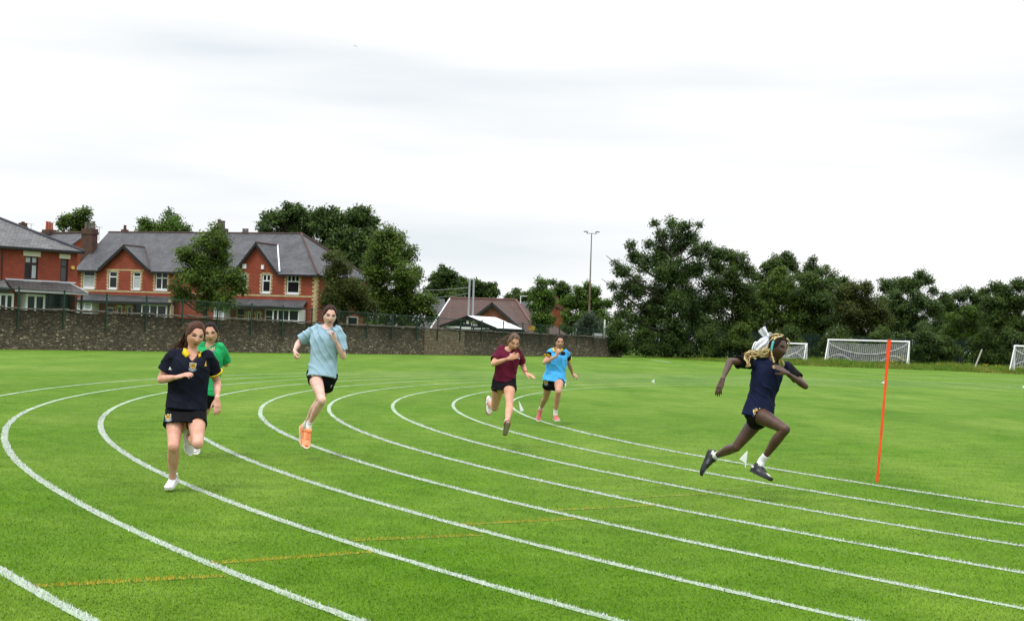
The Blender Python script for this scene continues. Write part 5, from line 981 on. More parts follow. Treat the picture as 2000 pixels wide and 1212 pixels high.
def decal(name, par, bvh, c, ax, up, d, shapes, mats, off=.0018, back=.18, far=.212):
    """flat printed shapes laid on a surface: shapes = [(material index, [(x, y) ...])] in metres in the plane ax, up; d = direction to look for the surface"""
    V = []; F = []; I = []; ax = nrm(ax); up = nrm(up); d = nrm(d)
    def pr(x, y, o_):
        s = c+ax*x+up*y-d*back; h = bvh.ray_cast(Vector(s), Vector(d), far)
        return None if h[0] is None else np.array(h[0])-d*o_
    for q, (mi, poly) in enumerate(shapes):
        o_ = off+.0005*q; cx = sum(p[0] for p in poly)/len(poly); cy = sum(p[1] for p in poly)/len(poly)
        # subdivide: centre, mid ring, outer ring
        edge = []
        for (x0, y0), (x1, y1) in zip(poly, poly[1:]+poly[:1]): edge += [(x0, y0), ((x0+x1)/2, (y0+y1)/2)]
        ring = [pr(x, y, o_) for x, y in edge]; mid = [pr(cx+(x-cx)*.5, cy+(y-cy)*.5, o_) for x, y in edge]; cc = pr(cx, cy, o_)
        if cc is None or any(r is None for r in ring+mid): continue
        n = len(edge); i0 = len(V); V += [cc]+mid+ring
        for j in range(n):
            k = (j+1) % n; F.append((i0, i0+1+j, i0+1+k)); F.append((i0+1+j, i0+1+n+j, i0+1+n+k, i0+1+k)); I += [mi, mi]
    if not F: return None
    return mkobj(name, V, F, parent=par, mats=mats, midx=I)
def rc(x, y, w, h): return [(x-w/2, y-h/2), (x+w/2, y-h/2), (x+w/2, y+h/2), (x-w/2, y+h/2)]
def ell(x, y, a, b, n=12, rot=0): return [(x+a*math.cos(t)*math.cos(rot)-b*math.sin(t)*math.sin(rot), y+a*math.cos(t)*math.sin(rot)+b*math.sin(t)*math.cos(rot)) for t in [2*math.pi*k/n for k in range(n)]]
def shieldp(s, k=1.): return [(x*s*k, y*s*k) for x, y in [(-.5, .55), (.5, .55), (.5, .0), (.36, -.32), (0, -.62), (-.36, -.32), (-.5, .0)]]
BADGE = [mat('badge_white', (.70, .68, .60), .7), mat('badge_gold', (.62, .36, .02), .7), mat('badge_black', (.012, .010, .010), .7), mat('badge_blue', (.16, .20, .28), .7), mat('logo_red', (.55, .04, .03), .6), mat('logo_white', (.70, .70, .72), .6)]
def badge_shapes(s):
    return [(3, [(-.66*s, -.28*s), (-.5*s, -.66*s), (0, -.86*s), (.5*s, -.66*s), (.66*s, -.28*s), (.45*s, -.5*s), (0, -.72*s), (-.45*s, -.5*s)]),
            (0, shieldp(s)), (2, shieldp(s, .86)), (1, shieldp(s, .70)), (2, [(-.30*s, .02*s), (0, .22*s), (.30*s, .02*s), (.30*s, -.10*s), (0, .08*s), (-.30*s, -.10*s)]),
            (2, ell(-.17*s, .26*s, .07*s, .06*s, 8)), (2, ell(.17*s, .26*s, .07*s, .06*s, 8)), (2, ell(0, -.2*s, .07*s, .08*s, 8))]
SKINW = lambda n, a, b: mat(n, a, .52, b, 14, .4, .62, .10, 160, spec=.35, sss=.12)
def wrinkle(V, Nn, amp, dirn, freq, seed, mask=None, warp=2.2):
    dirn = nrm(dirn); q = np.cross(dirn, [0, 1, 0]); out = V.copy()
    for i in range(len(V)):
        p = Vector(V[i]); w1 = mnoise.noise(p*5.5+Vector((seed, 0, 0))); w2 = mnoise.noise(p*2.6+Vector((0, seed, 3)))
        a = (V[i]@dirn)*freq+w1*warp+w2*2.5; f = (1-abs(math.sin(a)))**2.6-.22
        g_ = .55+.9*max(0, mnoise.noise(p*4+Vector((seed*2, 5, 1)))+.25)
        h = amp*f*g_+amp*.35*mnoise.noise(p*14)
        out[i] += Nn[i]*h*(mask(V[i]) if mask else 1)
    return out
class Person:
    def __init__(s, label, D, H, J, skin, lens=None):
        s.D = D; s.H = H; s.J = {}; s.cam = np.array([0, 0, CAM_H]); s.skin = skin; s.label = label
        for k, v in J.items(): s.J[k] = at(v[0], v[1], D+(v[2] if len(v) > 2 else 0))
    def reach(s, par, px, py, L, sign):
        """point on the line of sight through the picture point at bone length L from its parent joint"""
        d = nrm(ray(px, py)); P = s.J[par]; w_ = s.cam-P; b = w_@d; c = w_@w_-L*L; disc = b*b-c
        if disc < 0: t = -b; p = s.cam+d*t; 
        else: t = -b+sign*math.sqrt(disc); p = s.cam+d*t
        return p
def bone_rows(A, B, prof, off=None):
    return [(*(A+(B-A)*t+(off*o if off is not None else 0)), a, b) for t, a, b, o in prof]
def build_person(cfg):
    H = cfg['H']; D = cfg['D']; P = Person(cfg['label'], D, H, cfg['J'], cfg['skin']); J = P.J; k = H/1.64; fat = cfg.get('fat', 1.0)
    la = {'ua': .172*H, 'fa': .152*H, 'th': .243*H, 'sh': .245*H}
    for nm, par, px, py, bl, sg in cfg['limbs']: J[nm] = at(px, py, D+sg) if bl is None else P.reach(par, px, py, la[bl]*cfg.get('bl', {}).get(nm, 1), sg)
    if cfg.get('report'): print('PERSON', cfg['name'], {q: np.round(v, 2).tolist() for q, v in J.items()})
    skin = cfg['skin']; vox = cfg.get('vox', .0055)
    hs = J['hipL']-J['hipR']; hsd = nrm(hs); ss = J['shL']-J['shR']; ssd = nrm(ss)      # person's right -> left = picture left -> right for runners facing us
    pc = (J['hipL']+J['hipR'])/2; sc_ = (J['shL']+J['shR'])/2; nk = J['neck']; up = nrm(sc_-pc)
    fw = nrm(np.cross(ssd, up)); fw = fw if cfg.get('flipf') is None else -fw      # chest direction
    fwh = nrm(np.cross(hsd, up))
    HM = headrot(*cfg['head'][2:5]); hc = at(cfg['head'][0], cfg['head'][1], D+cfg['head'][5]); hsz = cfg['head'][6]
    W = cfg.get('w', (.150, .122, .148, .165))      # half widths hip, waist, chest, shoulder
    parts = []
    lerp = lambda t: pc+(sc_-pc)*t
    bow = cfg.get('bow', 0.)
    R = [(*(pc-up*.07*k), W[0]*.80*k, .085*k*fat, *hsd), (*(pc+up*.02*k), W[0]*k*fat, .098*k*fat, *hsd), (*(lerp(.32)+fw*.0), W[1]*k*fat, .080*k*fat, *nrm(hsd+ssd*.4)), (*(lerp(.55)+fw*.006), W[1]*1.06*k*fat, .084*k*fat, *nrm(hsd*.4+ssd)), (*(lerp(.78)+fw*.010), W[2]*k, .100*k*fat, *ssd), (*(lerp(.97)), W[3]*.92*k, .074*k, *ssd), (*(lerp(1.0)*.45+nk*.55), .088*k, .060*k, *ssd), (*nk, .052*k, .052*k, *ssd)]
    parts.append(sloft(R, None, 30, seg=28, power=2.3))
    # neck
    jaw = hc+HM@np.array([0, .022, -.05])*hsz/.222
    parts.append(sloft([(*(nk-up*.05*k), .054*k, .052*k), (*nk, .050*k*cfg.get('neckw', 1), .050*k), (*((nk+jaw)/2), .046*k, .048*k), (*jaw, .047*k, .052*k)], ssd, 12, seg=18))
    for s_ in ('R', 'L'):
        sh, el, wr = J['sh'+s_], J['el'+s_], J['wr'+s_]; f = cfg.get('arm', 1)*k
        parts.append(sloft([(*(sh-nrm(el-sh)*.012), .047*f, .050*f), (*(sh+(el-sh)*.18), .047*f, .050*f), (*(sh+(el-sh)*.5), .041*f, .043*f), (*(sh+(el-sh)*.82), .036*f, .037*f), (*el, .034*f, .035*f)], fw, 18, seg=16))
        bd = nrm(nrm(el-sh)-nrm(wr-el))
        parts.append(sloft([(*(el+bd*.003), .033*f, .034*f), (*(el+(wr-el)*.22), .037*f, .039*f), (*(el+(wr-el)*.55), .031*f, .031*f), (*(el+(wr-el)*.85), .023*f, .021*f), (*wr, .024*f, .019*f)], fw, 18, seg=16))
        hd = cfg['hand'][s_]; tgt = at(hd[0], hd[1], wr[1]+hd[2]); parts += hand(wr, tgt-wr, np.array(hd[3], float), k*cfg.get('handk', .98), hd[4], hd[5])
        hp, kn, an = J['hip'+s_], J['kn'+s_], J['an'+s_]; g_ = cfg.get('leg', 1)*k
        kf = nrm(kn-(hp+an)/2); ln = np.linalg.norm(kn-(hp+an)/2); kf = kf if ln > .03 else fwh
        td = nrm(kn-hp)
        parts.append(sloft([(*(hp-td*.03+hsd*0), .088*g_, .090*g_), (*(hp+(kn-hp)*.12), .087*g_, .090*g_), (*(hp+(kn-hp)*.4+kf*.006), .076*g_, .080*g_), (*(hp+(kn-hp)*.72+kf*.004), .060*g_, .063*g_), (*(kn-td*.035), .053*g_, .054*g_), (*(kn+kf*.003), .050*g_, .051*g_)], hsd, 24, seg=20))
        cb = -kf
        parts.append(sloft([(*(kn+kf*.002), .049*g_, .049*g_), (*(kn+(an-kn)*.12+cb*.004), .048*g_, .049*g_), (*(kn+(an-kn)*.32+cb*.014), .052*g_, .055*g_), (*(kn+(an-kn)*.6+cb*.006), .042*g_, .043*g_), (*(kn+(an-kn)*.85), .030*g_, .031*g_), (*an, .031*g_, .034*g_), (*(an+nrm(an-kn)*.03), .030*g_, .034*g_)], hsd, 24, seg=20))
    hp_, hF = headmesh(hc, HM, hsz/.222); parts.append((hp_, hF))
    for s_ in (-1, 1):      # ears
        ec = hc+HM@(np.array([s_*.0725, .012, -.004])*hsz/.222); parts.append(ellipsoid(ec, HM@rotz(s_*.35)@rotx(.15), np.array([.008, .017, .031])*hsz/.222, 12, 10))
    V, F, Nn = fuse(parts, vox, 2, .45)
    body = mkobj('person', V, F, skin, None, True); tag(body, cfg['label'], 'runner', 'runners on the grass track')
    bb = BVHTree.FromPolygons([Vector(v) for v in V], F)
    fs = hsz/.222
    # face: lids, brows, lips laid on the face
    fd = HM@np.array([0, 1, 0]); ax = HM@np.array([1, 0, 0]); uz = HM@np.array([0, 0, 1])
    EY = [cfg.get('eyew', mat('eye_white', (.42, .38, .36), .3)), mat('iris_dark', (.018, .010, .007), .15), cfg.get('lash_shade_m', mat('lash', (.022, .012, .010), .6)), cfg.get('lid', skin)]
    op = cfg.get('eye', 1.)
    for s_ in (-1, 1):
        sh_ = [(2, ell(0, .0012, .0175, .0068+.002*op, 14, -s_*.05))]  # oversized dark oval: lashes, with shading round the eye put into the colour
        if op > .3: sh_ += [(0, ell(0, -.0014, .0125, .0044*op, 12)), (1, ell(cfg.get('gaze', 0.)*.004, -.0004, .0062, .0054*min(1, op*1.05), 12))]
        else: sh_ += [(3, ell(0, .0046, .0150, .0034, 12))]
        sh_ = [(m_, [(x*fs, y*fs) for x, y in pl]) for m_, pl in sh_]
        decal('eye', body, bb, hc+HM@np.array([s_*.031*fs, -.08*fs, .004*fs]), ax, uz, fd, sh_, EY, .0016)
        pl = [(-.018, -.001), (-.006, .0052), (.007, .0062), (.020, .0005), (.021, -.0020), (.006, .0008), (-.006, -.0005), (-.018, -.0055)]
        if s_ < 0: pl = [(-x, y) for x, y in pl][::-1]
        decal('eyebrow', body, bb, hc+HM@np.array([s_*.031*fs, -.08*fs, (.0215+cfg.get('browz', 0))*fs]), ax, uz, fd, [(0, [(x*fs, y*fs*1.15) for x, y in pl])], [cfg['browm']], .0016)
    mo = cfg.get('mouth', .2)
    lips = [(0, [(-.0215, 0), (-.011, .0062), (-.003, .0075), (0, .0062), (.003, .0075), (.011, .0062), (.0215, 0), (.010, -.0085-.006*mo), (0, -.0105-.006*mo), (-.010, -.0085-.006*mo)]), (1, ell(0, -.0008-.002*mo, .0165, .0012+.0048*mo, 12))]
    if mo > .5: lips.append((2, ell(0, .0012, .0115, .0016, 10)))
    decal('lips', body, bb, hc+HM@np.array([0, -.08*fs, -.061*fs]), ax, uz, fd, [(m_, [(x*fs, y*fs) for x, y in pl]) for m_, pl in lips], [cfg['lipm'], mat('mouth_dark', (.06, .015, .012), .5), mat('teeth', (.6, .57, .5), .3)], .0016)
    decal('nostrils', body, bb, hc+HM@np.array([0, -.09*fs, -.0385*fs]), ax, uz, fd, [(0, ell(-.0065*fs, 0, .0035*fs, .0018*fs, 8)), (0, ell(.0065*fs, 0, .0035*fs, .0018*fs, 8))], [mat('nostril_'+cfg['name'], cfg.get('nost', (.16, .05, .035)), .7)], .0012)
    # ---- shirt ----
    S = cfg['shirt']; e_ = S.get('ease', .016); hemw, hemd = S['hem'][0], S['hem'][1]; t0 = S.get('t0', -.04)
    wv = S.get('w', (None, None))
    bx = [(*(lerp(t0)+np.array(S.get('hemshift', (0, 0, 0)))), hemw, hemd, *hsd), (*(lerp((t0+.38)/2)), (hemw+wv[0])/2, (hemd+.105*k)/2, *nrm(hsd+.2*ssd)), (*lerp(.38), wv[0], .105*k*fat, *nrm(hsd+.6*ssd)), (*(lerp(.62)+fw*.008), wv[1], .113*k*fat, *nrm(hsd*.3+ssd)), (*(lerp(.82)+fw*.012), (W[2]+e_+.004)*k, .113*k*fat, *ssd), (*(lerp(.98)), (W[3]+.002)*k, .084*k, *ssd), (*(lerp(1.0)*.5+nk*.5), .100*k, .072*k, *ssd), (*(lerp(1.0)*.16+nk*.84), .066*k, .063*k, *ssd)]
    sp = [sloft(bx, None, 40, seg=40, power=2.35, hollow0=.05, cap1=True)]
    for s_ in ('R', 'L'):
        sh, el = J['sh'+s_], J['el'+s_]; L_ = S['sl']; f = k*cfg.get('arm', 1); d = nrm(el-sh); o_ = (S.get('sle', 0))
        sp.append(sloft([(*(sh-d*.02-nrm(sh-sc_)*.01), .052*f, .056*f), (*(sh+(el-sh)*L_*.4), .053*f+o_*.5, .057*f+o_*.5), (*(sh+(el-sh)*L_*.75), .053*f+o_*.8, .057*f+o_*.8), (*(sh+(el-sh)*L_), .054*f+o_, .058*f+o_)], fw, 20, seg=26, hollow1=.03))
        sp.append(ellipsoid(sh-d*.0-up*.004-nrm(sh-sc_)*.012, np.eye(3), np.array([.0615, .065, .063])*f, 16, 12))
    V, F, Nn = fuse(sp, S.get('vox', .006), 7, .55); V = V+Nn*.0045
    hz_ = lerp(t0); V = wrinkle(V, Nn, 1.35*S.get('amp', .006), S.get('wd', (.7, 0, .7)), S.get('wf', 34), cfg['seed'], mask=lambda p: min(1., max(.35, ((p-hz_)@up)/.10)), warp=S.get('warp', 2.4))
    # neck opening: round crew neck or a polo V at the front
    kind_, nd_, nw_ = S.get('neck', ('crew', .040, .064)); nd_ *= k; nw_ *= k
    def nline(x, front):
        if not front: return -.004
        return -nd_+nd_*1.0*(abs(x)/nw_)**2 if kind_ == 'crew' else -nd_+(nd_+.004)*abs(x)/nw_
    q_ = V-nk; qs, qh, qf = q_@ssd, q_@up, q_@fw
    keep = [not (abs(a) < nw_ and b_ > nline(a, c_ > 0) and abs(c_) < .20) for a, b_, c_ in zip(qs, qh, qf)]; F = [f for f in F if all(keep[q] for q in f)]
    rim = []
    for j in range(36):
        a = 2*math.pi*j/36; x = math.sin(a)*nw_; fr = math.cos(a) > 0; hh = nline(x, fr); st_ = nk+ssd*x+up*hh+fw*(.3 if fr else -.3); h = bb.ray_cast(Vector(st_), Vector(-fw if fr else fw), .5)
        fmax = math.cos(a)*nw_*1.02; p = nk+ssd*x+up*hh+fw*fmax
        if h[0] is not None and abs((np.array(h[0])-nk)@fw) < .135:
            hf = (np.array(h[0])-nk)@fw; p = nk+ssd*x+up*hh+fw*((hf if abs(hf) > abs(fmax) or abs(hf) > .02 else fmax)+(.004 if fr else -.004))
        rim.append(p)
    rim = [(rim[j-1]+rim[j]*2+rim[(j+1) % 36])/4 for j in range(36)]
    me_f = F
    shirt = mkobj('shirt', V, F, S['m'], body, True)
    sb = BVHTree.FromPolygons([Vector(v) for v in V], F)
    if not S.get('norim'):
        b = MB(); n_ = len(rim); 
        b.tube(rim+[rim[0], rim[1]], S.get('rimr', .0065), 8); b.obj('neckband', S.get('rimm', S['m']), shirt, True)
    if S.get('sleevem'):      # darker sleeves
        shirt.data.materials.append(S['sleevem']); I = np.zeros(len(F), int); cen = np.array([V[list(f)].mean(0) for f in F])
        for s_ in ('R', 'L'):
            sh, el = J['sh'+s_], J['el'+s_]; d = nrm(el-sh); out = ssd*(1 if s_ == 'L' else -1)
            q_ = cen-sh; pr_ = q_@d; pe_ = np.linalg.norm(q_-pr_[:, None]*d, axis=1)
            I[(pr_ > S.get('seam', -.01)) & (pe_ < .088) & (q_@out > -.03-.3*np.clip(-pr_, 0, 1)) & ((pr_ > .045) | (q_@out > -.015))] = 1
        shirt.data.polygons.foreach_set('material_index', I.astype(np.int32))
    # ---- shorts ----
    B = cfg['shorts']; bp = []
    tw = B.get('top', .05)
    if B.get('skirt'):
        lo = pc+np.array(B['skirt'][0]); bp.append(sloft([(*(pc+up*tw), W[0]*k*fat+.004, .100*k*fat, *hsd), (*pc, W[0]*k*fat+.014, .112*k*fat, *hsd), (*((pc*.5+lo*.5)), (W[0]*k*fat+.018+B['skirt'][1])/2, (.118*k+B['skirt'][2])/2, *hsd), (*lo, B['skirt'][1], B['skirt'][2], *hsd)], None, 22, seg=36, power=2.5, hollow1=.04))
        for s_ in ('R', 'L'):
            hp, kn = J['hip'+s_], J['kn'+s_]; g_ = cfg.get('leg', 1)*k; l = B['len'][s_]; d = kn-hp
            bp.append(sloft([(*(hp-nrm(d)*.03), .094*g_, .097*g_), (*(hp+d*l*.5), .092*g_, .096*g_), (*(hp+d*l), .093*g_, .098*g_)], hsd, 14, seg=26, hollow1=.03))
    else:
        bp.append(sloft([(*(pc+up*tw), W[0]*k*fat*.98, .094*k*fat, *hsd), (*(pc+up*.0), W[0]*k*fat+.010, .108*k*fat, *hsd), (*(pc-up*.07*k), W[0]*k*fat*.96, .104*k*fat, *hsd)], None, 16, seg=30))
        for s_ in ('R', 'L'):
            hp, kn = J['hip'+s_], J['kn'+s_]; g_ = cfg.get('leg', 1)*k; l = B['len'][s_]; d = kn-hp
            bp.append(sloft([(*(hp-nrm(d)*.03), .097*g_, .100*g_), (*(hp+d*l*.5), .096*g_, .099*g_), (*(hp+d*l), .098*g_+B.get('fl', 0), .098*g_+B.get('fl', 0))], hsd, 14, seg=26, hollow1=.03))
    Vs, Fs, Ns = fuse(bp, .0065, 3, .5); Vs = wrinkle(Vs, Ns, B.get('amp', .003), (1, 0, .4), 40, cfg['seed']+5)
    shorts = mkobj(B.get('name', 'shorts'), Vs, Fs, B['m'], body, True); hb = BVHTree.FromPolygons([Vector(v) for v in Vs], Fs)
    # ---- feet ----
    for s_ in ('R', 'L'):
        an = J['an'+s_]; kn = J['kn'+s_]; T = cfg['foot'][s_]; leg = nrm(kn-an); g_ = cfg.get('leg', 1)*k
        # shoe frame from heel to toe, picture points with depth offsets from the ankle
        heel = at(T[0][0], T[0][1], an[1]+T[0][2]); toe = heel+nrm(at(T[1][0], T[1][1], an[1]+T[1][2])-heel)*T[3] if T[3] else at(T[1][0], T[1][1], an[1]+T[1][2])
        d = nrm(toe-heel); upv = an-(heel+d*np.dot(an-heel, d)); upv = nrm(upv) if np.linalg.norm(upv) > .02 else nrm(leg-d*(leg@d)); upv = nrm(upv-d*(upv@d)); sdv = np.cross(d, upv); Lf = np.linalg.norm(toe-heel); m = Lf/.27
        q = lambda t, h: heel+d*Lf*t+upv*h*m
        soc = cfg['sock']; shm = cfg['shoe']
        if soc:
            ctr = an*.35+q(.22, .05)*.65
            so = sloft([(*(an+leg*soc['h']), .037*g_, .038*g_), (*(an+leg*soc['h']*.4), .037*g_, .040*g_), (*an, .038*g_, .042*g_), (*(q(.25, .045)), .036*g_, .042*g_)], sdv, 14, seg=20, hollow0=.012); Vk, Fk, Nk = fuse([so], .005, 2); mkobj('sock', Vk, Fk, soc['m'], body, True)
        up_ = sloft([(*q(.02, .050), .027*m, .034*m), (*q(.12, .052), .035*m, .046*m), (*q(.26, .052), .038*m, .050*m), (*q(.42, .044), .040*m, .041*m), (*q(.60, .034), .044*m, .030*m), (*q(.80, .027), .046*m, .023*m), (*q(.95, .022), .032*m, .017*m)], sdv, 26, seg=24, power=2.3)
        col = sloft([(*q(.20, .05), .040*m, .046*m), (*(q(.19, .085)), .037*m, .046*m), (*(q(.185, .105)), .039*m, .048*m)], sdv, 10, seg=20, hollow1=.012)
        Vk, Fk, Nk = fuse([up_, col], .0042, 2); sho = mkobj('shoe', Vk, Fk, shm['m'], body, True); kb = BVHTree.FromPolygons([Vector(v) for v in Vk], Fk)
        out = [(-.01, .024), (.06, .033), (.25, .037), (.45, .038), (.62, .045), (.80, .049), (.94, .038), (1.02, .014)]
        bt = MB(); th = shm.get('sole', .026)
        top = []; bot = []
        for sgn in (1, -1):
            for t, w_ in (out if sgn > 0 else out[::-1]):
                rk = .010*max(0, (t-.75)/.25)**2; top.append(q(t, th+.002+rk)+sdv*sgn*w_*m); bot.append(q(t, -.0+rk*1.4)+sdv*sgn*w_*m*.93)
        n_ = len(top); bt.add(top+bot, [tuple(range(n_)), tuple(range(2*n_-1, n_-1, -1))]+[(a, n_+a, n_+(a+1) % n_, (a+1) % n_) for a in range(n_)])
        so_ = bt.obj('sole', shm['sm'], sho)
        if shm.get('tread'):
            tr = MB(); inn = [q(t, -.003)+sdv*sg*w_*m*.80 for sg in (1, -1) for t, w_ in (out[1:-1] if sg > 0 else out[1:-1][::-1])]; n2 = len(inn); tr.add(inn+[p+upv*.003 for p in inn], [tuple(range(n2-1, -1, -1)), tuple(range(n2, 2*n2))]+[(a, (a+1) % n2, n2+(a+1) % n2, n2+a) for a in range(n2)]); to = tr.obj('tread', shm['tread'], so_)
            gr = MB()
            for t in np.arange(.14, .92, .075): gr.add([q(t, -.006)+sdv*.028*m, q(t+.03, -.006)+sdv*.028*m, q(t+.03, -.006)-sdv*.028*m, q(t, -.006)-sdv*.028*m, q(t, -.0032)+sdv*.028*m, q(t+.03, -.0032)+sdv*.028*m, q(t+.03, -.0032)-sdv*.028*m, q(t, -.0032)-sdv*.028*m], [(0, 1, 2, 3), (7, 6, 5, 4), (0, 4, 5, 1), (1, 5, 6, 2), (2, 6, 7, 3), (3, 7, 4, 0)])
            gr.obj('grooves', mat('tread_pale', (.42, .38, .30), .8), to)
        # laces
        lc = MB()
        for t in (.30, .38, .46, .54, .62):
            a_ = q(t, .2)+sdv*.020*m; b_ = q(t+.02, .2)-sdv*.020*m; pts = []
            for f in np.linspace(0, 1, 5):
                s0 = a_+(b_-a_)*f; h = kb.ray_cast(Vector(s0), Vector(-upv), .4)
                if h[0] is not None: pts.append(np.array(h[0])+upv*.002)
            if len(pts) > 2: lc.tube(pts, .0032*m, 5)
        if shm.get('bow', True): c0 = q(.27, .108)-upv*.01; lc.tube([c0, c0+sdv*.03+d*.01, c0+sdv*.042-upv*.022+d*.012, c0+sdv*.015-upv*.004], .003*m, 5); lc.tube([c0, c0-sdv*.03+d*.01, c0-sdv*.044-upv*.02+d*.012, c0-sdv*.015-upv*.004], .003*m, 5)
        if lc.V: lc.obj('laces', shm['lace'], sho)
        if shm.get('patch'):
            for (t, x_, w_, h_, mm) in shm['patch']:
                decal('patch', sho, kb, q(t, .03)+upv*.0, sdv, d, -upv, [(0, rc(x_*m, 0, w_*m, h_*m))], [mm], .0022)
        for (t, h_, w_, hh, mm) in shm.get('side', []):
            for sg in (1, -1): decal('side_panel', sho, kb, q(t, h_), d, upv, -sdv*sg, [(0, rc(0, 0, w_*m, hh*m))], [mm], .0025)
        if shm.get('stripes'):
            for sg in (1, -1): decal('stripes', sho, kb, q(.5, .038), d, upv, -sdv*sg, [(0, [(x-.006, -.012), (x+.004, -.012), (x+.014, .014), (x+.004, .014)]) for x in (-.03, -.008, .014)], [shm['stripes']], .002)
    ctx = dict(P=P, J=J, body=body, shirt=shirt, shorts=shorts, sb=sb, hb=hb, bb=bb, HM=HM, hc=hc, fs=fs, fw=fw, up=up, ssd=ssd, hsd=hsd, pc=pc, sc=sc_, nk=nk, k=k, fwh=fwh, Vshirt=V)
    return ctx
def strands(ctx, name, root, pts, n, r, spread, m, seed=1, tip=.4, parent=None, wav=.01, seg=5, npt=12):
    """a bundle of hair strands along a path; pts relative to root, head independent"""
    g = np.random.default_rng(seed); b = MB(); C = spline([list(p) for p in pts], npt); T = np.gradient(C, axis=0)
    for k in range(n):
        o = g.normal(0, 1, 3); o2 = g.normal(0, 1, 3); ph = g.uniform(0, 6.28); ps = []
        L_ = g.uniform(.72, 1.0); mm = max(4, int(npt*L_))
        for j in range(mm):
            t = j/(npt-1); s_ = spread[0]+(spread[1]-spread[0])*t; ps.append(root+C[j]+o*s_*.6+o2*s_*t*.6+np.array([math.sin(ph+t*9), 0, math.cos(ph+t*8)])*wav*t)
        b.tube(ps, [r*(1-(1-tip)*j/(mm-1)) for j in range(mm)], seg)
    return b.obj(name, m, parent or ctx['body'], True)
def haircap(ctx, m, line=.35, side=.0, thick=.011, part=None, bun=None, temple=.3, streak=.0012):
    """hair lying on the skull: raised over the scalp, sunk below the skin over the face"""
    HM, hc, fs = ctx['HM'], ctx['hc'], ctx['fs']
    def off(d, p):
        x, y, z = d; f = -y
        # hairline height as a function of how far round the head we are
        az = math.atan2(abs(x), f)      # 0 front .. pi back
        zl = line+.10*math.cos(az*2)*0
        q = max(0., min(1., (az-.42)/.72)); q = q*q*(3-2*q); lim = line-(line+.02)*q
        if az > 1.22: lim = -.02-min(.60, (az-1.22)/.45*.5)
        t = (z-lim)/.09; t = max(0, min(1, t)); t = t*t*(3-2*t)
        h = -.012+(.012+thick*(.75+.25*max(0, z)))*t
        h += streak*math.sin(math.atan2(x, .35+z)*58+3*z)*t
        if part is not None and f > -.2 and z > .2: h -= .004*G(x-part, .03)*t
        return h
    V, F = headmesh(hc, HM, fs, off, 110, 80)
    return mkobj('hair', V, F, m, ctx['body'], True)
def fabric(name, c, c2=None, rough=.8, sh=0): return mat(name, c, rough, c2 or tuple(min(1, x*1.25) for x in c), 9, .4, .6, .15, 420, spec=.12 if max(c) < .1 else .2, sheen=0)
def hairmat(name, c, c2): return mat(name, c, .6, c2, 30, .4, .6, .5, 220, spec=.14, stretch=(1, 1, .35))
BLKS = fabric('black_sports_fabric', (.0045, .0045, .006)); WSOCK = fabric('white_sock', (.68, .68, .70)); NAVY = fabric('navy_shirt', (.0055, .0065, .014), (.008, .010, .021))
SK1 = SKINW('skin_fair', (.58, .285, .20), (.66, .37, .28)); SK2 = SKINW('skin_pale', (.66, .37, .30), (.72, .46, .39)); SK3 = SKINW('skin_olive', (.50, .25, .165), (.56, .32, .22)); SK4 = SKINW('skin_tan', (.52, .26, .165), (.60, .33, .22)); SK5 = SKINW('skin_tan_two', (.42, .215, .14), (.50, .27, .18))
SKD = mat('skin_deep', (.058, .027, .017), .40, (.084, .040, .025), 12, .4, .62, .08, 160, spec=.42, sss=.04)
LIP1 = mat('lip_rose', (.42, .14, .12), .45); LIP2 = mat('lip_red', (.42, .10, .10), .45); LIPD = mat('lip_deep', (.13, .045, .038), .45)
BR1 = mat('brow_brown', (.09, .045, .03), .8); BRD = mat('brow_dark', (.03, .016, .012), .8)
HB = hairmat('hair_brown', (.045, .018, .012), (.10, .045, .030)); HD1 = hairmat('hair_dark_brown', (.024, .011, .008), (.055, .027, .019)); HBK = hairmat('hair_black', (.009, .006, .006), (.022, .015, .013)); HLB = hairmat('hair_light_brown', (.12, .075, .05), (.20, .13, .085)); HBL = hairmat('hair_blonde', (.52, .40, .18), (.68, .55, .28))
YEL = fabric('yellow_trim', (.62, .44, .01), (.70, .52, .02)); LWH = mat('lace_white', (.42, .42, .46), .7)
PEOPLE = []
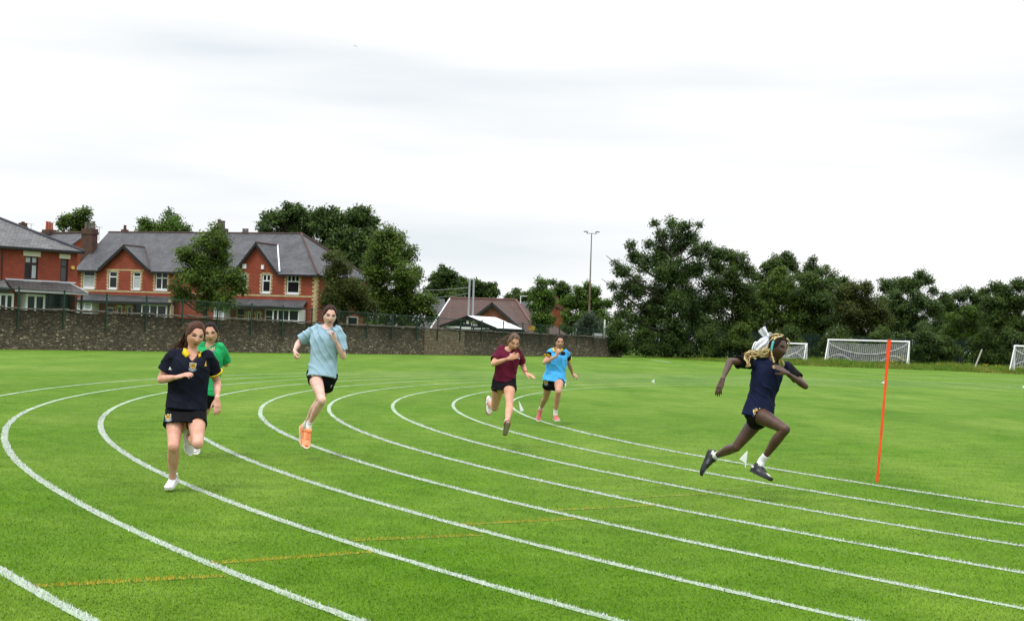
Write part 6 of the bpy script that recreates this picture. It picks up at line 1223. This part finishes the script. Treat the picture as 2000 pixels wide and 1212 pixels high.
# ---------- front runner, navy polo and skort ----------
cfg = dict(name='front', seed=1, D=12.78, H=1.54, label='runner in navy polo with yellow collar and black skirt, one knee lifted', skin=SK1, fat=1.10, leg=1.06, arm=1.04, neckw=1.08,
    J=dict(shR=(336, 695, -.05), shL=(408, 697, .02), hipR=(343, 806, .0), hipL=(383, 806, -.02), neck=(376, 690, 0)),
    limbs=[('elR', 'shR', 314, 741, None, -.04), ('wrR', 'elR', 346, 736, None, -.215), ('elL', 'shL', 424, 746, 'ua', 1), ('wrL', 'elL', 424, 778, 'fa', -1),
           ('knR', 'hipR', 339, 872, 'th', -1), ('anR', 'knR', 337, 936, 'sh', 1), ('knL', 'hipL', 386, 866, 'th', -1), ('anL', 'knL', 368, 850, 'sh', 1)],
    hand=dict(R=(372, 728, -.03, (0, .5, -1), .5, 1), L=(425, 809, -.03, (-.6, 1, 0), .35, -1)),
    head=(381.5, 654, 27, 12, 8, -.03, .232), w=(.160, .140, .158, .168), eye=.38, mouth=.75, browm=BR1, lipm=LIP1, gaze=0,
    shirt=dict(m=NAVY, hem=(.180, .142), w=(.172, .176), sl=.62, t0=.08, rimr=.0045, neck=('V', .075, .066), amp=.006, wd=(.55, .2, .8), wf=26, sle=.010, ease=.022),
    shorts=dict(m=BLKS, name='skirt', len=dict(R=.36, L=.40), skirt=((.0, -.05, -.126), .182, .172), amp=.004, top=.07),
    foot=dict(R=((344, 940, .10), (328, 957, -.12), 0, .24), L=((362, 834, .03), (368, 884, .02), 0, .25)), sock=None,
    shoe=dict(m=fabric('white_shoe_mesh', (.62, .62, .64)), sm=mat('white_sole', (.66, .65, .63), .6), lace=LWH, side=[(.45, .042, .05, .006, mat('shoe_grey_panel_two', (.25, .25, .28), .5)), (.70, .036, .03, .005, mat('shoe_grey_panel_two', (.25, .25, .28), .5))]))
c = build_person(cfg); c['cfg'] = cfg; PEOPLE.append(c)
haircap(c, HB, .60, thick=.012, part=-.15)
M, hc, fs = c['HM'], c['hc'], c['fs']
tb = hc+M@np.array([-.01, .088, .045])*fs
strands(c, 'ponytail', tb, [(0, 0, 0), (-.05, .05, -.03), (-.085, .09, -.10), (-.11, .10, -.17), (-.17, .10, -.20), (-.22, .08, -.245)], 64, .006, (.012, .045), HB, 3, .35, wav=.018)
strands(c, 'loose_hair', tb+np.array([-.03, .0, .02]), [(0, 0, 0), (-.05, .03, -.01), (-.08, .04, -.05), (-.10, .05, -.12)], 26, .0016, (.02, .05), HLB, 8, .5, wav=.02)
def collar(c, m, w=.028, drop=.022, vd=.062, nw=.064, op=.16):
    """turned-down collar lying on the shirt, open at the throat"""
    nk, fw, ssd, up = c['nk'], c['fw'], c['ssd'], c['up']; k = c['k']; V = []; n = 34
    def out_(p, o_):
        for bv in (c['sb'], c['bb']):
            h = bv.find_nearest(Vector(p))
            if h[0] is not None:
                q = np.array(h[0]); nn = np.array(h[1]); dd = (p-q)@nn
                if dd < o_: p = p+nn*(o_-dd)
        return p
    for j in range(n+1):
        a = math.pi*(1-op)*(-1+2*j/n) + math.pi      # starts and ends at the throat
        s_, f_ = math.sin(a), math.cos(a); fr = max(0, f_); n_ = nrm(ssd*s_+fw*f_)
        x = s_*nw*k; h = -vd*k*(1-abs(s_))*1.0 if f_ > 0 else 0.
        p = nk+ssd*x*.92+fw*f_*nw*k*.95+up*(h+.016*(1-fr)+.004)
        e = p+n_*w*k*(1+.35*fr)-up*drop*k*(1+.5*fr)
        p = out_(p, .003); mid = out_((p+e)/2+n_*.006+up*.004, .008); e = out_(e, .006)
        V += [p, mid, e, e+n_*.004+up*.001, mid+n_*.004+up*.003, p+up*.004+n_*.003]
    F = [(6*j+q, 6*j+(q+1) % 6, 6*j+6+(q+1) % 6, 6*j+6+q) for j in range(n) for q in range(6)]+[(5, 4, 3, 2, 1, 0), tuple(6*n+q for q in range(6))]
    return mkobj('collar', V, F, m, c['shirt'], True)
def neckline(c, m, r=.062, v=.0, name='neck_opening', vdepth=.06):
    pass
def cuffs(c, m, S, w=.012, extra=.004, sides='RL'):
    for s_ in sides:
        sh, el = c['J']['sh'+s_], c['J']['el'+s_]; f = c['k']*c['cfg'].get('arm', 1); o_ = S.get('sle', 0); L = S['sl']; d = nrm(el-sh); p = sh+(el-sh)*L; a = .058*f+o_+.0045+extra
        V, F = loft([(p-d*w, a, a+.003), (p+d*.004, a+.001, a+.004)], c['fw'], seg=28, hollow1=.004, hollow0=.003); mkobj('cuff', V, F, m, c['shirt'], True)
def skin_v(c, depth=.075, w=.045):
    """open neck: a V of skin where the shirt is unbuttoned"""
    sb = c['sb']; cen = c['nk']-c['up']*.035; decal('open_neck', c['shirt'], sb, cen+c['fw']*.0, c['ssd'], c['up'], -c['fw'], [(0, [(-w, .03), (w, .03), (w*.6, -.01), (0, -depth), (-w*.6, -.01)])], [c['cfg']['skin']], .002)
collar(c, YEL); cuffs(c, YEL, cfg['shirt'], .007, .005, 'L')
def badge(c, bv, px, py, size, par, rot=0, name='badge', shapes=None):
    Y = c['cfg']['D']; p = at(px, py, Y); d = nrm(p-np.array([0, 0, CAM_H])); a = nrm(np.cross(d, [0, 0, 1])); u = np.cross(a, d); cr, sr = math.cos(rot), math.sin(rot); a2 = a*cr+u*sr; u2 = -a*sr+u*cr
    return decal(name, par, bv, p, a2, u2, d, shapes or badge_shapes(size), BADGE, .003, .5, 1.0)
badge(c, c['sb'], 376.5, 715, .056, c['shirt'], -.05)
badge(c, c['sb'], 332, 719, .05, c['shirt'], 0, 'logo', [(5, [(-.012, -.012), (0, .018), (.006, -.004), (.018, -.012), (0, -.010)])])
badge(c, c['sb'], 401.5, 710, .05, c['shirt'], 0, 'logo', [(1, [(-.008, -.02), (.004, .03), (.006, -.004), (.012, -.02)])])
badge(c, c['hb'], 328.5, 814, .050, c['shorts'], .1); badge(c, c['hb'], 387, 818, .05, c['shorts'], 0, 'logo', [(4, [(-.042, -.006), (-.030, .008), (-.018, .006), (-.026, -.008)]), (5, rc(-.008, 0, .012, .009)), (5, rc(.009, 0, .012, .008)), (5, rc(.026, -.001, .012, .009)), (5, rc(.038, -.002, .006, .008))])
# ---------- green shirt runner behind her ----------
cfg = dict(name='green', seed=2, D=16.0, H=1.60, label='dark haired runner in bright green T-shirt, half hidden behind the navy polo runner', skin=SK3, fat=1.0,
    J=dict(shR=(391, 677, .05), shL=(431, 679, 0), hipR=(388, 765, 0), hipL=(409, 765, 0), neck=(410, 673, 0)),
    limbs=[('elR', 'shR', 380, 708, 'ua', 1), ('wrR', 'elR', 376, 735, 'fa', -1), ('elL', 'shL', 441, 711, 'ua', 1), ('wrL', 'elL', 423, 696, 'fa', -1),
           ('knR', 'hipR', 382, 818, 'th', -1), ('anR', 'knR', 380, 850, 'sh', 1), ('knL', 'hipL', 392, 820, 'th', 1), ('anL', 'knL', 384, 856, 'sh', 1)],
    hand=dict(R=(378, 745, -.03, (1, 0, -.2), .5, 1), L=(414, 683, -.03, (-.5, -.2, -.9), .5, -1)),
    head=(411.5, 650.5, 8, 6, -6, -.02, .236), eye=.55, mouth=.12, browm=BRD, lipm=LIP2,
    shirt=dict(m=fabric('green_shirt', (.012, .30, .095), (.016, .36, .12)), hem=(.165, .118), w=(.150, .162), sl=.78, t0=-.06, amp=.007, wd=(.6, .1, .8), wf=30, sle=.014),
    shorts=dict(m=BLKS, len=dict(R=.35, L=.42)), foot=dict(R=((381, 843, .08), (381, 872, .0), 0, .25), L=((385, 850, .08), (384, 876, 0), 0, .25)), sock=dict(m=WSOCK, h=.03),
    shoe=dict(m=fabric('white_shoe_mesh', (.62, .62, .64)), sm=mat('white_sole', (.66, .65, .63), .6), lace=LWH))
c = build_person(cfg); c['cfg'] = cfg; PEOPLE.append(c)
haircap(c, HBK, .62, thick=.009, part=.03); M, hc, fs = c['HM'], c['hc'], c['fs']
decal('hair_parting', c['body'], c['bb'], hc+M@np.array([.004, -.08, .085])*fs, M@np.array([1, 0, 0]), M@np.array([0, 0, 1]), M@np.array([0, 1, -.2]), [(0, rc(0, 0, .006, .030))], [SK3], .013)
strands(c, 'ponytail', hc+M@np.array([0, .09, .02])*fs, [(0, 0, 0), (.02, .04, -.04), (.05, .04, -.08), (.055, .03, -.12)], 30, .006, (.012, .02), HBK, 3, .35)
badge(c, c['sb'], 414.8, 680, .052, c['shirt'], .05)
# ---------- light blue T-shirt ----------
cfg = dict(name='lightblue', seed=3, D=16.4, H=1.66, label='runner in light blue T-shirt and orange trainers, both feet off the ground', skin=SK2, fat=.98, leg=.90, arm=.93,
    J=dict(shR=(613, 645, .02), shL=(661, 646, -.02), hipR=(614, 733, -.03), hipL=(644, 737, .03), neck=(641.5, 638, 0)),
    limbs=[('elR', 'shR', 584, 668, 'ua', 1), ('wrR', 'elR', 575, 685, 'fa', -1), ('elL', 'shL', 671, 697, 'ua', 1), ('wrL', 'elL', 655, 664, 'fa', -1),
           ('knR', 'hipR', 629, 782, 'th', -1), ('anR', 'knR', 604, 827, 'sh', 1), ('knL', 'hipL', 624, 781, 'th', 1), ('anL', 'knL', 597, 829, 'sh', 1)],
    hand=dict(R=(577, 697, -.04, (.7, .4, .2), 1.35, 1), L=(650, 645, -.02, (-.8, -.55, -.1), .85, -1)),
    head=(644, 616, 16, 8, 4, -.03, .232), w=(.142, .118, .142, .160), eye=.5, mouth=.1, browm=BRD, lipm=LIP2, handk=.92,
    shirt=dict(m=fabric('light_blue_shirt', (.27, .41, .51), (.31, .45, .55), sh=.1), hem=(.166, .135), w=(.152, .156), sl=.74, t0=-.02, amp=.013, wd=(.80, .1, .42), wf=40, sle=.014, warp=1.9, hemshift=(.0, -.02, 0)),
    shorts=dict(m=BLKS, len=dict(R=.20, L=.42), fl=.006), foot=dict(R=((600, 839, .07), (597, 874, -.08), 0, .27), L=((588, 832, .10), (592, 868, .03), 0, .27)), sock=dict(m=WSOCK, h=.045),
    shoe=dict(m=mat('orange_shoe_mesh', (.82, .26, .10), .6, (.90, .36, .18), 20), sm=mat('pale_sole', (.72, .60, .46), .6), lace=mat('lace_orange', (.85, .16, .04), .6), patch=[(.62, 0, .05, .006, BADGE[2]), (.90, 0, .03, .010, BADGE[2])], stripes=LWH))
c = build_person(cfg); c['cfg'] = cfg; PEOPLE.append(c)
haircap(c, HD1, .60, thick=.011, part=.18); M, hc, fs = c['HM'], c['hc'], c['fs']
strands(c, 'ponytail', hc+M@np.array([.0, .088, -.02])*fs, [(0, 0, 0), (.05, .03, -.02), (.085, .02, -.06), (.09, .0, -.11), (.075, .0, -.14)], 44, .006, (.012, .024), HD1, 3, .35, wav=.01)
badge(c, c['sb'], 603, 0, .01, c['shirt']) if False else None
badge(c, c['sb'], 622, 655, .02, c['shirt'], 0, 'logo', [(5, [(-.012, -.006), (.0, .010), (.012, -.002), (.002, -.003)])])
badge(c, c['hb'], 612.5, 731, .056, c['shorts'], .1); badge(c, c['hb'], 647, 754, .02, c['shorts'], 0, 'logo', [(5, [(-.010, -.012), (-.004, -.012), (.012, .014), (.006, .014)])])
# ---------- maroon shirt ----------
cfg = dict(name='maroon', seed=4, D=19.0, H=1.60, label='runner in maroon T-shirt with hand across her chest, head down and heel striking', skin=SK4, fat=1.02, arm=.98,
    J=dict(shR=(977, 685, .03), shL=(1010, 687, -.04), hipR=(974, 747, .02), hipL=(995, 748, -.04), neck=(996, 682, -.03)),
    limbs=[('elR', 'shR', 963, 710, 'ua', -1), ('wrR', 'elR', 993, 700, 'fa', -1), ('elL', 'shL', 1021, 714, 'ua', 1), ('wrL', 'elL', 1028, 729, 'fa', -1),
           ('knR', 'hipR', 966, 796, 'th', 1), ('anR', 'knR', 954, 786, 'sh', 1), ('knL', 'hipL', 995, 789, 'th', -1), ('anL', 'knL', 990, 826, 'sh', -1)],
    hand=dict(R=(1011, 694, -.03, (.1, 1, -.2), .12, 1), L=(1040, 734, -.05, (-.2, .3, -1), .3, -1)),
    head=(1003.5, 668, 16, 21, 6, -.07, .226), w=(.150, .122, .146, .162), eye=.3, mouth=.55, browm=BRD, lipm=LIP1, vox=.006,
    shirt=dict(m=fabric('maroon_shirt', (.085, .006, .022), (.12, .010, .032)), hem=(.150, .115), w=(.142, .156), sl=.70, t0=.03, amp=.006, wd=(.4, .1, .9), wf=30, sle=.010),
    shorts=dict(m=BLKS, name='skirt', len=dict(R=.24, L=.33), skirt=((.005, -.01, -.10), .166, .140), amp=.003, top=.08), foot=dict(R=((951, 776, .04), (954, 806, .0), 0, .24), L=((986, 850, -.03), (992, 822, -.20), 0, .25)), sock=dict(m=WSOCK, h=.045),
    shoe=dict(m=fabric('white_shoe_mesh_two', (.66, .63, .63)), sm=mat('red_edge_sole', (.34, .07, .05), .6), lace=LWH, tread=mat('tread_brown', (.26, .18, .12), .8)))
c = build_person(cfg); c['cfg'] = cfg; PEOPLE.append(c)
haircap(c, HLB if False else hairmat('hair_mid_brown', (.085, .052, .038), (.15, .10, .07)),   .60, thick=.009); M, hc, fs = c['HM'], c['hc'], c['fs']
bn_ = hc+M@np.array([0, .06, .095])*fs
V, F = ellipsoid(bn_, M, np.array([.032, .028, .020]), 14, 10); mkobj('hair_bun', V, F, hairmat('hair_mid_brown', (.085, .052, .038), (.15, .10, .07)), c['body'], True)
strands(c, 'ponytail', bn_, [(0, 0, 0), (-.05, .06, -.03), (-.10, .10, -.08), (-.15, .12, -.12), (-.19, .12, -.18)], 46, .0034, (.012, .055), HLB, 5, .4, wav=.03)
badge(c, c['sb'], 1014.5, 699, .02, c['shirt'], 0, 'logo', [(5, [(-.012, -.01), (-.002, .012), (.012, -.012)])]); badge(c, c['sb'], 997, 691, .02, c['shirt'], 0, 'logo', [(5, [(-.014, .0), (0, .006), (.016, .002), (.0, -.004)])])
badge(c, c['hb'], 964, 760, .06, c['shorts'], .2)
b = MB(); j0 = c['J']['wrL']; dd = nrm(c['J']['elL']-j0); V, F = loft([(j0+dd*.02, .028, .026), (j0+dd*.032, .029, .027)], c['fw'], seg=18, hollow0=.002); mkobj('wristband', V, F, mat('red_band', (.35, .03, .02), .6), c['body'], True)
# ---------- blue bib ----------
cfg = dict(name='blue', seed=5, D=24.6, H=1.62, label='distant runner in bright blue bib over a black and yellow polo, pink trainers', skin=SK5, fat=1.0,
    J=dict(shR=(1075.5, 687, .02), shL=(1105, 690, -.02), hipR=(1072, 745, .02), hipL=(1092, 744, -.04), neck=(1089.5, 682, -.02)),
    limbs=[('elR', 'shR', 1063, 708, 'ua', -1), ('wrR', 'elR', 1087, 695, 'fa', -1), ('elL', 'shL', 1112, 712, 'ua', 1), ('wrL', 'elL', 1118, 729, 'fa', 1),
           ('knR', 'hipR', 1066, 777, 'th', 1), ('anR', 'knR', 1056, 798, 'sh', 1), ('knL', 'hipL', 1090.5, 765, 'th', -1), ('anL', 'knL', 1084.8, 805, 'sh', 1)],
    hand=dict(R=(1091, 683, -.02, (.5, .6, .3), .9, 1), L=(1124, 733, -.03, (-.3, .5, -.5), .9, -1)),
    head=(1092.6, 667.5, 10, 4, 2, -.05, .228), w=(.150, .124, .146, .162), eye=.7, mouth=.2, browm=BRD, lipm=LIP1, vox=.007,
    shirt=dict(m=fabric('blue_bib', (.055, .36, .80), (.075, .42, .86), sh=.1), hem=(.200, .150), w=(.172, .168), sl=.50, t0=.00, rimr=.0045, neck=('V', .065, .066), amp=.013, wd=(.75, .1, .5), wf=24, sle=.008, ease=.022, sleevem=fabric('black_polo_sleeve', (.006, .006, .007)), seam=.05),
    shorts=dict(m=BLKS, len=dict(R=.30, L=.22), fl=.006), foot=dict(R=((1055.5, 798, .06), (1051.5, 816, -.02), 0, .25), L=((1083, 818, .08), (1089, 822.5, -.12), 0, .26)), sock=dict(m=WSOCK, h=.06),
    shoe=dict(m=mat('pink_shoe_mesh', (.50, .11, .10), .6, (.60, .17, .15), 20), sm=mat('white_sole', (.66, .65, .63), .6), lace=mat('lace_pink', (.45, .10, .10), .6)))
c = build_person(cfg); c['cfg'] = cfg; PEOPLE.append(c)
haircap(c, HBK, .60, thick=.009, part=.1); M, hc, fs = c['HM'], c['hc'], c['fs']
strands(c, 'ponytail', hc+M@np.array([0, .09, -.01])*fs, [(0, 0, 0), (-.02, .03, -.04), (-.03, .03, -.09)], 24, .006, (.012, .014), HBK, 5, .4)
collar(c, YEL, w=.032); cuffs(c, YEL, cfg['shirt'], .007, .002)
decal('polo_front', c['shirt'], c['sb'], c['nk']-c['up']*.075+c['ssd']*.07, c['ssd'], c['up'], -c['fw'], [(0, [(-.075, .03), (-.02, .055), (.07, .04), (.085, -.015), (.02, -.022), (-.035, -.005)])], [BLKS], .0035, .3, .6)
badge(c, c['hb'], 1066.5, 747, .062, c['shorts'], .05); badge(c, c['sb'], 1105, 704, .02, c['shirt'], 0, 'logo', [(4, rc(0, .006, .03, .010)), (2, rc(0, -.008, .03, .008))])
# ---------- sprinter with braids ----------
cfg = dict(name='braids', seed=6, D=14.0, H=1.66, label='sprinter with blonde braids and big white bow in navy top, striding in black shoes', skin=SKD, fat=.94, leg=.92, arm=.88,
    J=dict(shR=(1463, 708, -.08), shL=(1538, 717, .12), hipR=(1474, 806, -.09), hipL=(1488, 808, .08), neck=(1507, 700, .0)),
    limbs=[('elR', 'shR', 1426, 705, 'ua', -1), ('wrR', 'elR', 1411, 741, 'fa', -1), ('elL', 'shL', 1573, 754, 'ua', -1), ('wrL', 'elL', 1537, 728, 'fa', -1),
           ('knR', 'hipR', 1534, 838, 'th', -1), ('anR', 'knR', 1488, 899, 'sh', 1), ('knL', 'hipL', 1437, 873, 'th', 1), ('anL', 'knL', 1395, 891, 'sh', 1)],
    hand=dict(R=(1398, 777, -.03, (.7, .6, 0), .3, -1), L=(1503, 708, -.02, (-.1, .6, -.7), .15, 1)),
    head=(1518, 679, 40, 4, 6, .0, .245), w=(.135, .118, .140, .158), eye=.8, mouth=.05, browm=BRD, lipm=LIPD, gaze=.5, eyew=mat('eye_white_two', (.22, .19, .17), .35), nost=(.02, .01, .008), handk=1.0, lid=SKD,
    shirt=dict(m=fabric('navy_panel', (.0065, .010, .034), (.009, .014, .045)), hem=(.200, .142), w=(.160, .156), sl=.60, t0=-.08, amp=.008, wd=(.75, .1, .6), wf=24, sle=.008, sleevem=fabric('black_sleeve', (.004, .004, .005)), seam=.0, rimm=fabric('black_sleeve', (.004, .004, .005))),
    shorts=dict(m=BLKS, top=.01, len=dict(R=.20, L=.26)), foot=dict(R=((1467, 921, .05), (1497, 936, -.12), 0, .27), L=((1384, 877, .03), (1366, 924, .02), 0, .27)), sock=dict(m=WSOCK, h=.075),
    shoe=dict(m=mat('black_shoe', (.016, .018, .020), .45, (.05, .055, .06), 12), sm=mat('black_sole', (.02, .022, .024), .5), lace=mat('lace_black', (.01, .01, .01), .7), patch=[(.80, 0, .05, .05, mat('shoe_white_panel', (.62, .60, .54), .5)), (.08, 0, .03, .02, mat('shoe_white_panel', (.62, .60, .54), .5))], side=[(.80, .036, .085, .026, mat('shoe_white_panel', (.62, .60, .54), .5)), (.05, .055, .04, .022, mat('shoe_white_panel', (.62, .60, .54), .5)), (.42, .045, .05, .018, mat('shoe_grey_panel', (.12, .13, .14), .5))]))
c = build_person(cfg); c['cfg'] = cfg; PEOPLE.append(c); BR = c
haircap(c, HBK, .60, thick=.009, streak=.003); M, hc, fs = c['HM'], c['hc'], c['fs']
HP = lambda x, y, z: hc+M@np.array([x, y, z])*fs
def braid(name, pts, r, m, beads=None, seg=7, lump=.28, par=None):
    C = spline([list(p) for p in pts], 26); b = MB(); L = len(C); b.tube(C, [r*(1+lump*math.sin(j*2.4)) for j in range(L)], seg); o = b.obj(name, m, par or BR['body'], True)
    if beads:
        for (a, e, mm) in beads: b = MB(); q = C[a:e]; b.tube(q, [r*1.35*(1+.12*math.sin(j*3)) for j in range(len(q))], 8); b.obj('hair_wrap', mm, o, True)
    return o
TURQ = mat('turquoise_wrap', (.03, .34, .42), .4, (.12, .50, .45), 60); g = np.random.default_rng(11)
# front braid hanging past the cheek on the near side, wrapped in turquoise, ends with a gold ring
W3 = lambda px, py, dy: at(px, py, 14.0+dy)
braid('front_braid', [HP(-.03, -.055, .105), W3(1514, 660, -.13), W3(1508, 676, -.14), W3(1507, 690, -.14), W3(1512, 708, -.15)], .0085, HBL, [(9, 17, TURQ)])
braid('far_braid', [HP(.035, -.06, .095), HP(.066, -.066, .07), HP(.082, -.05, .03), HP(.085, -.03, -.03)], .008, HBL)
braid('shoulder_braid', [HP(.075, .0, -.10), HP(.088, -.02, -.125), HP(.10, -.01, -.15)], .014, HBL)
braid('crown_braid', [HP(-.035, -.02, .118), HP(-.055, .02, .108), HP(-.062, .05, .085), HP(-.05, .085, .06)], .0062, HBL); braid('crown_braid', [HP(-.01, .0, .122), HP(-.02, .04, .115), HP(-.025, .08, .095)], .0062, HBL)
braid('crown_braid', [HP(-.06, -.01, .098), HP(-.068, .015, .07), HP(-.06, .03, .05)], .007, HBL); braid('crown_braid', [HP(.02, -.03, .118), HP(.02, .03, .12), HP(.0, .08, .10)], .0062, HBL); braid('crown_braid', [HP(-.066, .01, .09), HP(-.07, .03, .055), HP(-.064, .05, .03)], .0065, HBL)
tie = HP(-.03, .10, .055); tx = tie
for k in range(44):      # long braids streaming back
    e1 = W3(1470+g.uniform(-9, 9), 690+g.uniform(-6, 7), g.uniform(-.10, .10)); mid = W3(1492+g.uniform(-6, 8), 688+g.uniform(-10, 10), g.uniform(-.10, .06)); e2 = W3(1459+g.uniform(-6, 8), 694+g.uniform(-6, 9), g.uniform(-.24, -.12)); st_ = HP(g.uniform(-.065, .01), g.uniform(.05, .1), g.uniform(-.03, .07))
    pts = [st_, mid, e1, e2]
    if k % 5 == 0: pts.append(W3(1462+g.uniform(-4, 4), 708+g.uniform(-4, 5), -.26)); pts.append(W3(1459+g.uniform(-2, 4), 716, -.26))
    braid('braid', pts, .0047, HBL if k % 3 else hairmat('hair_golden_brown', (.22, .12, .05), (.34, .20, .09)))
WB = fabric('white_bow_satin', (.70, .70, .80), (.78, .78, .86), .5)
def ribbon(pts, w, name='bow', par=None, wd=(0, .2, 1), th=.004):
    C = spline([list(p) for p in pts], 18); n = len(C); b = []; V = []
    for j, p in enumerate(C):
        t = nrm(C[min(j+1, n-1)]-C[max(j-1, 0)]); s_ = nrm(np.cross(t, [0.15, 1, 0])); ww = w*(np.interp(j/(n-1), [0, .35, .8, 1], [.35, 1, 1, .75])); nn_ = np.cross(t, s_)
        for q in np.linspace(-1, 1, 7): V.append(p+s_*ww*q+nn_*(.012*math.cos(q*5+j*.25)))
    V2 = [v+np.array([0, th, 0]) for v in V]; m_ = len(V); F = []
    for j in range(n-1):
        for q in range(6): a = j*7+q; F.append((a, a+1, a+8, a+7)); F.append((m_+a+7, m_+a+8, m_+a+1, m_+a))
    for j in range(n-1): F.append((j*7, j*7+7, m_+j*7+7, m_+j*7)); F.append((j*7+6, m_+j*7+6, m_+j*7+13, j*7+13))
    F.append(tuple([q for q in range(7)]+[m_+6-q for q in range(7)])); F.append(tuple([(n-1)*7+6-q for q in range(7)]+[m_+(n-1)*7+q for q in range(7)]))
    return V2 if False else (V+V2, F)
kn_ = W3(1499, 655, .0); bw = MB()
for pts, w_ in (([kn_, W3(1492, 650, -.03), W3(1485, 642, -.04)], .033), ([kn_, W3(1496, 647, .02), W3(1492, 637, .03)], .013), ([kn_, W3(1492, 664, -.05), W3(1484, 672, -.06), W3(1476, 682, -.05)], .034), ([kn_, W3(1496, 668, -.03), W3(1490, 680, -.04), W3(1484, 688, -.03)], .026), ([kn_, W3(1503, 652, .0), W3(1508, 653, .02)], .016)):
    V, F = ribbon(pts, w_); bw.add(V, F)
V, F = ellipsoid(kn_, np.eye(3), np.array([.022, .022, .026]), 12, 8); bw.add(V, F); bw.obj('bow', WB, BR['body'], True)
for (px, py, dy) in ((1475.5, 690, -.10), (1537.5, 703, -.02)):
    p = at(px, py, 14.0+dy); h = BR['sb'].find_nearest(Vector(p)); q = np.array(h[0]); nn = np.array(h[1]); a_ = nrm(np.cross(nn, [0, 1, .2])); b_ = np.cross(nn, a_); P4 = [q+a_*x+b_*y+nn*z for z in (.003, .010) for x, y in ((-.016, -.016), (.016, -.020), (.018, .016), (-.014, .018))]
    mkobj('collar_tip', P4, [(3, 2, 1, 0), (4, 5, 6, 7), (0, 1, 5, 4), (1, 2, 6, 5), (2, 3, 7, 6), (3, 0, 4, 7)], YEL, BR['shirt'])
badge(BR, BR['hb'], 1478.5, 805, .072, BR['shorts'], .12)
g0_ = W3(1511.5, 716.5, -.19); V, F = [], []
b = MB(); b.tube([g0_+np.array([math.cos(t)*.010, 0, math.sin(t)*.010]) for t in np.linspace(0, 5.3, 12)], .0032, 6); b.obj('gold_ring', mat('gold', (.75, .55, .22), .3, metal=.6), BR['body'])
V, F = ellipsoid(HP(-.082, .0, -.03), np.eye(3), np.array([.005, .005, .006]), 8, 6); mkobj('earring', V, F, mat('pearl', (.75, .75, .75), .2), BR['body'], True)
# ------------------------------------------------------------------ put every thing's origin at its base
def _tree(o):
    yield o
    for c in o.children: yield from _tree(c)
bpy.context.view_layer.update()
for o in list(COL.objects):
    if o.parent or o.type not in ('MESH', 'EMPTY') or o.get('kind') == 'structure' or o.location.length > 0: continue
    ms = [c for c in _tree(o) if c.type == 'MESH']
    if not ms: continue
    P = []
    for c in ms:
        a = np.empty(len(c.data.vertices)*3, np.float32); c.data.vertices.foreach_get('co', a); P.append(a.reshape(-1, 3))
    A = np.concatenate(P); lo, hi = A.min(0), A.max(0); base = np.array([(lo[0]+hi[0])/2, (lo[1]+hi[1])/2, lo[2]], np.float32)
    for c, a in zip(ms, P):
        c.data.vertices.foreach_set('co', (a-base).ravel()); c.data.update()
    o.location = base.tolist()
